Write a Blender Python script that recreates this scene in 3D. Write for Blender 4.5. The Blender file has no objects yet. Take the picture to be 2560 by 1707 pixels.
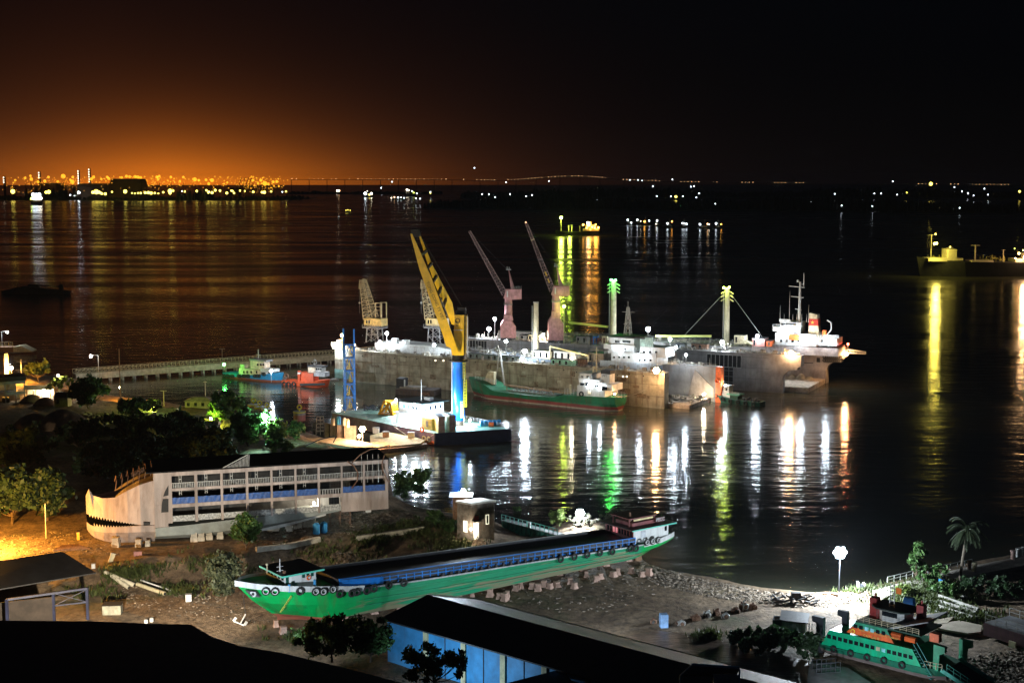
HAZE=0.000022
import bpy, bmesh, math, random
import numpy as np
from mathutils import Vector, Matrix
random.seed(7); RNG=np.random.default_rng(5)
D=bpy.data; SC=bpy.context.scene; COL=SC.collection
# ---------------------------------------------------------------- camera
H=90.0; F=3500.0; CX,CY=1280.0,853.5; TH=math.atan((853.5-455)/3500.0)
cT,sT=math.cos(TH),math.sin(TH)
cam=D.cameras.new('camera'); co=D.objects.new('camera',cam); COL.objects.link(co); SC.camera=co
cam.sensor_width=36; cam.lens=36*F/2560; cam.clip_start=1; cam.clip_end=90000
co.location=(0,0,H); co.rotation_euler=(math.pi/2-TH,0,0)
# ---------------------------------------------------------------- world: dark night sky with the sodium glow of the port
W=D.worlds.new('World'); SC.world=W; W.use_nodes=True
nt=W.node_tree; nt.nodes.clear()
def wn(t,**k):
    n=nt.nodes.new(t)
    for a,b in k.items(): setattr(n,a,b)
    return n
def wm(op,a,b=None,c=None):
    n=nt.nodes.new('ShaderNodeMath'); n.operation=op
    for i,v in enumerate((a,b,c)):
        if v is None: continue
        if isinstance(v,(int,float)): n.inputs[i].default_value=v
        else: nt.links.new(v,n.inputs[i])
    return n.outputs[0]
tc=wn('ShaderNodeTexCoord'); sp=wn('ShaderNodeSeparateXYZ'); nt.links.new(tc.outputs['Generated'],sp.inputs[0])
az=wm('ARCTAN2',sp.outputs[0],sp.outputs[1]); el=wm('MAXIMUM',sp.outputs[2],0.0)
def glow(az0,w,h,s):
    g=wm('EXPONENT',wm('MULTIPLY',wm('POWER',wm('ABSOLUTE',wm('DIVIDE',wm('SUBTRACT',az,az0),w)),1.6),-1.0))
    e=wm('EXPONENT',wm('DIVIDE',el,-h)); return wm('MULTIPLY',wm('MULTIPLY',g,e),s)
g1=glow(-0.24,.105,.0165,1.0); g2=glow(-.28,.18,.05,.10); g3=glow(-.25,.45,.05,.004); g4=glow(.1,3.0,.10,.0022)
def wc(val,col):
    n=nt.nodes.new('ShaderNodeVectorMath'); n.operation='SCALE'; n.inputs[0].default_value=col; nt.links.new(val,n.inputs['Scale']); return n.outputs[0]
def wadd(a,b):
    n=nt.nodes.new('ShaderNodeVectorMath'); n.operation='ADD'; nt.links.new(a,n.inputs[0]); nt.links.new(b,n.inputs[1]); return n.outputs[0]
noi=wn('ShaderNodeTexNoise'); noi.inputs['Scale'].default_value=5; noi.inputs['Detail'].default_value=3
g2=wm('MULTIPLY',g2,wm('ADD',wm('MULTIPLY',noi.outputs[0],.5),.75)); nt.links.new(tc.outputs['Generated'],noi.inputs['Vector'])
g5=wm('MULTIPLY',wm('SUBTRACT',1.0,wm('EXPONENT',wm('MULTIPLY',wm('POWER',wm('DIVIDE',el,.3),2.0),-1.0))),.0075)  # bluish upper sky above the view, added so the water reflects navy
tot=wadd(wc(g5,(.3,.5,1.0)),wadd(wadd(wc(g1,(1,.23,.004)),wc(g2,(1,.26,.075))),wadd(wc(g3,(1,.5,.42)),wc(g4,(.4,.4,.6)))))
sky=wn('ShaderNodeTexSky'); sky.sky_type='NISHITA'; sky.sun_disc=False; sky.sun_elevation=math.radians(-9); sky.sun_rotation=math.radians(200)
b1=wn('ShaderNodeBackground'); b1.inputs[1].default_value=1.0; nt.links.new(tot,b1.inputs[0])
b2=wn('ShaderNodeBackground'); b2.inputs[1].default_value=.05; nt.links.new(sky.outputs[0],b2.inputs[0])
ad=wn('ShaderNodeAddShader'); nt.links.new(b1.outputs[0],ad.inputs[0]); nt.links.new(b2.outputs[0],ad.inputs[1])
ow=wn('ShaderNodeOutputWorld'); nt.links.new(ad.outputs[0],ow.inputs[0])
# ---------------------------------------------------------------- render settings
SC.view_settings.view_transform='Standard'; SC.view_settings.look='None'; SC.view_settings.exposure=0; SC.view_settings.gamma=1
SC.render.engine='CYCLES'; c=SC.cycles; c.use_denoising=True; c.max_bounces=5; c.diffuse_bounces=2; c.glossy_bounces=3; c.transmission_bounces=2; c.volume_bounces=0
c.sample_clamp_indirect=3; c.sample_clamp_direct=0; c.caustics_reflective=False; c.caustics_refractive=False; c.use_light_tree=True
# ---------------------------------------------------------------- pixel (of the 2560 wide photo) <-> place
def ray(px,py):
    a=(px-CX)/F; v=(CY-py)/F
    return np.array([a, cT+v*sT, -sT+v*cT])
def P(px,py,z=0.0):
    d=ray(px,py); t=(z-H)/d[2]; return Vector((d[0]*t,d[1]*t,z))
def PY(px,py,Y):
    d=ray(px,py); t=Y/d[1]; return Vector((d[0]*t,Y,H+d[2]*t))
class Fr:
    """a local frame: x along the thing, y away to the side, origin on the ground"""
    def __init__(s,a,b,z=0.0):
        s.o=Vector((a[0],a[1],z)); dv=Vector((b[0]-a[0],b[1]-a[1])); s.len=dv.length; s.ang=math.atan2(dv[1],dv[0])
        s.u=Vector((math.cos(s.ang),math.sin(s.ang))); s.v=Vector((-s.u[1],s.u[0]))
    def xz(s,px,py,y=0.0):
        d=ray(px,py); ox=s.o[0]+s.v[0]*y; oy=s.o[1]+s.v[1]*y
        t=(ox*s.v[0]+oy*s.v[1])/(d[0]*s.v[0]+d[1]*s.v[1])
        X,Y=d[0]*t,d[1]*t
        return ((X-ox)*s.u[0]+(Y-oy)*s.u[1], H+d[2]*t-s.o[2])
    def w(s,x,y,z=0.0): return Vector((s.o[0]+s.u[0]*x+s.v[0]*y, s.o[1]+s.u[1]*x+s.v[1]*y, s.o[2]+z))
    def root(s,name,label,cat,group=None): return thing(name,label,cat,s.o,s.ang,group)
    def px(s,m,x0,x1,yt,yb,y0,y1):     # a box from its picture extent on the plane y0
        xa,zb=s.xz((x0+x1)/2,yb,y0); _,zt=s.xz((x0+x1)/2,yt,y0)
        xa=s.xz(x0,(yt+yb)/2,y0)[0]; xb=s.xz(x1,(yt+yb)/2,y0)[0]; m.bx(xa,xb,min(y0,y1),max(y0,y1),zb,zt); return xa,xb,zb,zt
def tag(o,label=None,cat=None,group=None,kind=None):
    if label: o['label']=label
    if cat: o['category']=cat
    if group: o['group']=group
    if kind: o['kind']=kind
    return o
def thing(name,label,cat,loc=(0,0,0),rz=0.0,group=None):
    o=D.objects.new(name,None); COL.objects.link(o); o.location=loc; o.rotation_euler=(0,0,rz); o.empty_display_size=.5
    return tag(o,label,cat,group)
def dup(o,loc=None,rz=None,label=None,parent=None,scale=None):
    c=o.copy(); COL.objects.link(c)
    if parent is not None: c.parent=parent
    if loc is not None: c.location=loc
    if rz is not None: c.rotation_euler=(0,0,rz)
    if scale is not None: c.scale=(scale,)*3 if isinstance(scale,(int,float)) else scale
    if label: c['label']=label
    for ch in list(o.children): dup(ch,parent=c)
    return c
class MB:
    def __init__(s): s.v=[]; s.f=[]
    def add(s,vs,fs):
        n=len(s.v); s.v+= [tuple(v) for v in vs]; s.f+=[tuple(i+n for i in f) for f in fs]; return s
    def bx(s,x0,x1,y0,y1,z0,z1):
        if x0>x1:x0,x1=x1,x0
        return s.add([(x0,y0,z0),(x1,y0,z0),(x1,y1,z0),(x0,y1,z0),(x0,y0,z1),(x1,y0,z1),(x1,y1,z1),(x0,y1,z1)],
          [(0,3,2,1),(4,5,6,7),(0,1,5,4),(1,2,6,5),(2,3,7,6),(3,0,4,7)])
    def bar(s,a,b,t,t2=None):
        a=Vector(a); b=Vector(b); d=(b-a)
        if d.length<1e-6: return s
        d.normalize(); up=Vector((0,0,1)) if abs(d.z)<.95 else Vector((1,0,0))
        e=d.cross(up).normalized(); g=e.cross(d).normalized(); t2=t2 or t; e=e*t*.5; g=g*t2*.5
        vs=[a-e-g,a+e-g,a+e+g,a-e+g,b-e-g,b+e-g,b+e+g,b-e+g]
        return s.add(vs,[(0,1,2,3),(7,6,5,4),(0,4,5,1),(1,5,6,2),(2,6,7,3),(3,7,4,0)])
    def cyl(s,a,b,r0,r1=None,n=10,cap=True):
        a=Vector(a); b=Vector(b); d=(b-a).normalized(); up=Vector((0,0,1)) if abs(d.z)<.95 else Vector((1,0,0))
        e=d.cross(up).normalized(); g=e.cross(d).normalized(); r1=r0 if r1 is None else r1; vs=[]
        for p,r in ((a,r0),(b,r1)):
            for i in range(n):
                q=2*math.pi*i/n; vs.append(p+e*math.cos(q)*r+g*math.sin(q)*r)
        fs=[(i,(i+1)%n,n+(i+1)%n,n+i) for i in range(n)]
        if cap: fs+=[tuple(range(n-1,-1,-1)),tuple(range(n,2*n))]
        return s.add(vs,fs)
    def tube(s,pts,r,n=6):
        for a,b in zip(pts[:-1],pts[1:]): s.cyl(a,b,r,n=n)
        return s
    def prism(s,poly,z0,z1):
        n=len(poly); vs=[(x,y,z0) for x,y in poly]+[(x,y,z1) for x,y in poly]
        return s.add(vs,[tuple(range(n-1,-1,-1)),tuple(range(n,2*n))]+[(i,(i+1)%n,n+(i+1)%n,n+i) for i in range(n)])
    def prismy(s,poly,y0,y1):      # poly in (x,z), extruded along y
        n=len(poly); vs=[(x,y0,z) for x,z in poly]+[(x,y1,z) for x,z in poly]
        return s.add(vs,[tuple(range(n)),tuple(range(2*n-1,n-1,-1))]+[(i,n+i,n+(i+1)%n,(i+1)%n) for i in range(n)])
    def loft(s,rings,cap=True,closed=True):
        n=len(rings[0]); vs=[p for r in rings for p in r]; fs=[]
        for k in range(len(rings)-1):
            for i in range(n if closed else n-1):
                j=(i+1)%n; fs.append((k*n+i,k*n+j,(k+1)*n+j,(k+1)*n+i))
        if cap: fs+=[tuple(range(n-1,-1,-1)),tuple(range((len(rings)-1)*n,len(rings)*n))]
        return s.add(vs,fs)
    def ball(s,c,r,n=10,m=6,sz=1.0):
        rings=[]
        for j in range(m+1):
            q=math.pi*j/m; rr=max(r*math.sin(q),r*.02); rings.append([(c[0]+rr*math.cos(2*math.pi*i/n),c[1]+rr*math.sin(2*math.pi*i/n),c[2]-r*sz*math.cos(q)) for i in range(n)])
        return s.loft(rings)
    def torus(s,c,R,r,axis='y',n=16,m=7):
        vs=[];fs=[]
        for i in range(n):
            a=2*math.pi*i/n
            for j in range(m):
                b=2*math.pi*j/m; q=R+r*math.cos(b); x,y,z=q*math.cos(a),q*math.sin(a),r*math.sin(b)
                if axis=='y': x,y,z=x,z,y
                elif axis=='x': x,y,z=z,x,y
                vs.append((c[0]+x,c[1]+y,c[2]+z))
        for i in range(n):
            for j in range(m): fs.append((i*m+j,((i+1)%n)*m+j,((i+1)%n)*m+(j+1)%m,i*m+(j+1)%m))
        return s.add(vs,fs)
    def rail(s,pts,h,step,t=.1,rails=2):
        for a,b in zip(pts[:-1],pts[1:]):
            a=Vector(a); b=Vector(b); n=max(1,round((b-a).length/step))
            for i in range(n+1):
                p=a.lerp(b,i/n); s.bar(p,p+Vector((0,0,h)),t)
            for k in range(rails):
                o=Vector((0,0,h*(k+1)/rails)); s.bar(a+o,b+o,t*.8)
        return s
    def lattice(s,a,b,w0,w1,nseg,t,side=(0,1,0),t2=None):   # square latticed boom
        a=Vector(a); b=Vector(b); d=(b-a).normalized(); e=Vector(side).normalized(); g=d.cross(e).normalized(); t2=t2 or t*.6
        cs=[(1,1),(-1,1),(-1,-1),(1,-1)]
        def pt(k,f):
            w=w0+(w1-w0)*f; return a.lerp(b,f)+e*cs[k][0]*w/2+g*cs[k][1]*w/2
        for k in range(4): s.bar(pt(k,0),pt(k,1),t)
        for i in range(nseg):
            f0,f1=i/nseg,(i+1)/nseg
            for k in range(4):
                k2=(k+1)%4
                s.bar(pt(k if i%2 else k2,f0),pt(k2 if i%2 else k,f1),t2); s.bar(pt(k,f1),pt(k2,f1),t2)
        return s
    def obj(s,name,mat,parent=None,loc=None,smooth=False,rz=None):
        me=D.meshes.new(name); me.from_pydata(s.v,[],s.f); me.materials.append(mat); me.validate()
        bm=bmesh.new(); bm.from_mesh(me); bmesh.ops.recalc_face_normals(bm,faces=bm.faces); bm.to_mesh(me); bm.free()
        if smooth:
            for p in me.polygons: p.use_smooth=True
        o=D.objects.new(name,me); COL.objects.link(o)
        if parent is not None: o.parent=parent
        if loc is not None: o.location=loc
        if rz is not None: o.rotation_euler=(0,0,rz)
        return o
def text(s,size,mat,parent,loc,rot,name='lettering',ext=.02,al='CENTER'):
    cu=D.curves.new(name,'FONT'); cu.body=s; cu.size=size; cu.extrude=ext; cu.align_x=al; cu.align_y='CENTER'
    t=D.objects.new('t',cu); COL.objects.link(t); bpy.context.view_layer.update()
    me=D.meshes.new_from_object(t.evaluated_get(bpy.context.evaluated_depsgraph_get())); D.objects.remove(t)
    me.materials.clear(); me.materials.append(mat); o=D.objects.new(name,me); COL.objects.link(o); o.parent=parent; o.location=loc; o.rotation_euler=rot; return o
# ---------------------------------------------------------------- materials
def nodes(m):
    m.use_nodes=True; t=m.node_tree; return t,t.nodes['Principled BSDF']
def link(t,a,b): t.links.new(a,b)
MATS={}
def mat(name,col,rough=.75,metal=0.0,var=.35,scale=.6,col2=None,dirt=.0,streak=False,bump=0.0,spec=.4,bands=None,zslope=0.0):
    if name in MATS: return MATS[name]
    m=D.materials.new(name); t,b=nodes(m); N=t.nodes
    tcn=N.new('ShaderNodeTexCoord'); mp=N.new('ShaderNodeMapping'); mp.inputs['Scale'].default_value=(scale,scale,scale*(.12 if streak else 1))
    link(t,tcn.outputs['Object'],mp.inputs[0]); n=N.new('ShaderNodeTexNoise'); n.inputs['Scale'].default_value=1; n.inputs['Detail'].default_value=6; n.inputs['Roughness'].default_value=.62
    link(t,mp.outputs[0],n.inputs['Vector'])
    r=N.new('ShaderNodeValToRGB'); r.color_ramp.elements[0].position=.38; r.color_ramp.elements[1].position=.66; link(t,n.outputs[0],r.inputs[0])
    mx=N.new('ShaderNodeMix'); mx.data_type='RGBA'; link(t,r.outputs[0],mx.inputs[0])
    lo=tuple(c*(1-var) for c in col); hi=col2 or tuple(min(1,c*(1+var*.6)) for c in col)
    if bands:
        sx=N.new('ShaderNodeSeparateXYZ'); link(t,tcn.outputs['Object'],sx.inputs[0]); zs_n=N.new('ShaderNodeMath'); zs_n.operation='MULTIPLY_ADD'; zs_n.inputs[1].default_value=zslope; link(t,sx.outputs[0],zs_n.inputs[0]); link(t,sx.outputs[2],zs_n.inputs[2])
        prev=None
        for (z,cc) in bands:
            if prev is None:
                prev=N.new('ShaderNodeRGB'); prev.outputs[0].default_value=(*cc,1); prev=prev.outputs[0]; continue
            gt=N.new('ShaderNodeMapRange'); gt.inputs['From Min'].default_value=z-.06; gt.inputs['From Max'].default_value=z+.06
            ad=N.new('ShaderNodeMath'); ad.operation='MULTIPLY_ADD'; ad.inputs[1].default_value=.35; link(t,n.outputs[0],ad.inputs[0]); link(t,zs_n.outputs[0],ad.inputs[2]); link(t,ad.outputs[0],gt.inputs[0])
            q=N.new('ShaderNodeMix'); q.data_type='RGBA'; link(t,gt.outputs[0],q.inputs[0]); link(t,prev,q.inputs['A']); q.inputs['B'].default_value=(*cc,1); prev=q.outputs['Result']
        ml=N.new('ShaderNodeMix'); ml.data_type='RGBA'; ml.blend_type='MULTIPLY'; ml.inputs[0].default_value=1; link(t,prev,ml.inputs['A'])
        mx.inputs['A'].default_value=(1-var,)*3+(1,); mx.inputs['B'].default_value=(1,1,1,1); link(t,mx.outputs['Result'],ml.inputs['B']); out=ml.outputs['Result']
    else:
        mx.inputs['A'].default_value=(*lo,1); mx.inputs['B'].default_value=(*hi,1); out=mx.outputs['Result']
    if dirt>0:
        n2=N.new('ShaderNodeTexNoise'); n2.inputs['Scale'].default_value=1; n2.inputs['Detail'].default_value=8
        m2=N.new('ShaderNodeMapping'); m2.inputs['Scale'].default_value=(scale*2.3,scale*2.3,scale*.5); m2.inputs['Location'].default_value=(13,5,3); link(t,tcn.outputs['Object'],m2.inputs[0]); link(t,m2.outputs[0],n2.inputs['Vector'])
        r2=N.new('ShaderNodeValToRGB'); r2.color_ramp.elements[0].position=.5; r2.color_ramp.elements[1].position=.68; link(t,n2.outputs[0],r2.inputs[0])
        k=N.new('ShaderNodeMath'); k.operation='MULTIPLY'; k.inputs[1].default_value=dirt; link(t,r2.outputs[0],k.inputs[0])
        q=N.new('ShaderNodeMix'); q.data_type='RGBA'; link(t,k.outputs[0],q.inputs[0]); link(t,out,q.inputs['A']); q.inputs['B'].default_value=(.11,.055,.03,1); out=q.outputs['Result']
    link(t,out,b.inputs['Base Color']); b.inputs['Roughness'].default_value=rough; b.inputs['Metallic'].default_value=metal; b.inputs['Specular IOR Level'].default_value=spec
    if bump:
        bp=N.new('ShaderNodeBump'); bp.inputs['Strength'].default_value=bump; bp.inputs['Distance'].default_value=.3; link(t,n.outputs[0],bp.inputs['Height']); link(t,bp.outputs[0],b.inputs['Normal'])
    MATS[name]=m; return m
def emi(name,col,s,samp=None):
    if name in MATS: return MATS[name]
    m=D.materials.new(name); t,b=nodes(m); b.inputs['Base Color'].default_value=(.8,.8,.8,1); b.inputs['Emission Color'].default_value=(*col,1); b.inputs['Emission Strength'].default_value=s
    if samp: m.cycles.emission_sampling=samp
    MATS[name]=m; return m
white=mat('white paint',(.6,.61,.6),.5,var=.18,dirt=.25,scale=.35,streak=True)
cream=mat('cream paint',(.62,.55,.36),.6,var=.25,dirt=.35)
grey=mat('grey paint',(.26,.27,.28),.6,var=.3,dirt=.4,scale=.3)
dark=mat('dark steel',(.035,.037,.045),.6,var=.4)
black=mat('black rubber',(.02,.02,.02),.7,var=.3,scale=3)
steel=mat('galvanised steel',(.42,.42,.4),.5,.3,var=.3,scale=2)
rust=mat('rusty steel',(.17,.075,.04),.8,var=.5,scale=1.2,col2=(.24,.14,.09))
orange=mat('orange paint',(.8,.14,.03),.5,var=.25,scale=.7,dirt=.3)
red=mat('red paint',(.55,.045,.03),.5,var=.3,dirt=.2)
yellow=mat('yellow paint',(.82,.52,.02),.45,var=.18,dirt=.15,scale=.3)
blue=mat('blue paint',(.01,.19,.62),.4,var=.25,scale=.5,dirt=.12)
skyblue=mat('sky blue paint',(.03,.3,.62),.5,var=.25,dirt=.2)
tarp=mat('blue tarpaulin',(.035,.1,.32),.55,var=.35,scale=1.6)
pink=mat('faded pink paint',(.55,.27,.28),.6,var=.25,dirt=.3,scale=.5)
concrete=mat('concrete',(.36,.33,.29),.9,var=.4,scale=.5,bump=.3)
wood=mat('weathered timber',(.3,.17,.1),.85,var=.4,scale=2)
glassm=mat('dark glass',(.012,.016,.02),.08,var=.2,spec=.8)
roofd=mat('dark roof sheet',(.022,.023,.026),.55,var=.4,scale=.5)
deckgreen=mat('green deck paint',(.12,.42,.3),.6,var=.3,scale=.5,dirt=.3)
gpaint=mat('green paint',(.02,.33,.16),.5,var=.3,dirt=.2)
bulbs={}
LC={'white':(.78,.9,1),'warm':(1,.56,.25),'sodium':(1,.43,.06),'yellow':(1,.8,.12),'green':(.08,1,.12),'cyan':(.45,1,.8),'red':(1,.08,.03),'lime':(.75,1,.1),'soft':(1,.85,.62),'blue':(.5,.75,1)}
def bulbmat(c): return emi(c+' lit lamp glass',LC[c],60,'NONE')
def lightpt(parent,loc,col,Wt,r,name='lamp_light'):
    l=D.lights.new(name,'POINT'); l.energy=Wt; l.color=LC[col]; l.shadow_soft_size=r; l.use_soft_falloff=False; o=D.objects.new(name,l); COL.objects.link(o); o.parent=parent; o.location=loc; return o
def lamp(p,base,col,Wt,r,label,name='floodlight',cat='lamp',pole=steel,pr=.12,group=None,arm=None,heads=0):
    """p = lamp position in the world, base = height its pole stands on"""
    t=thing(name,label,cat,(p[0],p[1],base),0,group); h=p[2]-base
    m=MB(); ax=0
    if arm: ax=arm; m.tube([(ax,0,0),(ax,0,h+.3),(0,0,h+.45)],pr)
    else: m.cyl((0,0,0),(0,0,max(.2,h-r)),pr*1.2,pr*.8,n=6)
    m.obj('pole',pole,t)
    if heads:
        m=MB(); m.torus((0,.25,h),r*.85,.09,n=18,m=5); m.cyl((0,.25,h-r*.9),(0,.25,h+r*.9),pr*.8,n=6); m.obj('ring_frame',dark,t)
        for k in range(heads):
            q_=k*2*math.pi/(heads-1) if k<heads-1 else 0; rr_=r*.85 if k<heads-1 else 0; x=math.cos(q_)*rr_; z=h+math.sin(q_)*rr_; a=x/r*.4; d=Vector((math.sin(a),-math.cos(a),-.42)).normalized(); c=Vector((x,-.1,z))
            ho=MB().cyl(c-d*r*.3,c+d*r*.05,r*.2,r*.42,n=12).obj('flood_head',dark,t); MB().cyl(c+d*(r*.05+.01),c+d*(r*.05+.05),r*.4,n=12).obj('lens',bulbmat(col),ho)
        if Wt: lightpt(t,(0,-r*1.1,h),col,Wt,r*.8); return t
    m=MB(); m.cyl((0,0,h+r*.97),(0,0,h+r*1.35),r*.55,r*.3,n=10); m.obj('lamp_hood',dark,t)
    MB().ball((0,0,h),r).obj('bulb',bulbmat(col),t,smooth=True)
    if Wt: lightpt(t,(0,0,h),col,Wt,r*1.15)
    return t
# ---------------------------------------------------------------- water
m=D.materials.new('harbour water'); t,b=nodes(m); N=t.nodes
b.inputs['Base Color'].default_value=(.036,.038,.026,1); b.inputs['Roughness'].default_value=.085; b.inputs['IOR'].default_value=1.33; b.inputs['Specular IOR Level'].default_value=.5
tcn=N.new('ShaderNodeTexCoord')
def wave(scale,detail,st,prev,stretch=(1,1,1),dist=.3):
    mp=N.new('ShaderNodeMapping'); mp.inputs['Scale'].default_value=stretch; link(t,tcn.outputs['Object'],mp.inputs[0])
    n=N.new('ShaderNodeTexNoise'); n.inputs['Scale'].default_value=scale; n.inputs['Detail'].default_value=detail; link(t,mp.outputs[0],n.inputs['Vector'])
    bp=N.new('ShaderNodeBump'); bp.inputs['Strength'].default_value=st; bp.inputs['Distance'].default_value=dist; link(t,n.outputs[0],bp.inputs['Height'])
    if prev: link(t,prev.outputs[0],bp.inputs['Normal'])
    return bp,n
b1_,_=wave(.05,2,.25,None,(1,2.2,1),1.0); b3_,_=wave(.14,3,.3,b1_,(.6,1.5,1),.6); b2_,_=wave(.6,3,.16,b3_,(1,2.0,1),.25)
link(t,b2_.outputs[0],b.inputs['Normal'])
big=N.new('ShaderNodeTexNoise'); big.inputs['Scale'].default_value=.006; big.inputs['Detail'].default_value=3
mp=N.new('ShaderNodeMapping'); mp.inputs['Scale'].default_value=(.5,2.5,1); link(t,tcn.outputs['Object'],mp.inputs[0]); link(t,mp.outputs[0],big.inputs['Vector'])
mr=N.new('ShaderNodeMapRange'); mr.inputs['From Min'].default_value=.35; mr.inputs['From Max'].default_value=.65; mr.inputs['To Min'].default_value=.06; mr.inputs['To Max'].default_value=.17; link(t,big.outputs[0],mr.inputs[0]); sy=N.new('ShaderNodeSeparateXYZ'); link(t,tcn.outputs['Object'],sy.inputs[0])
fr_=N.new('ShaderNodeMapRange'); fr_.inputs['From Min'].default_value=600; fr_.inputs['From Max'].default_value=1700; fr_.inputs['To Min'].default_value=1; fr_.inputs['To Max'].default_value=1.7; link(t,sy.outputs[1],fr_.inputs[0])
mm=N.new('ShaderNodeMath'); mm.operation='MULTIPLY'; link(t,mr.outputs[0],mm.inputs[0]); link(t,fr_.outputs[0],mm.inputs[1]); link(t,mm.outputs[0],b.inputs['Roughness'])
for bb_,st_ in ((b1_,.25),(b2_,.16),(b3_,.32)):
    q_=N.new('ShaderNodeMath'); q_.operation='MULTIPLY'; q_.inputs[1].default_value=st_; link(t,fr_.outputs[0],q_.inputs[0]); link(t,q_.outputs[0],bb_.inputs['Strength'])
water=MB(); n=48; R=42000
water.add([(0,0,0)]+[(R*math.cos(2*math.pi*i/n),R*math.sin(2*math.pi*i/n),0) for i in range(n)],[(0,i+1,(i+1)%n+1) for i in range(n)])
tag(water.obj('water',m),kind='structure')
# ---------------------------------------------------------------- ground
def poly(pts,z): return np.array([P(x,y,z)[:2] for x,y in pts])
LAND=poly([(-1500,860),(-700,878),(0,905),(60,925),(130,945),(248,960),(262,992),(340,1004),(430,1012),(520,1030),(600,1040),(700,1058),(780,1085),(850,1110),(905,1122),(950,1128),(965,1140),(975,1200),(985,1262),(1090,1283),(1150,1292),(1225,1300),(1290,1325),(1330,1350),(1372,1345),(1368,1322),(1400,1308),(1500,1304),(1545,1325),(1560,1352),(1615,1405),(1640,1420),(1700,1437),(1790,1452),(1900,1474),(2020,1488),(2100,1482),(2150,1470),(2200,1462),(2240,1452),(2290,1436),(2420,1408),(2560,1382),(2900,1330),(4200,1300),(4200,6000),(-3200,6000),(-3200,1200)],0)
PLAT=poly([(-1500,880),(-700,900),(0,925),(120,960),(262,1000),(430,1020),(600,1050),(760,1085),(850,1122),(940,1140),(960,1200),(970,1258),(1080,1282),(1150,1292),(1195,1300),(1190,1322),(1120,1316),(1060,1316),(900,1336),(780,1356),(640,1375),(500,1400),(380,1405),(250,1425),(140,1445),(-200,1475),(-3200,1600),(-3200,1100)],6.0)
def sdf(pts,X,Y):
    x=X.ravel(); y=Y.ravel(); d=np.full(x.shape,1e9); ins=np.zeros(x.shape,bool); n=len(pts)
    for i in range(n):
        ax,ay=pts[i]; bx,by=pts[(i+1)%n]; ex,ey=bx-ax,by-ay
        tt=np.clip(((x-ax)*ex+(y-ay)*ey)/(ex*ex+ey*ey+1e-9),0,1); d=np.minimum(d,(x-ax-tt*ex)**2+(y-ay-tt*ey)**2)
        c=((ay>y)!=(by>y)); xi=(bx-ax)*(y-ay)/((by-ay) if abs(by-ay)>1e-9 else 1e-9)+ax; ins^=c&(x<xi)
    d=np.sqrt(d); return np.where(ins,d,-d).reshape(X.shape)
def vnoise(X,Y,s,seed):
    r=np.random.default_rng(seed); g=r.random((256,256)); x=X/s; y=Y/s; xi=np.floor(x).astype(int); yi=np.floor(y).astype(int); fx=x-xi; fy=y-yi; fx=fx*fx*(3-2*fx); fy=fy*fy*(3-2*fy)
    q=lambda a,b: g[a%256,b%256]
    return (q(xi,yi)*(1-fx)+q(xi+1,yi)*fx)*(1-fy)+(q(xi,yi+1)*(1-fx)+q(xi+1,yi+1)*fx)*fy-.5
GX0,GX1,GY0,GY1,GS=-330.,260.,170.,760.,1.0
xs=np.arange(GX0,GX1+GS,GS); ys=np.arange(GY0,GY1+GS,GS); XX,YY=np.meshgrid(xs,ys)
dl=sdf(LAND,XX,YY); dp=sdf(PLAT,XX,YY)
ss=lambda a,b,v: (lambda q:q*q*(3-2*q))(np.clip((v-a)/(b-a),0,1))
base=np.where(dl<0,np.maximum(dl*.5,-3),2.6*ss(-1,7,dl)+.0)
HH=base+3.6*ss(-7,3,dp)*ss(0,8,dl)
rough=vnoise(XX,YY,9,1)*.9+vnoise(XX,YY,3.2,2)*.5+vnoise(XX,YY,1.4,3)*.35
bank=np.exp(-(dp/7)**2)
HH=HH+rough*(.35+1.3*bank)*ss(0,5,dl)+vnoise(XX,YY,30,4)*1.0*ss(4,14,dl)
def hgt(x,y):
    fx=(x-GX0)/GS; fy=(y-GY0)/GS
    if not (0<=fx<HH.shape[1]-1 and 0<=fy<HH.shape[0]-1): return 2.6
    i,j=int(fy),int(fx); a,b_=fy-i,fx-j
    return float(HH[i,j]*(1-a)*(1-b_)+HH[i+1,j]*a*(1-b_)+HH[i,j+1]*(1-a)*b_+HH[i+1,j+1]*a*b_)
def G(px,py,lift=0.0):
    z=3.0
    for _ in range(12):
        p=P(px,py,z); z=z*.4+hgt(p[0],p[1])*.6
    p=P(px,py,z); return Vector((p[0],p[1],hgt(p[0],p[1])+lift))
ny,nx=XX.shape; vs=np.stack([XX,YY,HH],-1).reshape(-1,3); ii=np.arange(ny*nx).reshape(ny,nx)
keep=(np.maximum.reduce([HH[:-1,:-1],HH[1:,:-1],HH[:-1,1:],HH[1:,1:]])>-2.5)
q=np.stack([ii[:-1,:-1],ii[:-1,1:],ii[1:,1:],ii[1:,:-1]],-1)[keep]
me=D.meshes.new('ground'); me.vertices.add(len(vs)); me.vertices.foreach_set('co',vs.ravel()); me.loops.add(q.size); me.loops.foreach_set('vertex_index',q.ravel().astype(np.int32))
me.polygons.add(len(q)); me.polygons.foreach_set('loop_start',np.arange(0,q.size,4,dtype=np.int32)); me.polygons.foreach_set('loop_total',np.full(len(q),4,dtype=np.int32)); me.update(calc_edges=True); me.validate()
for p in me.polygons: p.use_smooth=True
gm=D.materials.new('yard earth'); t,b=nodes(gm); N=t.nodes
tcn=N.new('ShaderNodeTexCoord')
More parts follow.
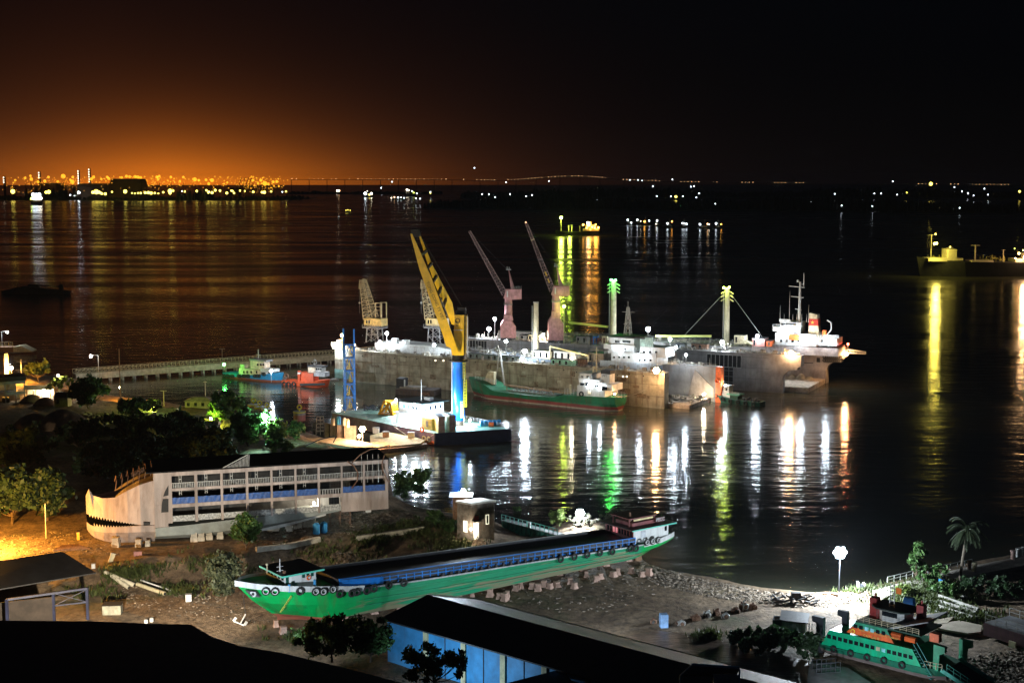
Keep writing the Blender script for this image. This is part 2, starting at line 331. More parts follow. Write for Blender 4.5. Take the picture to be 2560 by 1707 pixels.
def nz(s,d,x=(1,1,1)):
    mp=N.new('ShaderNodeMapping'); mp.inputs['Scale'].default_value=x; link(t,tcn.outputs['Object'],mp.inputs[0]); n=N.new('ShaderNodeTexNoise'); n.inputs['Scale'].default_value=s; n.inputs['Detail'].default_value=d; n.inputs['Roughness'].default_value=.7; link(t,mp.outputs[0],n.inputs['Vector']); return n
def ramp(n,pos):
    r=N.new('ShaderNodeValToRGB'); e=r.color_ramp.elements
    while len(e)<len(pos): e.new(.5)
    for k,(p_,c_) in enumerate(pos): e[k].position=p_; e[k].color=(*c_,1)
    link(t,n.outputs[0],r.inputs[0]); return r
c1=ramp(nz(.12,6),[(.3,(.11,.072,.045)),(.5,(.21,.145,.09)),(.68,(.33,.235,.15))])
c2=ramp(nz(.9,8,(1,.6,1)),[(.35,(.35,.35,.35)),(.6,(1,1,1))])
mx=N.new('ShaderNodeMix'); mx.data_type='RGBA'; mx.blend_type='MULTIPLY'; mx.inputs[0].default_value=1; link(t,c1.outputs[0],mx.inputs['A']); link(t,c2.outputs[0],mx.inputs['B'])
gr=ramp(nz(.055,5),[(.55,(0,0,0)),(.66,(1,1,1))]); gmix=N.new('ShaderNodeMix'); gmix.data_type='RGBA'; gk=N.new('ShaderNodeMath'); gk.operation='MULTIPLY'; gk.inputs[1].default_value=.55; link(t,gr.outputs[0],gk.inputs[0]); link(t,gk.outputs[0],gmix.inputs[0]); link(t,mx.outputs['Result'],gmix.inputs['A']); gmix.inputs['B'].default_value=(.045,.07,.02,1)
link(t,gmix.outputs['Result'],b.inputs['Base Color']); wet=ramp(nz(.09,4,(1,2.2,1)),[(.3,(.22,.22,.22)),(.42,(.9,.9,.9))]); link(t,wet.outputs[0],b.inputs['Roughness']); b.inputs['Specular IOR Level'].default_value=.4
bp=N.new('ShaderNodeBump'); bp.inputs['Strength'].default_value=.9; bp.inputs['Distance'].default_value=.5; hn=nz(.8,9); link(t,hn.outputs[0],bp.inputs['Height']); link(t,bp.outputs[0],b.inputs['Normal'])
me.materials.append(gm); go=D.objects.new('ground',me); COL.objects.link(go); tag(go,kind='structure')
# near land below the camera, and far behind the left edge
g2_=MB(); g2_.add([(-900,-300,2.4),(900,-300,2.4),(900,171,2.4),(-900,171,2.4)],[(0,1,2,3)]); g2_.add([(-900,171,2.4),(-329,171,2.4),(-329,520,2.4),(-900,560,2.4)],[(0,1,2,3)]); g2_.add([(259,171,2.4),(900,171,2.4),(900,300,2.4),(259,330,2.4)],[(0,1,2,3)])
tag(g2_.obj('land',gm),kind='structure')
# ---------------------------------------------------------------- debris ('rubble' nobody could count)
def debris(name,regions,mt,smin,smax,label=None,flat=.5,seed=1):
    r=random.Random(seed); m=MB()
    for (pts,n) in regions:
        xsp=[p[0] for p in pts]; ysp=[p[1] for p in pts]
        k=0; tries=0
        while k<n and tries<n*20:
            tries+=1; x=r.uniform(min(xsp),max(xsp)); y=r.uniform(min(ysp),max(ysp))
            ins=False; j=len(pts)-1
            for i in range(len(pts)):
                if (pts[i][1]>y)!=(pts[j][1]>y) and x<(pts[j][0]-pts[i][0])*(y-pts[i][1])/(pts[j][1]-pts[i][1])+pts[i][0]: ins=not ins
                j=i
            if not ins: continue
            k+=1; p=G(x,y); s=r.uniform(smin,smax)**1.0; a=r.uniform(0,6.28); e=r.uniform(.3,1)
            u=Vector((math.cos(a),math.sin(a),r.uniform(-.4,.4)))*s; v=Vector((-math.sin(a),math.cos(a),r.uniform(-.4,.4)))*s*e; w=Vector((0,0,1))*s*flat*r.uniform(.4,1.2)
            vs=[p-u-v,p+u-v*.8,p+u*.8+v,p-u+v*.9,p-u*.7-v*.7+w,p+u*.8-v*.6+w*.9,p+u*.6+v*.7+w*1.1,p-u*.8+v*.6+w*.8]
            m.add(vs,[(0,3,2,1),(4,5,6,7),(0,1,5,4),(1,2,6,5),(2,3,7,6),(3,0,4,7)])
    return tag(m.obj(name,mt),label,None,None,'stuff')
rubm=mat('broken stone and scrap',(.2,.16,.12),.9,var=.75,scale=.9,col2=(.42,.34,.26))
debris('rubble',[([(1600,1405),(1720,1440),(1800,1455),(1900,1475),(2030,1492),(2010,1520),(1880,1505),(1760,1490),(1640,1460),(1590,1430)],2100),
 ([(1940,1480),(2060,1490),(2160,1478),(2230,1465),(2180,1500),(2060,1520)],260),([(2420,1640),(2560,1620),(2640,1707),(2400,1720),(2340,1690)],900),
 ([(860,1275),(950,1262),(1080,1290),(1060,1308),(930,1320),(860,1315)],800),([(1150,1440),(1600,1410),(1680,1470),(1500,1540),(1250,1520)],240),([(640,1330),(880,1300),(900,1335),(640,1365)],300)],rubm,.08,.42,'broken stone and scrap strewn along the shore',seed=3)
debris('rocks',[([(205,1040),(290,1042),(280,1058),(215,1065)],150),([(440,1055),(560,1045),(500,1070)],60)],mat('pale boulders',(.45,.36,.24),.9,var=.4),.5,1.6,'pale boulders in the lamplight by the dark trees',flat=.9,seed=5)
debris('gravel',[([(-20,1340),(130,1328),(260,1340),(300,1390),(160,1378),(-20,1398)],500),([(300,1440),(560,1480),(700,1560),(420,1540),(250,1490)],350),([(420,1470),(530,1490),(520,1500),(380,1478)],160)],rubm,.08,.3,'loose gravel on the yard floor',seed=9)
def tufts(name,regions,mt,h,label,seed=1):
    r=random.Random(seed); m=MB()
    for (x0,x1,y0,y1,n) in regions:
        for _ in range(n):
            cx=r.gauss((x0+x1)/2,(x1-x0)/4); cy=r.gauss((y0+y1)/2,(y1-y0)/4); p=G(cx,cy)
            for k in range(7):
                a=r.uniform(0,6.28); l=h*r.uniform(.5,1.2); o=Vector((r.uniform(-.8,.8),r.uniform(-.8,.8),0)); d=Vector((math.cos(a)*.6,math.sin(a)*.6,1)).normalized()*l; e=Vector((-math.sin(a),math.cos(a),0))*.13
                b0=p+o; m.add([b0-e,b0+e,b0+d*.6+e*.8,b0+d,b0+d*.6-e*.8],[(0,1,2,3,4)])
    return tag(m.obj(name,mt),label,None,None,'stuff')
def leafm(name,col,trans=.35,var=.45):
    if name in MATS: return MATS[name]
    m=D.materials.new(name); t,b=nodes(m); N=t.nodes; tcn=N.new('ShaderNodeTexCoord'); n=N.new('ShaderNodeTexNoise'); n.inputs['Scale'].default_value=.7; n.inputs['Detail'].default_value=4; link(t,tcn.outputs['Object'],n.inputs['Vector'])
    r=N.new('ShaderNodeValToRGB'); r.color_ramp.elements[0].position=.35; r.color_ramp.elements[1].position=.65; r.color_ramp.elements[0].color=(*[c*(1-var) for c in col],1); r.color_ramp.elements[1].color=(*[min(1,c*(1+var)) for c in col],1); link(t,n.outputs[0],r.inputs[0])
    link(t,r.outputs[0],b.inputs['Base Color']); b.inputs['Roughness'].default_value=.6; tr=N.new('ShaderNodeBsdfTranslucent'); link(t,r.outputs[0],tr.inputs[0]); ms=N.new('ShaderNodeMixShader'); ms.inputs[0].default_value=trans; link(t,b.outputs[0],ms.inputs[1]); link(t,tr.outputs[0],ms.inputs[2]); link(t,ms.outputs[0],N['Material Output'].inputs[0]); MATS[name]=m; return m
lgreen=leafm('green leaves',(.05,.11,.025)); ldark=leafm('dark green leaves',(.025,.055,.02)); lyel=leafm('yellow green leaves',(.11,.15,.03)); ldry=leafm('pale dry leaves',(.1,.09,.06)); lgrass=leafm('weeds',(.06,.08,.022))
bark=mat('bark',(.12,.085,.055),.9,var=.4,scale=1.5)
tufts('weeds',[(260,420,1412,1450,110),(400,520,1462,1492,70),(960,1140,1305,1345,300),(880,980,1330,1360,120),(1040,1200,1340,1395,160),(2200,2420,1450,1520,700),(2280,2480,1520,1560,200),(1730,1800,1580,1605,60),(700,1000,1355,1420,90),(430,640,1385,1440,80),(2080,2200,1462,1480,110),(160,290,1465,1500,60),(690,900,1578,1605,90),(260,340,1440,1460,90)],lgrass,1.3,'scrubby weeds growing over the yard and its banks',seed=2)
# ---------------------------------------------------------------- trees
def tree(px,py,hp,wp,label,lm=None,group=None,n=1500,leaf=.5,seed=1,clumps=14,base=.25,name='tree',trunk=True,pos=None,sparse=1.0):
    clumps=int(clumps*1.8); n=int(n*1.15); r=np.random.default_rng(seed); p=pos or G(px,py); s=(p[1]/F)*1.0; h=hp*s; w=wp*s*.5
    t=thing(name,label,'bush' if name=='bush' else 'tree',p,0,group)
    cc=r.normal(0,1,(clumps,3)); cc/=np.linalg.norm(cc,axis=1)[:,None]; cc*=r.random((clumps,1))**.45*.82
    cz=h*(base+(1-base)/2); hz=h*(1-base)/2
    cen=cc*np.array([w,w,hz])+np.array([0,0,cz]); rad=(.12+.2*r.random(clumps))*min(w,hz)*1.15
    if trunk:
        m=MB(); lean=Vector((r.normal(0,.04)*h,r.normal(0,.04)*h,h*base*1.1)); m.cyl((0,0,-.4),lean,max(.15,h*.028),max(.1,h*.018),n=7)
        for k in range(min(clumps,12)):
            c=Vector(cen[k]); mid=lean.lerp(c,.5)+Vector((0,0,-.05*h)); m.cyl(lean,mid,h*.014+.03,h*.008+.02,n=5); m.cyl(mid,c,h*.008+.02,.03,n=5)
        m.obj('trunk',bark,t)
    idx=r.integers(0,clumps,n); dv=r.normal(0,1,(n,3)); dv/=np.linalg.norm(dv,axis=1)[:,None]; rr=(r.random((n,1)))**.55; rr*=np.where(r.random((n,1))<.12,1.7,1.0)
    pos_=cen[idx]+dv*rr*rad[idx][:,None]*np.array([1,1,.8])
    a=r.normal(0,1,(n,3)); a/=np.linalg.norm(a,axis=1)[:,None]; b_=np.cross(a,r.normal(0,1,(n,3))); b_/=np.linalg.norm(b_,axis=1)[:,None]
    sz=(leaf*(.55+.7*r.random((n,1))))
    v=np.stack([pos_-a*sz,pos_+b_*sz*.55,pos_+a*sz,pos_-b_*sz*.55],1).reshape(-1,3)
    v[:,2]=np.maximum(v[:,2],.05)
    me=D.meshes.new('crown'); f=np.arange(n*4).reshape(n,4); me.from_pydata(v.tolist(),[],f.tolist()); me.materials.append(lm or lgreen); o=D.objects.new('crown' if name!='bush' else 'foliage',me); COL.objects.link(o); o.parent=t
    return t
# ================================================================ GREEN CARGO BOAT on the slip
def ellip(xs,fn): return [fn(x) for x in xs]
def hull(fr,L,B,zk,zd,name,mt,root,bowlen=.16,sternlen=.1,rake=.6,sheer=0.0,bowleft=True,fore=.25,sternrake=.5,nst=26,keelf=.8,sternw=.85,zdf=None,zkf=None):
    """boat hull: x from 0 (bow at the left) to L, y 0 = near side .. B; returns deck outline"""
    m=MB(); rings=[]; outline=[]
    for i in range(nst+1):
        f=i/nst; f=f
        x=L*f
        bw=min(1,(f/bowlen)) if bowlen else 1; w=(1-(1-bw)**2.2)**.7 if bw<1 else 1
        sw=min(1,(1-f)/sternlen); w2=sternw+(1-sternw)*(1-(1-sw)**2)
        hw=max(.02,B/2*w*w2); zz=zdf(x) if zdf else zd+sheer*((1-f)**6*1.0+f**8*.6)
        kb=min(1,f/(bowlen*1.1+.0001)); kw=hw*keelf*(kb**1.2)
        ks=min(1,(1-f)/(sternlen*1.3)); zkk=(zkf(x) if zkf else zk)+(zd-zk)*sternrake*(1-ks)**1.6; kw*= (.4+.6*ks)
        xb=x+ (rake*(zd-zk)*1.4*(1-kb)**1.0)
        y0=B/2
        rings.append([(x,y0-hw,zz),(x*.6+xb*.4,y0-hw*.93,zkk+(zz-zkk)*.55),(xb,y0-kw,zkk+(zd-zk)*.12),(xb,y0-kw*.7,zkk),(xb,y0+kw*.7,zkk),(xb,y0+kw,zkk+(zd-zk)*.12),(x*.6+xb*.4,y0+hw*.93,zkk+(zz-zkk)*.55),(x,y0+hw,zz)])
        outline.append((x,y0-hw,zz))
    m.loft(rings); o=m.obj(name,mt,root); return outline,B
def bulwark(outline,B,h,i0,i1,mt,root,name='bulwark',t=.18,out=.06):
    for s in (0,1):
        m=MB()
        for a,b in zip(outline[i0:i1],outline[i0+1:i1+1]):
            ya=(a[1]-out) if s==0 else (B-a[1]+out); yb=(b[1]-out) if s==0 else (B-b[1]+out); tt=t if s==0 else -t
            m.add([(a[0],ya,a[2]-h*.5),(b[0],yb,b[2]-h*.5),(b[0],yb,b[2]+h*.5),(a[0],ya,a[2]+h*.5),(a[0],ya+tt,a[2]-h*.5),(b[0],yb+tt,b[2]-h*.5),(b[0],yb+tt,b[2]+h*.5),(a[0],ya+tt,a[2]+h*.5)],[(0,1,2,3),(7,6,5,4),(3,2,6,7),(0,4,5,1)])
        m.obj(name,mt,root)
def onh(ol,x,B):
    f=x/Lb*40; i=min(39,max(0,int(f))); g=f-i; return B/2-(ol[i][1]*(1-g)+ol[i+1][1]*g)
gz=2.6; zk=4.1
BA=P(1184,1494,zk); BB=P(1600,1405,zk)
fb=Fr(BA,BB,0.0)
x_bow,z_bow=fb.xz(587,1457,6.5); x_st,z_st=fb.xz(1680,1335,2.5)
x_bow-=0; Lb=x_st-x_bow; fb2=Fr(fb.w(x_bow,0),fb.w(x_st,0),0.0)
zdk=fb2.xz(1340,1404,0)[1]
boat=fb2.root('cargo_boat','long bright green wooden cargo boat propped up on blocks with an open black hold','cargo boat')
hm=mat('green boat hull',(.02,.5,.1),.45,var=.25,scale=.25,streak=False,dirt=.3,bands=[(0,(.42,.12,.07)),(8.3,(.0,.42,.09)),],zslope=.13)
# worn mid hull: turquoise green with tan scrapes
t_,b_=hm.node_tree,hm.node_tree.nodes['Principled BSDF']; N=t_.nodes
tcn=N.new('ShaderNodeTexCoord'); sx=N.new('ShaderNodeSeparateXYZ'); link(t_,tcn.outputs['Object'],sx.inputs[0])
mr=N.new('ShaderNodeMapRange'); mr.inputs['From Min'].default_value=18; mr.inputs['From Max'].default_value=34; link(t_,sx.outputs[0],mr.inputs[0])
mr2=N.new('ShaderNodeMapRange'); mr2.inputs['From Min'].default_value=Lb-12; mr2.inputs['From Max'].default_value=Lb-10.8; mr2.inputs['To Min'].default_value=1; mr2.inputs['To Max'].default_value=0; link(t_,sx.outputs[0],mr2.inputs[0])
ns=N.new('ShaderNodeTexNoise'); ns.inputs['Scale'].default_value=1; ns.inputs['Detail'].default_value=7; mp=N.new('ShaderNodeMapping'); mp.inputs['Scale'].default_value=(.09,1,.9); link(t_,tcn.outputs['Object'],mp.inputs[0]); link(t_,mp.outputs[0],ns.inputs['Vector'])
k=N.new('ShaderNodeMath'); k.operation='MULTIPLY'; link(t_,mr.outputs[0],k.inputs[0]); link(t_,mr2.outputs[0],k.inputs[1])
k2=N.new('ShaderNodeMath'); k2.operation='MULTIPLY'; link(t_,k.outputs[0],k2.inputs[0]); k2.inputs[1].default_value=.85
old=b_.inputs['Base Color'].links[0].from_socket
q=N.new('ShaderNodeMix'); q.data_type='RGBA'; link(t_,k2.outputs[0],q.inputs[0]); link(t_,old,q.inputs['A'])
rp=N.new('ShaderNodeValToRGB'); e=rp.color_ramp.elements; e[0].position=.4; e[0].color=(.02,.2,.1,1); e[1].position=.56; e[1].color=(.025,.25,.14,1); link(t_,ns.outputs[0],rp.inputs[0]); link(t_,rp.outputs[0],q.inputs['B'])
# tan scrapes low on the hull
mz=N.new('ShaderNodeMapRange'); mz.inputs['From Min'].default_value=zk+.6; mz.inputs['From Max'].default_value=zk+4.2; mz.inputs['To Min'].default_value=.62; mz.inputs['To Max'].default_value=.38; link(t_,sx.outputs[2],mz.inputs[0])
xx_=N.new('ShaderNodeMapRange'); xx_.inputs['From Min'].default_value=10; xx_.inputs['From Max'].default_value=24; link(t_,sx.outputs[0],xx_.inputs[0])
k3=N.new('ShaderNodeMath'); k3.operation='MULTIPLY'; link(t_,mz.outputs[0],k3.inputs[0]); link(t_,xx_.outputs[0],k3.inputs[1])
gt=N.new('ShaderNodeMath'); gt.operation='SUBTRACT'; link(t_,k3.outputs[0],gt.inputs[0]); link(t_,ns.outputs[0],gt.inputs[1])
g5=N.new('ShaderNodeMapRange'); g5.inputs['From Min'].default_value=0; g5.inputs['From Max'].default_value=.09; g5.inputs['To Max'].default_value=.85; link(t_,gt.outputs[0],g5.inputs[0])
q2=N.new('ShaderNodeMix'); q2.data_type='RGBA'; link(t_,g5.outputs[0],q2.inputs[0]); link(t_,q.outputs['Result'],q2.inputs['A']); q2.inputs['B'].default_value=(.26,.22,.14,1); link(t_,q2.outputs['Result'],b_.inputs['Base Color'])
Bb=13.0
TX=[0,3,7,15,23,33,42,67,96,104,112]; TZ=[14.5,14.1,13.5,12.3,10.9,10.3,9.9,9.1,8.0,8.1,8.7]
def zdf(x): return float(np.interp(x,TX,TZ))
def zkf(x): return float(np.interp(x,[0,8,20,40],[5.7,5.4,4.8,4.1]))
def sh(m): m.v=[(x,y,z+zdf(x)) for x,y,z in m.v]; return m
ol,_=hull(fb2,Lb,Bb,zk,zdk,'hull',hm,boat,bowlen=.14,sternlen=.09,rake=1.25,sternrake=.42,nst=40,sternw=.72,zdf=zdf,zkf=zkf)
bulwark(ol,Bb,1.1,0,9,white,boat); bulwark(ol,Bb,1.1,36,40,white,boat)
bulwark(ol,Bb,.3,9,36,mat('rubbing strake',(.4,.42,.42),.6),boat,'rubbing_strake')
for zz in (.42,.62,.82):
    m=MB()
    for a,b in zip(ol[9:35],ol[10:36]): m.bar((a[0],.05 if zz>.5 else .18,a[2]*zz+zkf(a[0])*(1-zz)),(b[0],.05 if zz>.5 else .18,b[2]*zz+zkf(b[0])*(1-zz)),.1)
    m.obj('strake',gpaint,boat)
x0,_=fb2.xz(850,1456,.8); x1,_=fb2.xz(1590,1348,.8)
hy0,hy1=1.1,Bb-1.6; zc=1.5
m=MB(); m.bx(x0,x1,hy0,hy0+.25,-.3,zc); m.bx(x0,x1,hy1,hy1+.25,-.3,zc); m.bx(x0,x0+.25,hy0+.25,hy1,-.3,zc); m.bx(x1-.25,x1,hy0+.25,hy1,-.3,zc); sh(m).obj('hold_coaming',dark,boat)
sh(MB().bx(x0+.3,x1-.3,hy0+.3,hy1-.05,.9,1.0)).obj('hold_cover',mat('black tarpaulin',(.006,.008,.016),.6,var=.3),boat)
m=MB()
for a,b in ((1,4),(4,8),(8,15),(15,23),(23,33),(33,60),(60,96),(96,Lb-1.5)):
    ya=Bb/2-onh(ol,a,Bb)+.15; yb=Bb/2-onh(ol,b,Bb)+.15; za,zb=zdf(a)-.15,zdf(b)-.15; m.add([(a,ya,za),(b,yb,zb),(b,Bb-yb,zb),(a,Bb-ya,za)],[(0,1,2,3)])
m.obj('deck',dark,boat)
m=MB(); n=int((x1-x0)/1.9)
for i in range(n+1):
    x=x0+(x1-x0)*i/n; m.bx(x-.09,x+.09,hy0-.12,hy0-.02,.1,zc+.12)
m.bx(x0,x1,hy0-.16,hy0+.28,zc+.1,zc+.24); m.bx(x0,x1,hy0-.14,hy0-.02,.8,.93); m.bx(x0,x1,hy0-.14,hy0-.02,.1,.3); m.bx(x0,x0+10,hy0-.06,hy0-.015,.15,zc); sh(m).obj('hold_rail',blue,boat)
m=MB()
for i in range(int(n*.3),n):
    x=x0+(x1-x0)*(i+.5)/n; m.bx(x-.25,x+.2,hy0-.7,hy0-.2,.0,.7)
tag(sh(m).obj('stanchions',dark,boat),kind='stuff')
sh(MB().tube([(x0,hy1+.12,zc+.05),(x1,hy1+.12,zc+.05)],.09)).obj('far_rail',steel,boat)
# fore cabin
cxa=fb2.xz(712,1462,2.4)[0]; cxb=fb2.xz(790,1450,2.4)[0]; cz0=fb2.xz(712,1463,2.4)[1]; ctop=fb2.xz(712,1445,2.4)[1]+.5; zdk_=zdk; zdk=12.6
m=MB(); yA,yB=2.4,Bb-2.8
m.prism([(cxa,yA+.0),(cxb,yA),(cxb,yB),(cxa,yB)],cz0-1.5,ctop); cab=m.obj('cabin',white,boat)
m=MB(); m.prism([(cxa-.9,yA-.8),(cxb+1.3,yA-.7),(cxb+1.3,yB+.8),(cxa-.9,yB+.8)],ctop+.01,ctop+.22); m.obj('cabin_roof',roofd,boat)
m=MB(); zt=ctop+.12; m.bx(cxa-1.0,cxb+1.4,yA-.93,yA-.82,zt-.22,zt+.12); m.bx(cxa-1.02,cxa-.92,yA-.82,yB+.9,zt-.22,zt+.12); m.obj('roof_trim',mat('turquoise trim',(.1,.5,.38),.5,var=.1),boat)
wz0,wz1=ctop-1.05,ctop-.35
for k in range(5):
    y=yA+.9+k*1.45; m=MB(); m.bx(cxa-.05,cxa-.01,y-.5,y+.5,wz0,wz1); w_=m.obj('window',glassm,boat)
for f in (.08,.6,.74,.88):
    x=cxa+(cxb-cxa)*f; MB().bx(x-.3,x+.3,yA-.05,yA-.01,wz0 if f>.1 else wz0-.9,wz1).obj('window' if f>.1 else 'door',mat('dark green glass',(.01,.07,.05),.3),boat)
MB().torus((cxb-.5*(cxb-cxa)*.0-1.6,yA-.12,cz0+.7),.4,.1,n=14).obj('life_ring',orange,boat)
m=MB(); mx_,mz_=fb2.xz(700,1432,4.5); m.cyl((mx_,4.5,ctop+.2),(mx_,4.5,fb2.xz(700,1396,4.5)[1]),.16,.07); mt_=fb2.xz(700,1400,4.5)[1]
for dz in (1.2,2.0): m.bar((mx_-.7,4.5,mt_-dz),(mx_+.7,4.5,mt_-dz),.1)
m.obj('mast',white,boat)
m=MB(); sx_=fb2.xz(711,1436,3)[0]; m.cyl((sx_,3,ctop+.2),(sx_,3,ctop+.9),.35,.3); m.obj('vent',rust,boat); m=MB(); m.cyl((mx_-2.2,5.5,ctop+.2),(mx_-2.2,5.5,ctop+1.8),.12); m.ball((mx_-2.2,5.5,ctop+1.9),.28); m.obj('lantern',cream,boat)
for f in (-.06,.75):   # blue bollards by the bulwark
    x=cxa+(cxb-cxa)*f+.6; MB().cyl((x,.95,zdk),(x,.95,zdk+1.5),.25,n=8).obj('bollard',skyblue,boat)
m=MB()
for k in range(10): m.bx(2+k*.55,2.3+k*.55,4.5+.2*(k%3),6.5-.3*(k%2),zdk+.1,zdk+.5+.2*(k%4))
m.obj('anchor_winch',dark,boat)
zdk=zdk_
# eye emblem and draught marks on the bow
m=MB()
def onhull(x,z):
    f=x/Lb; i=min(39,max(0,int(f*40))); a,b=ol[i],ol[i+1]; g=f*40-i; return a[1]*(1-g)+b[1]*g
eye=[]
for (px_,py_) in ((614,1474),(640,1476),(652,1493),(628,1490)):
    y=4.6
    for _ in range(5):
        xx,z=fb2.xz(px_,py_,y-.25); fz=min(1,(z-zkf(xx))/(zdf(xx)-zkf(xx))); y=Bb/2-(Bb/2-onhull(xx,z))*(1-(1-fz)*.3)
    eye.append((xx,y-.3,z))
m.add(eye+[(a,b+.3,c_) for a,b,c_ in eye],[(0,1,2,3),(4,5,6,7),(0,1,5,4),(1,2,6,5),(2,3,7,6),(3,0,4,7)]); m.obj('eye_panel',dark,boat)
ec=Vector(eye[0]).lerp(Vector(eye[2]),.5); nrm=(Vector(eye[1])-Vector(eye[0])).cross(Vector(eye[3])-Vector(eye[0])).normalized(); nrm=nrm if nrm.y<0 else -nrm
m=MB(); m.cyl(ec-nrm*.05,ec+nrm*.1,.62,n=16); eo=m.obj('painted_eye',white,boat); m=MB(); m.cyl(ec+nrm*.05,ec+nrm*.16,.3,n=12); m.obj('pupil',black,eo)
m=MB()
for k in range(11):
    x,z=fb2.xz(696+k*2,1528-k*4,2.0); y=onhull(x,z); y=Bb/2-(Bb/2-y)*(1-(1-(z-zkf(x))/(zdf(x)-zkf(x)))*.13)-.15
    m.bx(x,x+.5,y-.2,y-.08,z,z+.07); m.bar((x,y-.14,z),(x+.32,y-.14,z+.34),.05)
m.obj('draught_marks',mat('yellow marking',(.7,.65,.1),.6),boat)
# anchor hanging from the stem on its chain
ap=G(600,1562); at=fb2.w(1.2,Bb/2-.6,zdf(1)-.8)
a_=thing('anchor','pale steel anchor hanging on its chain below the green boat bow','anchor',(ap[0],ap[1],ap[2]))
m=MB(); m.bar((0,0,.2),(1.1,.3,2.2),.22); m.bar((-1.3,0,.9),(.9,-.3,.1),.28); m.bar((-1.3,0,.9),(-.7,0,1.6),.3,.5); m.bar((.9,-.3,.1),(1.4,-.1,.8),.3,.5); m.obj('shank',steel,a_)
MB().tube([(1.1,.3,2.2),(at[0]-ap[0],at[1]-ap[1],at[2]-ap[2])],.05).obj('chain',dark,a_)
# stern deckhouse
zdk=8.0
sa=fb2.xz(1500,1330,Bb-2.0)[0]; sb_,_=fb2.xz(1650,1330,1.3)
sxa=x1-.2; sxb=Lb-2.2; zt=zdk+3.4
MB().bx(sxa,sxb,1.4,Bb-1.6,zdk+.1,zt).obj('deckhouse',white,boat)
MB().bx(sxa-.06,sxa-.01,1.5,Bb-1.7,zdk+.9,zt-.05).obj('deckhouse_front',mat('dark red planking',(.2,.05,.05),.6),boat)
for k in range(9):
    y=1.9+k*1.0; MB().bx(sxa-.12,sxa-.065,y,y+.62,zt-1.7,zt-.5).obj('window',(glassm if k not in (5,6) else emi('red lit window',(1,.03,.04),.5)),boat)
m=MB(); m.bx(sxa-1.2,sxb+1.6,.5,Bb-.6,zt+.01,zt+.22); m.obj('deckhouse_roof',roofd,boat)
m=MB(); m.bx(sxa-1.25,sxb+1.65,.38,.5,zt-.05,zt+.22); m.obj('roof_trim',MATS['turquoise trim'],boat)
MB().bx(sxb-1.2,sxb-.5,1.34,1.39,zt-1.6,zt-.5).obj('window',glassm,boat)
MB().bx(sxa+2.2,sxa+3.6,1.33,1.39,zt-2.2,zt-.5).obj('door',mat('grey door',(.4,.42,.45),.5),boat)
m=MB(); ux0,ux1=sxa+1.2,sxb-1.2; m.bx(ux0,ux1,3.2,Bb-4,zt+.22,zt+1.0); m.bx(ux0-1.1,ux1-1,3.0,Bb-3.4,zt+2.0,zt+2.2)
for x in (ux0-.8,ux1-1.4): 
    for y in (3.4,Bb-4): m.bar((x,y,zt+.2),(x,y,zt+2.0),.18)
m.obj('upper_cabin',mat('dark red planking',(.2,.05,.05),.6),boat)
MB().bx(ux0+.2,ux1-2.2,2.95,3.1,zt+1.5,zt+1.9).obj('name_board',mat('pale yellow board',(.75,.6,.3),.5),boat)
MB().bx(ux1-1.7,ux1+1.0,2.5,2.75,zt+.45,zt+1.45).obj('sign_board',mat('dark red board',(.1,.03,.03),.6),boat)
text('PECC',1.15,white,boat,(ux1-.35,2.47,zt+.95),(math.pi/2,0,0))
m=MB(); m.cyl((ux0+.8,5,zt+.2),(ux0+.8,5,zt+3.2),.3,.25); m.obj('funnel',rust,boat)
# brick and timber rudder post
m=MB(); rx=fb.xz(1610,1400,4)[0]-x_bow; m.bx(rx-1,rx+1.0,Bb/2-.6,Bb/2+.6,2.2,zk+3); m.obj('rudder_post',wood,boat)
MB().bx(rx-2.2,rx-1.3,Bb/2-.25,Bb/2+.25,2.4,zk+3.2).obj('rudder',dark,boat)
# tyre fenders
def tyre(loc,rz,R,label,group,axis='y'):
    o=MB().torus((0,0,0),R,R*.36,axis='y',n=18,m=8).obj('tyre',black); o.location=loc; o.rotation_euler=(0,0,rz); tag(o,label,'tyre',group)
    return o
TG='tyre fenders hung along the green cargo boat'
first=None
tl=[(664,1477,1),(687,1478,1),(750,1477,0),(789,1478,1),(808,1478,1),(832,1472,1),(849,1484,0),(880,1482,0),(892,1479,0),(917,1476,0),(935,1470,0),(972,1462,0),(1010,1456,0),(1402,1397,0),(1436,1391,0),(1468,1386,0),(1500,1381,0),(1531,1378,0),(1576,1371,0),(1590,1370,0),(1617,1355,1),(1631,1352,1),(1645,1349,1)]
for i,(px,py,wt) in enumerate(tl):
    x,z=fb2.xz(px,py,0); y=onhull(x,z); 
    for _ in range(3): x,z=fb2.xz(px,py,y-.3); y=onhull(max(0,x),z)
    ia=min(39,int(x/Lb*40)); dx=ol[ia+1][0]-ol[ia][0]; dy=ol[ia+1][1]-ol[ia][1]
    loc=fb2.w(x,y-.32,z)
    if first is None: first=tyre(loc,0,.62,'',TG); o=first
    else: o=first.copy(); COL.objects.link(o); o.location=loc
    o.rotation_euler=(0,0,fb2.ang+math.atan2(dy,dx)); ch=None
    if wt:
        if not hasattr(tyre,'w'): tyre.w=MB().torus((0,-.16,0),.5,.09,axis='y',n=16,m=5).obj('white_rim',white,o)
        else: ch=tyre.w.copy(); COL.objects.link(ch); ch.parent=o
    where=('at the bow' if px<760 else 'below the fore cabin' if px<845 else 'where the blue rail begins' if px<1020 else 'under the blue rail near the stern' if px<1600 else 'below the stern cabin')
    o['label']=('white rimmed' if wt else 'plain black')+' tyre fender on the green cargo boat '+where
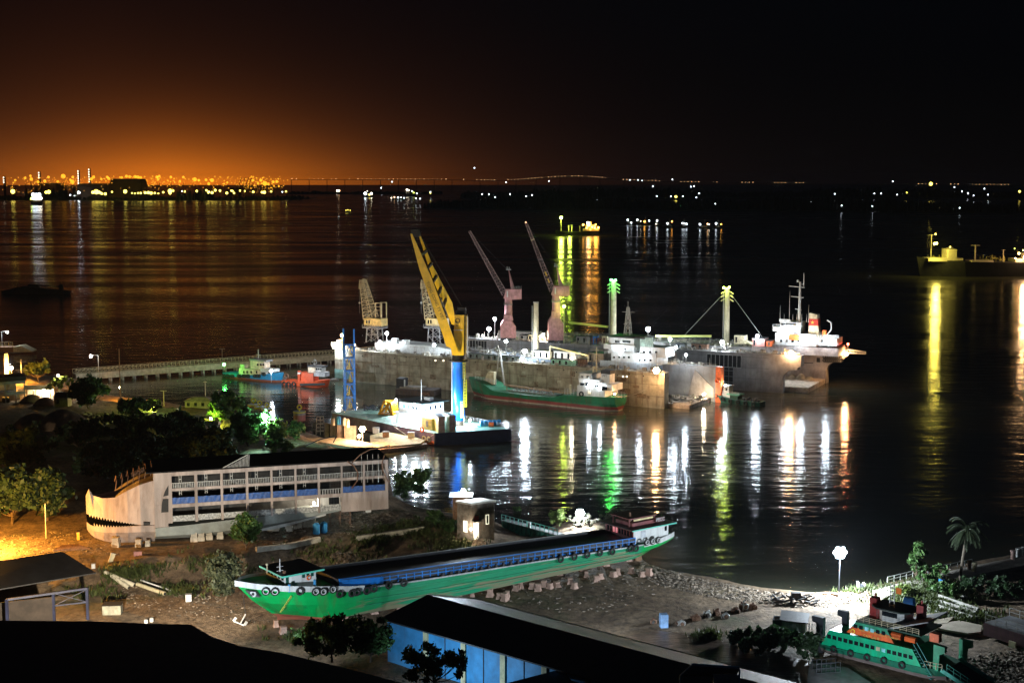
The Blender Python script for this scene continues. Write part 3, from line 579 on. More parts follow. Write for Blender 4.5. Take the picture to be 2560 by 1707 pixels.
# props under the boat
BG='concrete support blocks under the green cargo boat'
blk=None
r=random.Random(4)
bps=[(690,1566),(799,1570),(1000,1530),(1040,1520),(1180,1490),(1225,1490),(1248,1496),(1262,1500),(1268,1493),(1290,1475),(1301,1470),(1330,1470),(1345,1476),(1360,1466),(1375,1470),(1392,1466),(1425,1458),(1436,1470),(1466,1442),(1490,1452),(1500,1446),(1533,1440),(1545,1436),(1578,1432),(1605,1440),(1622,1438)]
for i,(px,py) in enumerate(bps):
    g=G(px,py); 
    if blk is None:
        m=MB(); m.loft([[(-.8,-.8,0),(.8,-.8,0),(.8,.8,0),(-.8,.8,0)],[(-.5,-.5,.9),(.5,-.5,.9),(.5,.5,.9),(-.5,.5,.9)],[(-.55,-.55,1.5),(.55,-.55,1.5),(.55,.55,1.5),(-.55,.55,1.5)]]); blk=m.obj('support_block',mat('terracotta concrete',(.5,.33,.26),.9,var=.3,scale=1.2)); o=blk; tag(o,'tapered concrete block propping the green boat hull','support block',BG)
    else: o=blk.copy(); COL.objects.link(o)
    o.location=(g[0],g[1],g[2]-.1); o.rotation_euler=(0,0,r.uniform(0,1.5)); s=r.uniform(.7,1.1); o.scale=(s,s,r.uniform(.8,1.2))
# hidden keel blocks that carry the hull
for i in range(14):
    x=10+i*(Lb-20)/13; p=fb2.w(x,Bb/2,0); o=blk.copy(); COL.objects.link(o); h=hgt(p[0],p[1]); o.location=(p[0],p[1],h-.2); o.scale=(1.1,1.1,max(.3,(zk-h+.25)/1.5))
# ================================================================ WHALE-SHAPED ARK SHIP on the hard
zkA=7.6
fa=Fr(P(262,1358,zkA),P(660,1329,zkA),0.0)
xL,_=fa.xz(215,1290,7); xR,_=fa.xz(970,1190,0)
fa=Fr(fa.w(xL,0),fa.w(xR,0),0.0); LA=fa.len; BA_=15.0
ark=fa.root('whale_ship','three deck grey ship shell shaped like a grinning toothed whale','ship')
X=lambda px,py,y=0: fa.xz(px,py,y)
xh=X(388,1250)[0]
arkm=mat('grey plating',(.42,.35,.32),.6,var=.35,scale=.3,dirt=.4,streak=True)
arkl=mat('lower hull plating',(.27,.3,.29),.6,var=.25,scale=.25,dirt=.15)
def topz(px,py): return X(px,py,0)[1]
# profile along the head: (px, top row, mouth upper row, mouth lower row, chine row, keel row)
prof=[(216,1240,1284,1304,1314,1322),(224,1224,1286,1311,1322,1334),(234,1240,1289,1315,1327,1343),(258,1246,1294,1318,1331,1352),(290,1244,1301,1318,1331,1358),(320,1228,1307,1316,1331,1358),(352,1213,1312,1313.5,1330,1357),(388,1202,1312,1313,1329,1355)]
st=[]
def hwA(x): f=min(1,max(.0,x/xh)); return BA_/2*max(.05,(1-(1-f)**1.7)**.85)
yc=BA_/2
for (px,a,b,c_,d_,e_) in prof:
    x=X(px,1290)[0]
    for _ in range(4): yy=yc-(hwA(x)*.94+.2); x=X(px,b,yy)[0]
    st.append((x,X(px,a,yy+.1*(yc-yy))[1],X(px,b,yy)[1],X(px,c_,yy)[1],X(px,d_,yy)[1],X(px,e_,yc-.5*(yc-yy))[1]))
up=[];lo=[];mo=[]
for (x,zt,zm,zl,zc_,zk_) in st:
    w=hwA(x)*.94+.2
    def ring(zs): return [(x,yc-w*k,z) for k,z in zs]+[(x,yc+w*k,z) for k,z in reversed(zs)]
    up.append(ring([(.45 if len(up)<3 else .8,zt),(.99,zt*.35+zm*.65),(1,zm)])); mo.append(ring([(.9,zm+.2),(.9,zl-.2)])); lo.append(ring([(1,zl),(.97,zc_),(.45,zk_)]))
m=MB().loft(up); h_=m.obj('head',arkm,ark,smooth=False)
m=MB().loft(lo); m.obj('lower_jaw',arkm,ark)
MB().loft(mo[:-1]).obj('mouth',mat('mouth shade black',(.002,.002,.002),.9,spec=0),ark)  # near-black filling stands for the shade inside the open mouth
tm=mat('tooth plating',(.45,.4,.36),.6)
m=MB(); m2=MB()
def interp(x,k):
    for a,b in zip(st[:-1],st[1:]):
        if a[0]<=x<=b[0]: f=(x-a[0])/(b[0]-a[0]); return a[k]*(1-f)+b[k]*f
    return st[-1][k]
x=st[0][0]+.5; xe=X(338,1310)[0]; n=0
while x<xe:
    w=hwA(x)*.94+.2; w2=hwA(x+.5)*.94+.2; zm=interp(x,2); zl=interp(x,3); g=max(.12,(zm-zl)*.27)
    y1,y2=yc-w-.02,yc-w2-.02
    m.add([(x,y1,zm+.1),(x+.5,y2,zm+.1),(x+.25,(y1+y2)/2,zm-g),(x,y1+.15,zm+.1),(x+.5,y2+.15,zm+.1)],[(0,1,2),(4,3,2),(0,2,3),(1,4,2),(0,3,4,1)])
    m2.add([(x+.25,y1,zl-.1),(x+.75,y2,zl-.1),(x+.5,(y1+y2)/2,zl+g),(x+.25,y1+.15,zl-.1),(x+.75,y2+.15,zl-.1)],[(0,1,2),(4,3,2),(0,2,3),(1,4,2),(0,3,4,1)])
    x+=.62
tag(m.obj('teeth',tm,ark),kind='stuff'); tag(m2.obj('teeth',tm,ark),kind='stuff')
# lower hull behind the head
zt2=X(470,1316)[1]
pr2=[(388,1320,1355),(470,1312,1352),(560,1301,1345),(660,1289,1330),(740,1279,1312),(830,1268,1290),(970,1251,1254)]
rg=[]
for (px,a,e_) in pr2:
    x,z=X(px,a); ze=X(px,e_)[1]; k=.55 if px<900 else .8
    rg.append([(x,0,z),(x,yc-yc*.98,z*.4+ze*.6),(x,yc-yc*k,ze),(x,yc+yc*k,ze),(x,BA_-.15,z*.4+ze*.6),(x,BA_,z)])
MB().loft(rg).obj('hull',arkl,ark)
# deck levels: rows along the side (linear): rows at left px 430 and right px 962
def rowz(pl,pr,px):
    py=pl+(pr-pl)*(px-430)/(962-430); return X(px,py)
rows=[('top',1196,1133),('w1t',1206,1142),('w1b',1237,1172),('w2t',1244,1178),('w2b',1276,1210),('w3t',1284,1219),('w3b',1317,1252)]
Z={k:(rowz(a,b,430)[1]+rowz(a,b,962)[1])/2 for k,a,b in rows}
xa,xb=X(428,1250)[0],LA
fm=MB()
bays=[(430,487),(494,552),(558,615),(621,677),(682,737),(742,795),(800,853),(857,908),(913,963)]
for a,b in (('w1b','w2t'),('w2b','w3t')): fm.bx(xh,xb,-.12,.3,Z[a],Z[b])
fm.bx(xh,xb,-.12,.3,Z['w1t'],Z['top'])
px_=[X(a,1240)[0] for a,b in bays]+[xb]; pe_=[xa]+[X(b,1240)[0] for a,b in bays]
edges=[(xa-.8,px_[0])]+[(X(bays[i][1],1240)[0],X(bays[i+1][0],1240)[0]) for i in range(8)]+[(X(963,1240)[0],xb)]
for a,b in edges: fm.bx(a,b,-.14,.32,Z['w3b']-.4,Z['w1t']+.02)
fm.bx(X(853,1240)[0],xb,-.13,.3,Z['w3b']-.6,Z['w2b']+.02)
fm.obj('side_frame',arkm,ark)
m=MB(); m.bx(xh,xb,BA_-.3,BA_,Z['w3b']-.5,Z['top']); m.bx(xb-.25,xb,.35,BA_-.35,Z['w3b'],Z['top']); m.obj('far_wall',arkm,ark)
# the smooth cheek between head and first opening, with its two slots
m=MB(); m.bx(xh-.3,xa-.8,-.02,.25,X(400,1318)[1],Z['top']); m.obj('cheek',arkm,ark)
for (pts,nm) in (([(421,1212),(421,1237),(408,1240),(412,1228)],'slot'),([(421,1246),(421,1279),(403,1280),(404,1262),(407,1247)],'slot'),([(358,1304),(375,1304),(375,1311),(359,1312)],'hatch')):
    pz=[X(a,b) for a,b in pts]; MB().prismy(pz,-.3 if px!=1 else -.3,-.03).obj(nm,black,ark)
for k,(zf) in enumerate((Z['w1b'],Z['w2b'],Z['w3b'])):
    MB().bx(xh,xb-.3,.32,BA_-.3,zf-.25,zf-.02).obj('deck',mat('ark deck',(.12,.12,.12),.8,dirt=.3),ark)
MB().bx(xh-2,xb+.2,-.3,BA_+.3,Z['top']+.01,Z['top']+.3).obj('roof',mat('black bitumen roof',(.006,.006,.007),.9,var=.3),ark)
m=MB(); m.bx(xh+2,xb-.4,5,5.2,Z['w3b'],Z['top']-.1); m.obj('inner_wall',mat('dark inner wall',(.05,.05,.05),.9),ark)
# railings and tarpaulins in the bays
for i,(a,b) in enumerate(bays):
    x0_,x1_=X(a,1240)[0]+.05,X(b,1240)[0]-.05
    m=MB(); n=max(6,int((x1_-x0_)/.38)); h=1.15
    for q in range(n+1): xx=x0_+(x1_-x0_)*q/n; m.bx(xx-.06,xx+.06,.02,.12,Z['w1b']-.1,Z['w1b']+h)
    m.bx(x0_,x1_,0,.14,Z['w1b']+h,Z['w1b']+h+.12); m.obj('railing',steel,ark)
    if i!=6:
        m=MB(); seg=8; vs=[];fs=[]
        for q in range(seg+1):
            xx=x0_+(x1_-x0_)*q/seg; o=.06*math.sin(q*2.3+i); vs+=[(xx,.05+o,Z['w2b']-.1),(xx,.02-o,Z['w2b']+1.5+o)]
            if q: n_=2*q; fs.append((n_-2,n_,n_+1,n_-1))
        m.add(vs,fs); m.obj('tarpaulin',tarp,ark)
    else:
        m=MB()
        for q in range(9): xx=x0_+(x1_-x0_)*q/8; m.bx(xx-.1,xx+.1,0,.1,Z['w2b']-.1,Z['w2b']+1.2)
        m.bx(x0_,x1_,0,.12,Z['w2b']+1.1,Z['w2b']+1.25); m.obj('railing',steel,ark)
    if i<7:
        m=MB(); m.bx(x0_,x1_,.0,.1,Z['w3b']-.1,Z['w3b']+(1.25 if i<6 else 1.4)); m.obj('panel',mat('chalky white panel',(.45,.46,.45),.7,var=.6,scale=2.2),ark)
    if i<6:
        for zz,hh in ((Z['w1t'],1.7),(Z['w2t'],1.1)):
            m=MB(); xm=x0_+(x1_-x0_)*.38; m.bx(xm-.3,xm-.2,.4,.5,zz-hh,zz); m.bx(xm+.2,xm+.3,.4,.5,zz-hh,zz); m.bx(xm-.3,xm+.3,.4,.48,zz-hh*.6,zz-hh*.5); m.obj('hanger',steel,ark)
for (a,b) in ((823,835),(836,846)):
    x0_=X(a,1240)[0]; MB().bx(x0_,x0_+1.2,.5,.6,Z['w3b'],Z['w3t']-.2).obj('door',glassm,ark)
MB().bx(X(800,1240)[0],X(852,1240)[0],.62,.75,Z['w3b'],Z['w3t']-.1).obj('cabin_wall',white,ark)
# shark-like fin of white slats on the roof edge, broken roof pipes at the stern
m=MB()
for q in range(19):
    f=q/18; x=X(560+62*f,1180)[0]; m.bar((x,0,Z['top']+.2),(x+.15,0,Z['top']+.35+2.7*f**1.2),.1)
m.bar((X(555,1180)[0],0,Z['top']+.2),(X(622,1180)[0],0,Z['top']+3.2),.16); m.obj('slatted_fin',steel,ark)
def pipe(pts,r,name='bent_pipe',mt=rust): return MB().tube([(*X(a,b)[:1],y,X(a,b,0)[1]) for a,b,y in pts],r).obj(name,mt,ark)
pipe([(880,1156,-.2),(900,1135,-.4),(925,1122,-.4),(950,1118,-.3),(974,1113,.2),(972,1125,0)],.13)
pipe([(867,1152,-.3),(884,1163,-.9),(893,1180,-1.1),(891,1200,-.9),(878,1220,-.4)],.15)
pipe([(960,1137,-.3),(953,1160,-.8),(955,1175,-1),(971,1204,-.3)],.15); pipe([(770,1119,3),(805,1101,2),(838,1092,1),(842,1094,1),(835,1108,1)],.14,mt=dark)
for a in (903,918,931,945): pipe([(a,1135,-.2),(a+.5,1205,-.2)],.05,'cable',steel)
# three curled frames at the front roof
m=MB(); 
for q in range(7):
    bx_,bz_=X(288+q*15,1180)[0],Z['top']-3.4+ .5*q
    m.tube([(bx_,4,bz_-1),(bx_+.3,4,bz_+1.3),(bx_+.3,8,bz_+1.8),(bx_,10,bz_)],.09)
for k in range(4): m.bar((X(330,1180)[0],4.3+k*1.4,Z['top']-1.4),(X(386,1190)[0],4.3+k*1.4,Z['top']+.6),.08)
m.obj('roof_ribs',rust,ark)
# keel lump, legs and propping
m=MB(); m.prismy([X(615,1330),X(685,1310),X(820,1287),X(820,1295),X(690,1330),X(640,1336)],3,6); m.obj('bilge_keel',white,ark)
MB().prismy([X(916,1262),X(930,1257),X(930,1282),X(917,1283)],1.0,1.8).obj('prop_board',white,ark)
lamp_=thing('work_lamp','bright work lamp burning on the lower deck of the whale ship','lamp',fa.w(X(786,1240)[0],.75,Z['w3b']))
MB().cyl((0,0,0),(0,0,1.8),.06).obj('pole',steel,lamp_); MB().ball((0,0,1.9),.22).obj('bulb',bulbmat('soft'),lamp_); lightpt(lamp_,(0,0,1.9),'soft',6000,.3)
# scaffold stair
sc=thing('scaffold_stair','rusty scaffold stair leaning on the whale ship hull','scaffold',G(826,1318))
sc.rotation_euler=(0,0,fa.ang); m=MB(); hh=P(0,0,0); hz=7.5
for a in (0,2.5,5):
    for b in (0,1.5): m.bar((a,b,0),(a,b,hz),.13)
for z in (2.2,4.6,7.2):
    m.bar((0,0,z),(5,0,z),.12); m.bar((0,1.5,z),(5,1.5,z),.12)
    for a in (0,2.5,5): m.bar((a,0,z),(a,1.5,z),.1)
m.bar((0,0,0),(2.5,0,2.2),.1); m.bar((2.5,0,2.2),(0,0,4.6),.1); m.bar((5,0,0),(2.5,0,4.6),.1); m.bar((2.5,0,4.6),(5,0,7.2),.1)
for k in range(8): m.bx(.3+k*.5,.7+k*.5,.1,1.4,.5+k*.55,.58+k*.55)
m.obj('frame',rust,sc)
# blocks under the ark
AG='pale blocks under the whale ship'
b0=None
for px,py,s in ((290,1366,1.2),(347,1366,1),(370,1364,.8),(487,1352,1.2),(505,1350,1.1),(525,1347,1.1),(552,1345,1.1),(690,1325,1.2),(725,1326,1.1),(748,1318,1.2),(775,1315,1)):
    g=G(px,py)
    if b0 is None: b0=MB().bx(-.7,.7,-.7,.7,0,1.0).bx(-.6,.6,-.6,.6,1.0,1.9).obj('support_block',mat('pale concrete',(.5,.45,.37),.9)); o=b0; tag(o,'pale stacked concrete block under the whale ship keel','support block',AG)
    else: o=b0.copy(); COL.objects.link(o)
    o.location=(g[0],g[1],g[2]-.1); o.scale=(s,s,s)
for i in range(10):
    p=fa.w(12+i*(LA-30)/9,BA_/2,0); o=b0.copy(); COL.objects.link(o); h=hgt(p[0],p[1]); o.location=(p[0],p[1],h-.2); o.scale=(2,2,max(.3,(zkA-h+.6)/1.9))
# two blue barrels
for i,(px,py,l) in enumerate(((791,1334,'large blue plastic water tank, left of the pair below the whale ship'),(810,1331,'large blue plastic water tank, right of the pair below the whale ship'))):
    g=G(px,py); t=thing('water_tank',l,'water tank',g,0,'pair of blue water tanks'); s=g[1]/F; r_=9*s; h=29*s
    m=MB(); m.cyl((0,0,0),(0,0,h*.85),r_,n=18); m.obj('tank_body',skyblue,t)
    m=MB(); m.cyl((0,0,h*.85),(0,0,h),r_,r_*.35,n=18); 
    m.obj('tank_shoulder',skyblue,t); MB().cyl((0,0,h),(0,0,h+.25),r_*.33,n=12).obj('lid',dark,t)
# ================================================================ FLOATING DOCKS
def mass(fr,name,mt,root,rects):
    m=MB()
    for r in rects: fr.px(m,*r)
    return m.obj(name,mt,root)
steelhull=mat('weathered dock plating',(.36,.33,.24),.75,var=.4,scale=.22,col2=(.42,.39,.3),dirt=.6,bands=None)
greyhull=mat('grey dock plating',(.33,.32,.32),.7,var=.3,scale=.16,dirt=.35)
brownhull=mat('brown dock plating',(.5,.42,.36),.75,var=.3,scale=.2,dirt=.3)
f1=Fr(P(838,950),P(1660,1022)); L1=f1.len; W1=31
dock1=f1.root('floating_dock','long weathered floating dry dock with rust patched grey side wall','floating dock')
h1=f1.xz(1400,914)[1]
def plates(fr,L,z0,z1,y,n,rowsz,mt,root,t=.05):
    m=MB()
    for z in rowsz: m.bx(0,L,y-t,y-.01,z-.06,z+.06)
    for i in range(n):
        x=L*(i+.5)/n; m.bx(x-.05,x+.05,y-t*.8,y-.01,z0,z1)
    return m.obj('plate_seam',mt,root)
m=MB(); m.bx(0,L1,0,4.4,-1,h1); wa=m.obj('side_wall',steelhull,dock1)
plates(f1,L1,.5,h1,0,26,[h1*.33,h1*.66,h1*.93],mat('seam rust',(.12,.09,.06),.9),dock1)
# random repair patches and ports
rr=random.Random(2)
for i in range(34):
    x=rr.uniform(4,L1-6); z=rr.uniform(2,h1-2); w=rr.uniform(1,5); h=rr.uniform(.6,2.2)
    MB().bx(x,x+w,-.09-i*.0005,-.055,z,z+h).obj('repair_patch',mat('patch rust',(.22,.17,.12),.9,var=.5,scale=.8) if i%3 else mat('patch pale',(.45,.42,.33),.8,var=.2),dock1)
m=MB()
for i in range(26):
    x=3+i*(L1-6)/26+rr.uniform(-.5,.5); m.cyl((x,-.12,h1-1.2-(i%3)*.5),(x,-.01,h1-1.2-(i%3)*.5),.28,n=8)
tag(m.obj('scupper',black,dock1),kind='stuff')
for px in (1089,1109): x,z=f1.xz(px,901); MB().cyl((x,-.2,z),(x,-.02,z),.35,n=10).obj('side_light',emi('small side light',(1,.9,.7),3),dock1)
for px in (1558,1567): x,z=f1.xz(px,941); MB().cyl((x,-.2,z),(x,-.02,z),.35,n=10).obj('side_light',emi('small side light',(1,.9,.7),3),dock1)
fw=W1-4.2
MB().bx(3,L1+11,fw,W1,-1,h1*1.02).obj('far_side_wall',greyhull,dock1)
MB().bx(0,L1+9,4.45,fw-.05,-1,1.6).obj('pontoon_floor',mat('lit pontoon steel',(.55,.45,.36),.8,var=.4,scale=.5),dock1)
MB().bx(0,3,4.45,fw-.05,1.65,h1*.9).obj('end_wall',steelhull,dock1)
# sloping end stiffener and orange fender post
m=MB(); m.prismy([(L1-1,1.7),(L1+10.5,1.7),(L1+10.5,5.5),(L1+2,h1*.9)],fw-.35,fw-.06); m.obj('end_plate',brownhull,dock1)
m=MB(); m.bx(L1+11.05,L1+13.4,fw,fw+3,-.5,h1*1.02); m.torus((L1+12,fw-.4,h1*.62),.8,.3); m.obj('end_fender',orange,dock1)
# left end tower and gallery
m=MB(); f1.px(m,826,842,858,1022-60,2,6) if False else None
m=MB(); m.bx(-1.2,4,-.3,5,h1+.02,h1+1.4); m.rail([(-1.5,-.5,h1+1.4),(5,-.5,h1+1.4)],1.6,1.5,.12); m.bx(1,3,.5,3,h1+1.4,h1+4.2); m.obj('end_tower',cream,dock1)
m=MB(); m.rail([(6,.3,h1),(L1,.3,h1)],1.1,2.6,.09); m.obj('edge_rail',grey,dock1)
m=MB(); m.rail([(3,fw+.4,h1*1.02),(L1+11,fw+.4,h1*1.02)],1.2,2.6,.09); m.obj('edge_rail',steel,dock1)
m=MB(); f1.px(m,858,867,862,880,1,2); m.obj('wall_lamp_box',cream,dock1)
MB().bx(-.15,8,-.12,-.06,1.0,5.2).obj('repair_patch',mat('faded teal patch',(.2,.4,.38),.8),dock1)
# covered walkways and stores on the wall top
def store(px0,px1,pt,pb,y0,d,mt,label,name='deck_store',fr=f1,cat='deck store',z=None):
    xa=fr.xz(px0,pb,y0)[0]; xb=fr.xz(px1,pb,y0)[0]; zb=z if z is not None else fr.xz((px0+px1)/2,pb,y0)[1]; zt=zb+max(.3,(pb-pt)*(fr.w(xa,y0)[1])/F)
    t=thing(name,label,cat,fr.w(xa,y0,zb),fr.ang); w=xb-xa; h=zt-zb
    m=MB(); m.bx(0,w,0,d,0,h); m.obj('body',mt,t); m=MB(); m.bx(-.2,w+.2,-.25,d+.2,h+.01,h+.16); m.obj('lid_roof',dark if mt is not white else grey,t)
    m=MB()
    for k in range(max(1,int(w/3))): m.bx(.6+k*3,1.5+k*3,-.06,-.01,h*.15,h*.8)
    m.obj('door',glassm if w>4 else rust,t); return t
Zt=h1
wallm=mat('teal grey shed',(.2,.27,.28),.7,dirt=.3)
# ---------------- ship lying in dock 1
fs=Fr(f1.w(0,8),f1.w(L1,8)); 
ship1=f1.root('docked_ship','grey hulled ship with brilliantly lit white stern superstructure inside the near dock','ship')
def R1(nm,mt,rects): return mass(f1,nm,mt,ship1,rects)
y0,y1=7,21
# bow at the left: white flared forecastle
m=MB(); a=f1.xz(925,902,7)[0]; b_=f1.xz(1140,905,7)[0]
rg=[]
for k in range(9):
    f=k/8; x=b_+3-(b_-a)*f; hw=7*(1-(1-f)**2.2)**.7+.1 if f>0 else .15; zt=f1.xz(1100,880,7)[1]+2.2*min(1,f*2.5); rg.append([(x,14-hw,zt),(x-.3,14-hw*.7,4),(x-.3,14+hw*.7,4),(x,14+hw,zt)])
m.loft(rg); m.obj('bow_hull',white,ship1)
m=MB(); zt=f1.xz(1000,868,8)[1]
for px,w,h_ in ((985,1.6,3.6),(1012,1.8,3.2),(1000,.8,2.2),(970,.9,2.0)): m.cyl((f1.xz(px,868,9)[0],10,zt-.5),(f1.xz(px,868,9)[0],10,zt+h_),w,n=12)
m.obj('deck_tanks',white,ship1)
m=MB(); m.rail([(f1.xz(950,868,7)[0],7.6,zt),(f1.xz(1100,872,7)[0],7.6,zt)],1.5,1.8,.12,3); m.rail([(f1.xz(945,885,6)[0],5.8,h1),(f1.xz(1140,900,6)[0],5.8,h1)],1.4,2.4,.12,2); m.obj('fore_rails',steel,ship1)
# main hull to the right
m=MB(); a=f1.xz(1170,905,7)[0]; b_=L1-10; m.bx(a,b_,7,21,2.5,h1+1.2); m.obj('hull',mat('dark blue grey hull',(.13,.16,.19),.6,dirt=.3),ship1)
m=MB(); f1.px(m,1500,1640,905,925,6.6,6.9); m.obj('deck_side',mat('pale blue plating',(.45,.52,.6),.5,var=.2,dirt=.3),ship1)
R1('main_house',white,[(1528,1640,882,912,8,20)])
R1('upper_house',white,[(1522,1585,862,884,9,19)]); R1('bridge_wing',white,[(1509,1528,860,872,8,20)])
R1('wheelhouse',white,[(1522,1585,845,862,10,18)]); R1('aft_house',white,[(1600,1664,868,893,9,18)])
R1('bridge_window',glassm,[(1537,1549,851,857,9.9,9.98)]);R1('bridge_window',glassm,[(1556,1576,851,857,9.9,9.98)])
R1('funnel',mat('dark green funnel',(.06,.09,.08),.5,dirt=.3),[(1585,1612,840,876,10,16)]); R1('funnel_side',mat('pale teal funnel side',(.35,.5,.45),.5,dirt=.3),[(1600,1632,843,868,9.2,9.9)])
R1('roof_slab',dark,[(1520,1610,842,845,8,19)])
m=MB()
for (pa,pb,row,y) in ((1512,1585,884,7.8),(1595,1665,893,7.9),(1640,1690,912,7.2),(1520,1660,912,7.2)):
    A=f1.xz(pa,row,y); B_=f1.xz(pb,row,y); m.rail([(A[0],y,A[1]),(B_[0],y,B_[1])],1.3,1.6,.12,3)
m.obj('house_rails',white,ship1)
m=MB()
for px,row in ((1535,893),(1548,893),(1560,893),(1572,893),(1600,900),(1612,900),(1626,900),(1545,872),(1562,872),(1610,880),(1625,880),(1640,880)):
    x,z=f1.xz(px,row,7.9 if row<895 else 7.9); y=7.95 if row>890 else 8.9
    x,z=f1.xz(px,row,y); MB().bx(x-.45,x+.45,y-.03,y+.02,z-.4,z+.4).obj('porthole',glassm,ship1)
# lattice mast
m=MB(); A=f1.xz(1570,845,14); T=f1.xz(1570,768,14); m.lattice((A[0],14,A[1]-4),(T[0],14,T[1]),3.4,.7,8,.22); m.bar((T[0]-2.6,14,T[1]-2),(T[0]+3,14,T[1]-2),.18); m.cyl((T[0],14,T[1]),(T[0],14,T[1]+2.4),.1); m.bar((T[0]-2,14,T[1]-7),(T[0]+2,14,T[1]-6.6),.16); m.obj('lattice_mast',steel,ship1)
for k,px in enumerate((1524,1541,1547,1560,1590,1600,1650)):
    x,z=f1.xz(px,884,8.5); MB().cyl((x,8.5,z),(x,8.5,z+2.2),.1).obj('deck_post',steel,ship1)
# deckhouse awnings midships in dock 1 (between big star lamp and superstructure)
store(1172,1300,892,905,1.2,3.0,wallm,'long low teal walkway shed on the near dock wall',z=h1+.05)
store(1378,1440,903,917,1.2,2.5,mat('mint green shed',(.3,.65,.5),.5,dirt=.2),'mint green open fronted shed on the near dock wall',z=h1+.05)
store(1444,1462,903,922,1.2,2.5,rust,'rusty brown locker beside the mint green shed',z=h1+.05)
store(1330,1378,874,893,8.2,4,cream,'cream sided crane jib store box in the near dock',z=h1+1.3)
store(1384,1438,872,893,8.2,5,white,'white cabin behind the yellow boom in the near dock',z=h1+1.3)
store(1470,1508,868,890,9,5,mat('brown hut side',(.25,.2,.14),.7),'brown hut with arched dark roof in the near dock',z=h1+1.3)
# boom of the derrick lying on deck
t=thing('derrick_boom','yellow painted derrick boom lying over the near dock ship','boom',f1.w(f1.xz(1375,872,7.5)[0],7.5,h1+5.6),f1.ang)
Lb_=f1.xz(1470,885,7.5)[0]-f1.xz(1375,872,7.5)[0]; MB().bar((0,0,1.2),(Lb_,0,-1.6),.7,.5).obj('beam',mat('pale yellow paint',(.8,.68,.3),.5,var=.15),t); MB().bar((0,0,1.2),(0,0,-4.5),.5).obj('support_post',cream,t); MB().bar((Lb_,0,-1.6),(Lb_,0,-4.6),.4).obj('rest_post',cream,t)
def mast(px,pt,pb,fr,y,w,label,name='mast',mt=cream,top=None):
    A=fr.xz(px,pb,y); T=fr.xz(px,pt,y); b=fr.w(A[0],y,A[1]); h=T[1]-A[1]; t=thing(name,label,'mast',b,fr.ang)
    MB().cyl((0,0,0),(0,0,h),w,w*.82,n=14).obj('column',mt,t); MB().cyl((0,0,h+.01),(0,0,h+.5),w*1.05,w*1.0,n=14).obj('cap',steel,t)
    m=MB(); m.bar((-w*1.1,-w*.4,0),(-w*1.1,-w*.4,h*.95),.12); m.bar((-w*1.1,-w*.9,0),(-w*1.1,-w*.9,h*.95),.12)
    for k in range(int(h/1.1)): m.bar((-w*1.1,-w*.4,k*1.1+.5),(-w*1.1,-w*.9,k*1.1+.5),.09)
    m.obj('ladder',steel,t)
    if top:
        m=MB()
        for k in range(3):
            m.bar((-w,0,h-1.2-k*1.7),(-w-1.6,0,h-2.2-k*1.7),.45); m.bar((w,0,h-1.2-k*1.7),(w+1.6,0,h-2.2-k*1.7),.45)
        m.obj('head_fitting',mt,t)
    return t,h
mast(1340,757,890,f1,12,1.25,'thick plain cream mast standing in the near dock')
# ---------------- far dock
zt2=16.5
f2=Fr(P(1160,845,zt2),P(2003,890,zt2)); f2=Fr(f2.w(0,0),f2.w(f2.len,0)); L2=f2.len; W2=42
dock2=f2.root('floating_dock','far grey floating dry dock with curved cut out ends','floating dock')
def endprof(L,zt,sc=1.0):   # wall end: overhanging top with a quarter-round cut below
    a=[(0,-1),(L-8,-1),(L-8,6)]
    for k in range(1,7):
        q=math.pi/2*k/6; a.append((L-8+(1-math.cos(q))*5.5,6+math.sin(q)*4.2))
    a+=[(L-1.5,10.2),(L-1.5,11.4),(L,11.9),(L,zt),(0,zt)]; return a
MB().prismy(endprof(L2,zt2),0,5).obj('side_wall',greyhull,dock2)
plates(f2,L2-14,.5,zt2,0,22,[zt2*.33,zt2*.62,zt2*.9],mat('seam grey',(.16,.16,.17),.8),dock2)
# open framed bay in the wall
a,_=f2.xz(1768,880,0); b_,_=f2.xz(1854,880,0); m=MB(); m.bx(a,b_,-.35,-.1,zt2-6.5,zt2-1.2); m.obj('framed_bay',black,dock2)
m=MB()
for k in range(9): x=a+(b_-a)*k/8; m.bx(x-.12,x+.12,-.5,-.36,zt2-6.5,zt2-1.2)
for z in (zt2-6.5,zt2-1.2): m.bx(a,b_,-.5,-.36,z-.12,z+.12)
m.obj('bay_frame',steel,dock2)
a2,_=f2.xz(1790,910,0); b2,_=f2.xz(1834,910,0); m=MB(); m.bx(a2,b2,-.33,-.1,2,zt2-6.7); m.obj('deep_recess',black,dock2)
m=MB(); 
for k in range(5): x=a2+(b2-a2)*k/4; m.bx(x-.1,x+.1,-.48,-.34,2,zt2-6.7)
for z in (3.5,6,8.5): m.bx(a2,b2,-.48,-.34,z-.1,z+.1)
m.obj('recess_frame',grey,dock2)
for px in (1166,1180,1195,1210,1225,1240): pass
a,_=f2.xz(1168,858,0); b_,_=f2.xz(1218,858,0); m=MB(); m.bx(a,b_,-.35,-.1,zt2-5.5,zt2-.8); m.obj('framed_bay',black,dock2)
m=MB()
for k in range(8): x=a+(b_-a)*k/7; m.bx(x-.12,x+.12,-.5,-.36,zt2-5.5,zt2-.8)
m.bx(a,b_,-.5,-.36,zt2-.9,zt2-.6); m.obj('bay_frame',steel,dock2)
fw2=W2-5
xe2=f2.xz(2112,880,fw2)[0]
zt2b=f2.xz(2080,868,fw2)[1]
pr=[(x+xe2-L2,z) if x>0 else (x,z) for x,z in endprof(L2,zt2b)]
MB().prismy(pr,fw2,W2).obj('far_side_wall',brownhull,dock2)
MB().bx(6,xe2-8.5,5.05,fw2-.05,-1,2.2).obj('pontoon_floor',MATS['lit pontoon steel'],dock2)
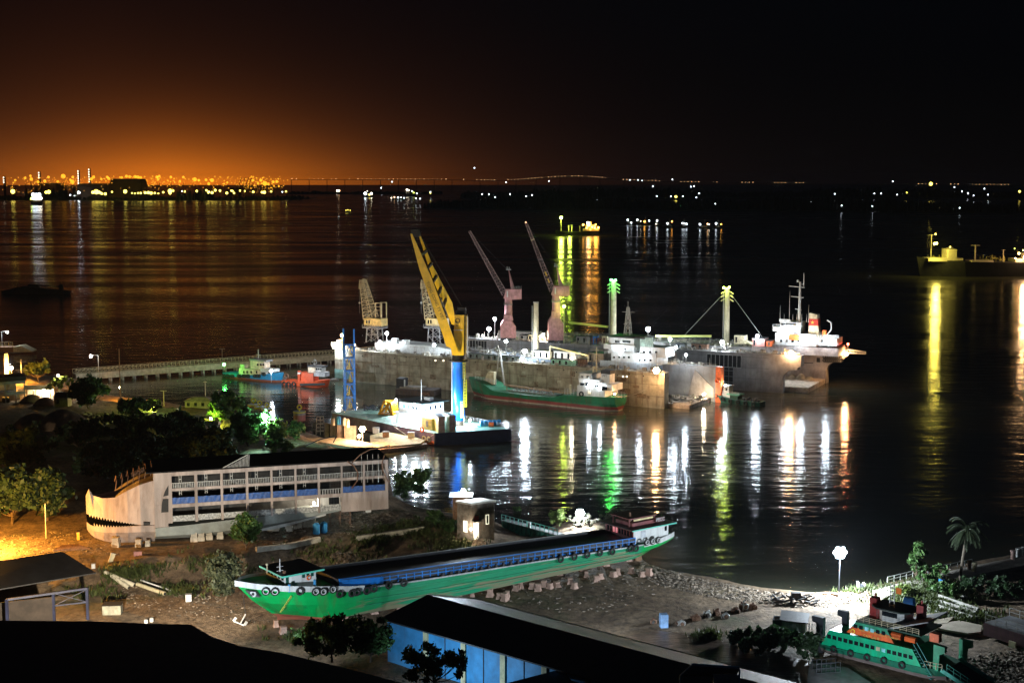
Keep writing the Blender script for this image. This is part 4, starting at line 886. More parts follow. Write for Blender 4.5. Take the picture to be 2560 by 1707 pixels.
m=MB(); m.rail([(0,.4,zt2),(L2-1,.4,zt2)],1.2,2.6,.1); m.obj('edge_rail',steel,dock2)
m=MB(); m.rail([(40,fw2+.3,zt2b),(xe2,fw2+.3,zt2b)],1.2,2.6,.1); m.obj('edge_rail',steel,dock2)
m=MB()
for k in range(9): x=xe2-9+k*.9; m.torus((x,fw2-.3,zt2b-4.5),.6,.22); m.torus((x,fw2-.3,zt2b-6),.6,.22); m.bar((x,fw2-.3,zt2b-.5),(x,fw2-.3,zt2b-4),.12)
tag(m.obj('chain_fenders',black,dock2),kind='stuff')
m=MB(); m.bx(xe2-12.5,xe2-11,fw2-.12,fw2-.02,9.5,11.5); m.obj('wall_hatch',black,dock2)
m=MB(); m.bx(xe2-35,xe2-14,fw2-.12,fw2-.02,8.8,9.1); m.obj('wall_ledge',dark,dock2)
m=MB(); m.lattice((xe2-.5,fw2+1,zt2b-1.5),(xe2+9,fw2+1,zt2b-1.8),1.6,1.0,7,.16); m.obj('end_gangway',steel,dock2)
# heaped cargo of blast sand on the pontoon
m=MB(); 
for k in range(7): m.cyl((xe2-38+k*4,fw2-6,2.25),(xe2-38+k*4,fw2-6,3.6+(k%3)*.6),3,.6,n=9)
t=m.obj('sand_heap',mat('pale sand',(.6,.5,.35),.9)); t.location=f2.o; t.rotation_euler=(0,0,f2.ang); tag(t,'pale heaps of blasting sand on the lit pontoon floor of the far dock','sand heap')
# ---------------- ship in dock 2 : white superstructure with red banded funnel
ship2=f2.root('docked_ship','white superstructured ship with red banded cream funnel lying in the far dock','ship')
ys=22
def R2(nm,mt,rects,root=ship2):
    m=MB(); 
    for r in rects: f2.px(m,*r)
    return m.obj(nm,mt,root)
a,_=f2.xz(1400,860,ys); b_,_=f2.xz(2098,880,ys)
R2('hull',mat('hull grey pink',(.42,.36,.34),.7,dirt=.2),[(1880,2096,866,886,ys,ys+13)])
m=MB(); m.bx(a,f2.xz(1880,870,ys)[0],ys,ys+13,3,f2.xz(1880,868,ys)[1]); m.obj('fore_hull',greyhull,ship2)
R2('main_house',white,[(1938,2040,834,864,ys+.5,ys+13),(2040,2092,846,864,ys+1,ys+12)]); R2('upper_house',white,[(1944,2000,818,836,ys+1,ys+11)]); R2('wheelhouse',white,[(1950,2002,805,820,ys+1.5,ys+10)]); R2('bridge_wing',white,[(1932,1950,817,828,ys-1,ys+12)])
R2('name_board',white,[(1948,1976,798,804,ys+1.2,ys+1.5)]); bx_,bz_=f2.xz(1964,801,ys+1.2); text('663',.75,dark,ship2,(bx_,ys+1.17,bz_),(math.pi/2,0,0))
R2('bridge_window',glassm,[(1953,1962,808,813,ys+1.4,ys+1.48)]); R2('bridge_window',glassm,[(1965,1990,808,813,ys+1.4,ys+1.48)])
x0_,z0_=f2.xz(2020,846,ys+2); x1_,_=f2.xz(2047,846,ys+2); zt_=f2.xz(2030,783,ys+2)[1]
m=MB(); m.prismy([(x0_,z0_),(x1_,z0_),(x1_-1.0,zt_-.6),(x0_+.4,zt_+.2)],ys+2,ys+7); fn=m.obj('funnel',cream,ship2)
m=MB(); zr0=f2.xz(2030,814,ys+2)[1]; zr1=f2.xz(2030,797,ys+2)[1]; m.prismy([(x0_+.22,zr0),(x1_-.42,zr0),(x1_-.72,zr1),(x0_+.3,zr1)],ys+1.93,ys+7.07); m.obj('red_band',red,fn)
m=MB(); xs_,zs_=f2.xz(2031,806,ys+1.9)
pts=[]
for k in range(10): q=math.pi/2+k*math.pi/5; rr_=.85 if k%2==0 else .36; pts.append((xs_+rr_*math.cos(q),zs_+rr_*math.sin(q)))
m.prismy(pts,ys+1.86,ys+1.92); m.obj('star_emblem',mat('gold paint',(.8,.6,.1),.5),fn)
R2('life_boat',orange,[(1972,1998,840,850,ys-.6,ys+.3)]); R2('life_boat',orange,[(2056,2064,826,838,ys+1,ys+3)])
R2('life_boat_cover',orange,[(1973,1996,836,840.5,ys-.5,ys+.2)])
m=MB(); A=f2.xz(1998,800,ys+4); T=f2.xz(2004,705,ys+4); m.cyl((A[0],ys+4,A[1]-2),(T[0]-.6,ys+4,T[1]),.75,.4,n=10); zq=T[1]; xq=T[0]-.6
for dz,l,w_ in ((2,5,.35),(6.5,4,.3),(12,2,.25)): m.bar((xq-l,ys+4,zq-dz),(xq+l*.4,ys+4,zq-dz-.4),w_)
m.cyl((xq+1.6,ys+4,zq-2),(xq+1.6,ys+4,zq+4),.18); m.bar((xq,ys+4,zq-1),(xq+1.6,ys+4,zq-1),.2); m.ball((xq-1,ys+4,zq+.4),.6); m.obj('radar_mast',white,ship2)
for px,pt in ((1950,764),(1973,728),(2021,762),(1960,785),(1982,785),(1992,784),(2004,785),(2016,785)):
    A=f2.xz(px,806,ys+3); T=f2.xz(px,pt,ys+3); MB().cyl((A[0],ys+3,A[1]),(A[0],ys+3,T[1]),.16,.05,n=5).obj('antenna',steel,ship2)
m=MB()
for (pa,pb,row,y) in ((1938,2092,866,ys-.2),(1932,2002,818,ys+.4),(2040,2096,846,ys+.4),(2048,2096,864,ys),(1944,2000,834,ys+.2),(1930,1945,866,ys-.3)):
    A=f2.xz(pa,row,y); B_=f2.xz(pb,row,y); m.rail([(A[0],y,A[1]),(B_[0],y,B_[1])],1.3,1.8,.14,3)
m.obj('house_rails',white,ship2)
m=MB(); A=f2.xz(2070,840,ys+3); m.tube([(A[0]-1,ys+3,A[1]),(A[0]+1.4,ys+3,A[1]+3),(A[0]+1.2,ys+3,A[1]+6),(A[0]-.6,ys+3,A[1]+7)],.3); m.obj('deck_crane',white,ship2)
for px in (1953,1966,1982,1996,2055,2072): x,z=f2.xz(px,852,ys+.4); MB().bx(x-.5,x+.5,ys+.35,ys+.47,z-.6,z+.6).obj('porthole',glassm,ship2)
# deck gear between the mast and superstructure
store(1835,1862,838,860,ys-2,4,cream,'cream derrick rest frame on the far dock ship','derrick_rest',f2,'derrick rest')
store(1880,1912,846,866,ys-2,6,mat('red brown container',(.35,.15,.13),.6,dirt=.2),'red brown container between the white lamp and the superstructure','container',f2,'container')
store(1916,1928,852,866,ys-2,5,orange,'small orange container beside the white superstructure','container',f2,'container')
t=thing('derrick_boom','cream boom slanting down from the derrick rest on the far dock ship','boom',f2.w(f2.xz(1845,846,ys-3)[0],ys-3,f2.xz(1845,846,ys-3)[1]),f2.ang); MB().bar((0,0,0),(f2.xz(1880,858,ys-3)[0]-f2.xz(1845,846,ys-3)[0],0,-2),.9,.9).obj('beam',cream,t)
# two derrick masts with floodlit heads
lm_,hm_=mast(1816,722,866,f2,ys+4,1.3,'tall cream derrick mast with yellow green lamps and two stays',top=True)
p=f2.w(f2.xz(1816,722,ys+4)[0],ys+4,0); Ztop=f2.xz(1816,722,ys+4)[1]
m=MB(); m.tube([(-1.5,0,hm_-2),(-22,0,2)],.09); m.tube([(1.5,0,hm_-2),(19,0,2)],.09); m.obj('stay_wire',steel,lm_)
MB().ball((-1.2,-1.6,hm_+.6),.45).obj('lamp_glass',bulbmat('lime'),lm_); MB().ball((1.3,-1.6,hm_+.9),.4).obj('lamp_glass',bulbmat('lime'),lm_); lightpt(lm_,(0,-2.6,hm_+.9),'lime',3500,.4)
lm2,hm2=mast(1533,702,868,f2,ys-4,1.45,'tall cream derrick mast with vivid green lamps on its head',top=True)
MB().ball((-.6,-1.8,hm2+.5),.5).obj('lamp_glass',bulbmat('green'),lm2); MB().ball((1.6,-1.8,hm2+.5),.45).obj('lamp_glass',bulbmat('green'),lm2); lightpt(lm2,(.6,-3,hm2+.6),'green',6000,.4)
t=thing('derrick_boom','long yellow lit boom lying level left of the green lamp mast','boom',f2.w(f2.xz(1424,806,ys-4)[0],ys-4,f2.xz(1424,806,ys-4)[1]),f2.ang)
MB().bar((0,0,0),(f2.xz(1520,817,ys-4)[0]-f2.xz(1424,806,ys-4)[0],0,f2.xz(1520,817,ys-4)[1]-f2.xz(1424,806,ys-4)[1]),1.0,.9).obj('beam',mat('yellow green boom',(.65,.7,.2),.5,var=.1),t)
t=thing('derrick_boom','long pale yellow boom lying level left of the second derrick mast','boom',f2.w(f2.xz(1640,842,ys-4)[0],ys-4,f2.xz(1640,840,ys-4)[1]),f2.ang)
MB().bar((0,0,0),(f2.xz(1778,841,ys-4)[0]-f2.xz(1640,842,ys-4)[0],0,f2.xz(1778,840,ys-4)[1]-f2.xz(1640,840,ys-4)[1]),.9,.9).obj('beam',MATS['yellow green boom'],t)
# deck clutter along the far dock's near wall
cl=[(1440,1475,820,838,'low grey winch house with railings under the level boom',grey),(1482,1490,818,838,'small blue drum locker near the rusty store',blue),(1505,1518,816,838,'pale narrow box at the foot of the green lamp mast',cream),(1585,1600,826,846,'yellowish deck box behind the lattice mast',cream),(1690,1712,846,858,'grey pipe stack left of the brown stores',grey),(1728,1768,846,860,'brown railed store below the pale level boom',rust),(1450,1515,838,853,'red brown long store with one lit end on the far wall',MATS['red brown container']),(1320,1350,828,842,'cream long store behind the thick plain mast',cream),(1300,1330,834,846,'grey winch beside the left pink crane',grey)]
for i,(a,b,c_,d_,l,mt) in enumerate(cl): store(a,b,c_,d_,2+i*.3,3,mt,l,'deck_store',f2,'deck store',z=zt2+.05)
def clutter(fr,x0,x1,y0,y1,z,n,seed,label):
    r=random.Random(seed); m=MB()
    for _ in range(n):
        x=r.uniform(x0,x1); y=r.uniform(y0,y1); k=r.random()
        if k<.3: m.bx(x,x+r.uniform(.5,2.4),y,y+r.uniform(.5,1.4),z+.01,z+r.uniform(.4,1.9))
        elif k<.5: m.cyl((x,y,z),(x,y,z+r.uniform(.6,1.6)),r.uniform(.25,.6),n=8)
        elif k<.7: m.cyl((x,y,z+.3),(x+r.uniform(2,7),y+r.uniform(-.4,.4),z+.3),r.uniform(.1,.25),n=6)
        elif k<.85: m.bar((x,y,z),(x,y,z+r.uniform(1.6,4)),.12)
        else: m.torus((x,y,z+.3),.6,.2,axis='z',n=10,m=5)
    o=m.obj('deck_clutter',mat('mixed deck gear',(.34,.33,.3),.7,var=.8,scale=.35,col2=(.6,.55,.45),dirt=.5)); o.location=fr.o; o.rotation_euler=(0,0,fr.ang); return tag(o,label,None,None,'stuff')
clutter(f1,3,L1-3,.7,3.8,h1,170,31,'hoses, drums and boxes strewn along the near dock wall top')
clutter(f1,3,L1+8,fw+.6,W1-.5,h1*1.02,150,32,'gear strewn along the far wall top of the near dock')
clutter(f2,3,L2-6,.8,4.6,zt2,190,33,'gear strewn along the near wall top of the far dock')
clutter(f1,f1.xz(1180,905,7)[0],L1-12,7.5,20,h1+1.2,150,34,'deck fittings of the near dock ship')
clutter(f2,20,f2.xz(1880,868,ys)[0],ys+1,ys+12,f2.xz(1880,868,ys)[1],150,35,'deck fittings of the far dock ship')
clutter(f1,L1-6,L1+8,5,fw-1,1.6,40,36,'scrap on the near dock pontoon end')
# ================================================================ CRANES
def lattice_crane(px,label):
    """yellow level luffing crane on a portal, standing on the near dock's far wall"""
    y=fw+2; X_=lambda a,b: f1.xz(px+a,b,y)
    b=X_(0,868); t=thing('portal_crane',label,'crane',f1.w(b[0],y,h1*1.02+.0),f1.ang,'yellow lattice portal cranes on the near dock')
    q=lambda dx,row: Vector((f1.xz(px+dx,row,y)[0]-b[0],0,f1.xz(px+dx,row,y)[1]-h1*1.02))
    lg=mat('portal grey',(.32,.32,.33),.6)
    zc=q(0,820).z
    for sx in (-1,1):
        for sy in (-1,1):
            m=MB(); m.bar((sx*3.6,sy*2,0),(sx*2.9,sy*2,zc),.45); m.obj('leg',lg,t)
    m=MB()
    for sy in (-2,2):
        m.bar((-3.6,sy,0),(3,sy,zc*.55),.18); m.bar((3.6,sy,0),(-3,sy,zc*.55),.18); m.bar((-3.2,sy,zc*.55),(3.2,sy,zc*.55),.3); m.bar((-3.2,sy,zc*.55),(3,sy,zc),.16); m.bar((3.2,sy,zc*.55),(-3,sy,zc),.16)
    m.obj('leg_bracing',lg,t)
    m=MB(); m.bx(-5,5.5,-3,3,zc,zc+.5); m.rail([(-5,-3,zc+.5),(5.5,-3,zc+.5),(5.5,3,zc+.5)],1.3,1.3,.12); m.cyl((0,0,zc+.5),(0,0,zc+2),2.4,n=16); m.obj('platform',grey,t)
    z0=q(0,818).z; z1=q(0,795).z; a=q(-19,0).x if False else q(-19,806).x; c_=q(24,806).x
    m=MB(); m.bx(a,c_,-2.6,2.6,z0+.9,z1); cb=m.obj('machine_house',mat('machine house yellow',(.75,.55,.2),.5,dirt=.2),t)
    for dx in (-12,-6): m=MB(); w=q(dx,803); m.bx(w.x-.4,w.x+.4,-2.68,-2.61,w.z-.8,w.z+.8); m.obj('cab_window',glassm,cb)
    pl=mat('pale crane yellow',(.5,.4,.22),.6,dirt=.25)
    # rear A frame
    m=MB(); R_=[(8,795),(8,757),(23,757),(23,795)]
    for a_,b__ in zip(R_[:-1],R_[1:]): 
        for yy in (-2,2): v1=q(*a_); v2=q(*b__); m.bar((v1.x,yy,v1.z),(v2.x,yy,v2.z),.4)
    for row in (766,775): v1=q(8,row); v2=q(23,row); m.bar((v1.x,-2,v1.z),(v2.x,-2,v2.z),.25)
    v1=q(-16,794); v2=q(8,775); m.bar((v1.x,-2,v1.z),(v2.x,-2,v2.z),.4); v1=q(-12,760); v2=q(8,758); m.bar((v1.x,0,v1.z),(v2.x,0,v2.z),.35); m.obj('rear_frame',pl,t)
    m=MB(); m.lattice(q(-14,795)+Vector((1.0,0,0)),q(-30,700),5.2,2.2,11,.34,(0,1,0),.2); m.obj('boom',pl,t)
    m=MB(); m.lattice(q(-30,701),q(-37,722),2.2,.8,3,.25,(0,1,0)); m.bar(q(-30,697),q(-22,700),.5); m.bar(q(-22,700),q(-14,740),.2); m.obj('jib_head',pl,t)
    m=MB(); m.bar(q(-37,722),q(-38,755),.07); v=q(-38,757); m.ball((v.x,0,v.z),.5); m.bar((v.x,0,v.z),(v.x,0,v.z-5),.06); m.obj('hook',steel,t)
    return t
lattice_crane(937,'yellow lattice portal crane nearest the left end of the dock, jib over the water')
lattice_crane(1091,'yellow lattice portal crane half hidden behind the great yellow boom')
def pink_crane(px,jib,label,dy=0,lit=False):
    y=3.0; s=f2.w(f2.xz(px,840,y)[0],y)[1]/F; b=f2.w(f2.xz(px,840,y)[0],y,zt2+.02); t=thing('tower_crane',label,'crane',b,0,'pink jib cranes on the far dock')
    Z0=f2.xz(px,836+dy,y)[1]
    q=lambda dx,row: Vector((dx*s,0,(PY(px+dx,row,b[1])-b).z))
    m=MB(); a,b1,c1,d1=q(-16,832+dy),q(17,832+dy),q(17,812+dy),q(0,802+dy); 
    m.prismy([(-17*s,1.2),(22*s,1.2),(22*s,q(0,818+dy).z),(10*s,q(0,800+dy).z),(-10*s,q(0,800+dy).z),(-17*s,q(0,812+dy).z)],-4,4); m.obj('base_house',pink,t)
    for sx in (-14,-4,8,18): MB().bx(sx*s-.5,sx*s+.5,-3.6,3.6,0,1.2).obj('bogie',dark,t)
    m=MB(); m.prismy([(-9*s,q(0,800+dy).z),(15*s,q(0,800+dy).z),(12*s,q(0,786+dy).z),(-8*s,q(0,786+dy).z)],-3,3); m.obj('pedestal',pink,t)
    m=MB(); m.cyl((3*s,0,q(0,786+dy).z),(3*s,0,q(0,746+dy).z),1.9,1.7,n=14); m.obj('slewing_column',pink,t)
    m=MB(); zp=q(0,762+dy).z; m.bx(-8*s,13*s,-2.5,2.5,zp,zp+.25); m.rail([(-8*s,-2.5,zp+.2),(13*s,-2.5,zp+.2)],1.2,1.2,.1); m.obj('gallery',grey,t)
    z0,z1=q(0,748+dy).z,q(0,722+dy).z
    m=MB(); m.prismy([(-9*s,z0+.6),(6*s,z0),(36*s,z0+.2),(36*s,z1),(-3*s,z1)],-3,3); hs=m.obj('machine_house',pink,t)
    MB().bx(-1*s,2*s,-3.08,-3.01,z0+1.2,z1-.8).obj('cab_window',white,hs)
    m=MB(); m.rail([(10*s,-2.9,z1),(36*s,-2.9,z1),(36*s,2.9,z1)],1.3,1.1,.12,3); m.obj('roof_rail',grey,t)
    m=MB(); m.loft([[(-2*s+4,-2,z1),(9*s,-2,z1),(9*s,2,z1),(-2*s+4,2,z1)],[(0*s+.6,-.9,q(0,676+dy).z),(5*s,-.9,q(0,676+dy).z),(5*s,.9,q(0,676+dy).z),(0*s+.6,.9,q(0,676+dy).z)]]); m.obj('apex_tower',pink,t)
    zt=q(0,674+dy).z; m=MB(); m.bar((-3*s,0,zt),(10*s,0,zt),.5); m.bar((0,0,zt),(0,0,zt+1.5),.4); m.bar((5*s,0,zt),(5*s,0,zt+1.2),.4); m.obj('sheave_frame',grey,t)
    j=q(jib[0],jib[1]); rt=q(-6,735+dy)
    m=MB(); m.lattice(rt,j,2.6,.9,22,.26,(0,1,0),.13); bo=m.obj('jib',mat('jib paint',(.3,.2,.2),.6),t)
    m=MB(); m.bar((0,-.6,zt),(j.x,-.4,j.z),.07); m.bar((0,.6,zt),(j.x,.4,j.z),.07); m.obj('luffing_rope',dark,t)
    if lit:
        for f in (.12,.22): v=rt.lerp(j,f); MB().bar(v,rt.lerp(j,f+.06),.7).obj('yellow_stripe',yellow,bo)
        v=rt.lerp(j,.74); MB().bar(v,rt.lerp(j,.757),1.7).obj('pale_stripe',cream,bo)
        MB().ball(j,.35).obj('tip_light',emi('tip light',(1,.5,.25),4),bo)
    return t
pink_crane(1268,(-94,578),'pink jib crane, the left one, its dark jib raised',0)
pink_crane(1387,(-73,556),'pink jib crane, the right one, with yellow striped jib',-8,True)
# ================================================================ CRANE BARGE with the great yellow crane
zb=4.3
K0=P(830,1032,zb); K1=P(1085,1083,zb); K2=P(1276,1072,zb); K3=P(1163,1042,zb)
fc=Fr(K1,K0)     # x from the near right corner back to the left, y negative = away
v_=Vector((K2[0]-K1[0],K2[1]-K1[1])); w2=(v_.dot(fc.u),v_.dot(fc.v)); Lc=fc.len
cb=fc.root('crane_barge','flat purple and black crane barge with a lit white deckhouse','barge')
k3=(Vector((K3[0]-K1[0],K3[1]-K1[1]))); w3=(k3.dot(fc.u),k3.dot(fc.v)); sgn=1 if w2[1]>0 else -1
WB=abs(w3[1]); print('crane barge',Lc,w2,w3)
pts=[(0,0),w2,(Lc,w3[1]),(Lc,0)]
hp=mat('purple barge hull',(.2,.14,.26),.6,var=.3,dirt=.25)
m=MB(); m.prism(pts,.2,zb-.05); hb=m.obj('hull',hp,cb)
m=MB(); p0=Vector((*pts[0],0)); p1=Vector((*pts[1],0)); n_=(p1-p0).normalized(); m.add([(p0.x-.15,p0.y-.0,.1),(p1.x-.15,p1.y,.1),(p1.x-.15,p1.y,zb+.1),(p0.x-.15,p0.y,zb+.1),(p0.x-.6,p0.y,.1),(p1.x-.6,p1.y,.1),(p1.x-.6,p1.y,zb+.1),(p0.x-.6,p0.y,zb+.1)],[(0,1,2,3),(7,6,5,4),(3,2,6,7),(0,3,7,4),(1,5,6,2)]); m.obj('end_plating',mat('black navy hull',(.018,.018,.045),.5,var=.3),cb)
MB().bx(.02,9,-.06,-.02,.15,1.5).obj('boot_top',orange,cb) if sgn>0 else MB().bx(.02,9,.02,.06,.15,1.5).obj('boot_top',orange,cb)
m=MB(); m.prism([(a*.995+.05,b*.99) for a,b in pts],zb-.04,zb+.06); m.obj('deck',mat('pale green deck',(.35,.6,.48),.6,var=.3,scale=.4,dirt=.25),cb)
def cl_(px,py,y): x,z=fc.xz(px,py,y); return x
m=MB(); m.rail([(Lc*.2,.1*sgn,zb),(Lc,.1*sgn,zb)],1.0,2.6,.07,1); m.rail([(w2[0]+1,w2[1]-.3*sgn,zb),(Lc,w3[1]-.3*sgn,zb)],1.4,2.2,.1,3); m.obj('edge_rail',white,cb)
def cbox(nm,mt,px0,px1,pt,pb,y,d,root=cb,zz=None):
    """box standing on the barge: near face seen from px0..px1 along the barge's long side"""
    xa=cl_(px0,pb,y*sgn); xb=cl_(px1,pb,y*sgn); zt=fc.xz((px0+px1)/2,pt,y*sgn)[1]; zb_=zz if zz is not None else zb+.05
    m=MB(); m.bx(xa,xb,min(y*sgn,(y+d)*sgn),max(y*sgn,(y+d)*sgn),zb_,zt); return m.obj(nm,mt,root),xa,xb,zt
# two-storey house
o,xa,xb,zt1=cbox('lower_house',white,990,1062,1036,1070,4,11)
_,xa2,xb2,zt2h=cbox('upper_house',white,998,1050,1006,1036,5,11,zz=zt1+.02)
MB().bx(xb2-1.6,xa2+1.4,min(4.0*sgn,17.2*sgn),max(4.0*sgn,17.2*sgn),zt2h+.01,zt2h+.35).obj('house_roof',mat('dark green roof',(.02,.035,.03),.6),cb)
MB().bx(xb-.8,xa+.8,min(3.4*sgn,15.6*sgn),max(3.4*sgn,15.6*sgn),zt1-.15,zt1+.01).obj('gallery',white,cb)
ws=sorted((xa2,xb2))
for k,f in enumerate((.15,.32,.55,.75)):
    x=ws[0]+(ws[1]-ws[0])*f; MB().bx(x-.45,x+.45,(5*sgn-.06*sgn) if sgn>0 else 5*sgn+.01,(5*sgn-.01) if sgn>0 else 5*sgn+.06,zt2h-2.3,zt2h-1.1).obj('window',mat('blue tinted glass',(.1,.4,.6),.2) if k>1 else glassm,cb)
xe_=ws[0]
for k in range(4): yy=(7+k*2.4)*sgn; MB().bx(xe_-.07,xe_-.01,min(yy,yy+.7*sgn),max(yy,yy+.7*sgn),zt2h-2.4,zt2h-1.1).obj('window',glassm,cb)
m=MB(); m.cyl((xe_+4,9*sgn,zt2h+.35),(xe_+4,9*sgn,zt2h+8),.12); m.bx(xe_+2,xe_+5,12*sgn-1,12*sgn+1,zt2h+.35,zt2h+1.5); m.obj('roof_mast',steel,cb)
# generator containers : yellow and grey
cont=[('container','yellow and grey generator container standing nearest the barge corner',1058,1094,1042,1086,1.2,mat('pale yellow container',(.75,.62,.2),.5,dirt=.2)),('container','grey generator container beside the blue crane column',1102,1140,1040,1074,1.2,mat('warm grey container',(.3,.26,.27),.5))]
def onbarge(px,py): p=P(px,py,zb+.06); return p
def bx_thing(name,label,cat,p,rz,w,d,h,mt,extra=None):
    t=thing(name,label,cat,p,rz); m=MB(); m.bx(-w/2,w/2,0,d,0,h); m.obj('body',mt,t); m=MB()
    for k in range(int(w/.8)): m.bx(-w/2+.3+k*.8,-w/2+.5+k*.8,-.06,-.01,.2,h-.2)
    m.obj('corrugation',mt,t); return t
ae=math.atan2(K2[1]-K1[1],K2[0]-K1[0])
q=onbarge(1085,1081); s=q[1]/F
t=thing('container','yellow sided grey generator container near the barge corner','container',onbarge(1096,1082),ae); w=18*s
m=MB(); m.bx(0,w*.95,.2,6,0,40*s); m.obj('body',MATS['pale yellow container'] if 'pale yellow container' in MATS else cream,t); MB().bx(0,w*.95,.0,.19,0,40*s).obj('end_door',mat('warm grey container',(.3,.26,.27),.5),t); MB().bx(-.06,w,-.1,6.1,40*s,40*s+.2).obj('lid_roof',grey,t)
t=thing('container','taller grey generator container beside the blue crane column','container',onbarge(1124,1079),ae)
m=MB(); m.bx(0,w*.95,.2,6,0,42*s); m.obj('body',mat('pale teal container',(.35,.45,.42),.5),t); MB().bx(0,w*.95,.0,.19,0,42*s).obj('end_door',MATS['warm grey container'],t)
t=thing('container','short yellow machinery box on the barge behind the life ring','container',onbarge(1068,1074),fc.ang+math.pi); m=MB(); m.bx(-3,2.5,0,4,0,30*s); m.obj('body',MATS['pale yellow container'],t); MB().bx(-.6,.6,-.1,-.01,1,30*s-1).obj('door',grey,t)
# crane itself
cp=onbarge(1152,1068); Yc=cp[1]+4; s=Yc/F
def cz(row,px=1147): return PY(px,row,Yc)[2]-zb
cxw=PY(1147,1060,Yc)[0]
cr=thing('offshore_crane','huge yellow boom crane on a blue steel column towering over the barge','crane',(cxw,Yc,zb+.06))
RR=16*s
MB().cyl((0,0,0),(0,0,2.0),RR*.85,n=20).obj('pedestal_base',rust,cr)
bcol=mat('glossy blue paint',(.01,.14,.6),.22,var=.15,scale=.3,spec=.6)
MB().cyl((0,0,2.02),(0,0,cz(904)),RR*.95,RR,n=32).obj('column',bcol,cr,smooth=False)
MB().cyl((0,0,cz(904)+.02),(0,0,cz(886)),RR*1.0,RR*1.03,n=28).obj('slew_bearing',mat('dark navy steel',(.02,.03,.07),.5),cr)
MB().cyl((0,0,cz(903)),(0,0,cz(902)+.2),RR*1.5,n=24).obj('collar_platform',dark,cr)
def L_(px,row): v=PY(px,row,Yc); return (v[0]-cxw,v[2]-zb)
hd=[L_(1136,886),L_(1160,886),L_(1161,786),L_(1138,786),L_(1135,830)]
m=MB(); m.prismy(hd,-3.2,3.2); hs=m.obj('machinery_tower',yellow,cr)
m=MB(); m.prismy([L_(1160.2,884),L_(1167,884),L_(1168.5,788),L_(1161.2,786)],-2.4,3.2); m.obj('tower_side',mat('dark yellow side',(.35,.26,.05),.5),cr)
a,b=L_(1168.5,883),L_(1169.5,790); MB().bx(a[0],a[0]+.35,-2.6,-2.2,a[1]-1,b[1]).obj('cable_tray',white,cr)
m=MB(); a=L_(1140,786); b=L_(1158,786); m.bx(a[0],a[0]+3,-2,2,a[1]+.02,a[1]+1.4); m.bx(b[0]-2,b[0]+1,-2,2,b[1]+.02,b[1]+2.6); m.rail([(a[0],-2.6,a[1]),(b[0],-2.6,b[1])],1.4,1.4,.12); m.obj('winch_gear',dark,cr)
m=MB(); x_,z_=L_(1145,800); m.torus((x_,-3.3,z_),.75,.14); x_,z_=L_(1141,803); m.cyl((x_,-3.35,z_),(x_,-3.21,z_),.3); x_,z_=L_(1143,812); m.cyl((x_,-3.35,z_),(x_,-3.21,z_),.25); m.obj('emblem',black,hs)
x_,z_=L_(1146,823); MB().bx(x_-1.7,x_+1.7,-3.3,-3.21,z_-.12,z_+.12).obj('maker_strip',white,hs)
# boom: two box girders, splayed at the foot, with cross members
tip=L_(1034,588)
def girder(pts,y,t,wd,nm,mt=yellow):
    m=MB(); P2=[L_(*p) for p in pts]
    m.prismy(P2,y-wd/2,y+wd/2); return m.obj(nm,mt,cr)
bo=girder([(1028,584),(1033,584),(1064,655),(1081,694),(1151,884),(1132,884),(1128,866),(1117,862),(1110,838),(1051,672)],-4.2,0,1.3,'boom_girder')
bo2=girder([(1045,590),(1050,590),(1080,665),(1130,760),(1137,800),(1134,815),(1128,813),(1083,705),(1070,668)],3.6,0,1.3,'boom_girder')
m=MB()
A0,A1=L_(1060,690),L_(1078,690)
for f in (.18,.33,.48,.62,.76):
    pa=L_(1038+(1128-1038)*f,594+(830-594)*f); pb=L_(1049+(1134-1049)*f,592+(800-592)*f); m.bar((pa[0],-3.6,pa[1]),(pb[0],3,pb[1]),.9)
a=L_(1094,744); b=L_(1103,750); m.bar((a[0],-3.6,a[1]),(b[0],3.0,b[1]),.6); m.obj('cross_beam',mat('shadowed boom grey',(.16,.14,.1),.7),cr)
m=MB(); m.prismy([L_(1028,574),L_(1045,573),L_(1051,588),L_(1046,594),L_(1032,590)],-4.6,4.2); m.obj('boom_head',black,cr)
# lettering up the outer girder face
a=Vector((L_(1072,700)[0],0,L_(1072,700)[1])); b=Vector((L_(1114,800)[0],0,L_(1114,800)[1])); d=(b-a); ang=math.atan2(-d.z,d.x)
text('TONG CONG TY VIET',1.45,mat('dark lettering',(.12,.08,.02),.6),cr,((a.x+b.x)/2-.4,-4.9,(a.z+b.z)/2),(math.pi/2,ang,0))
a=Vector((L_(1103,752)[0],0,L_(1103,752)[1])); b=Vector((L_(1118,790)[0],0,L_(1118,790)[1])); d=(b-a); ang=math.atan2(-d.z,d.x)
nb=MB().bar((a.x-.3,-2.6,a.z),(b.x-.3,-2.6,b.z),.1,1.7).obj('name_board',mat('pale grey board',(.5,.48,.42),.6),cr); text('CO CTY',1.3,black,cr,((a.x+b.x)/2-.3,-2.75,(a.z+b.z)/2),(math.pi/2,ang,0))
m=MB(); t1=L_(1156,786); t0=L_(1048,585)
for y in (-2,-.7,.7,2): m.bar((t1[0],y,t1[1]+2.4),(t0[0],y,t0[1]),.06)
m.obj('luffing_rope',black,cr)
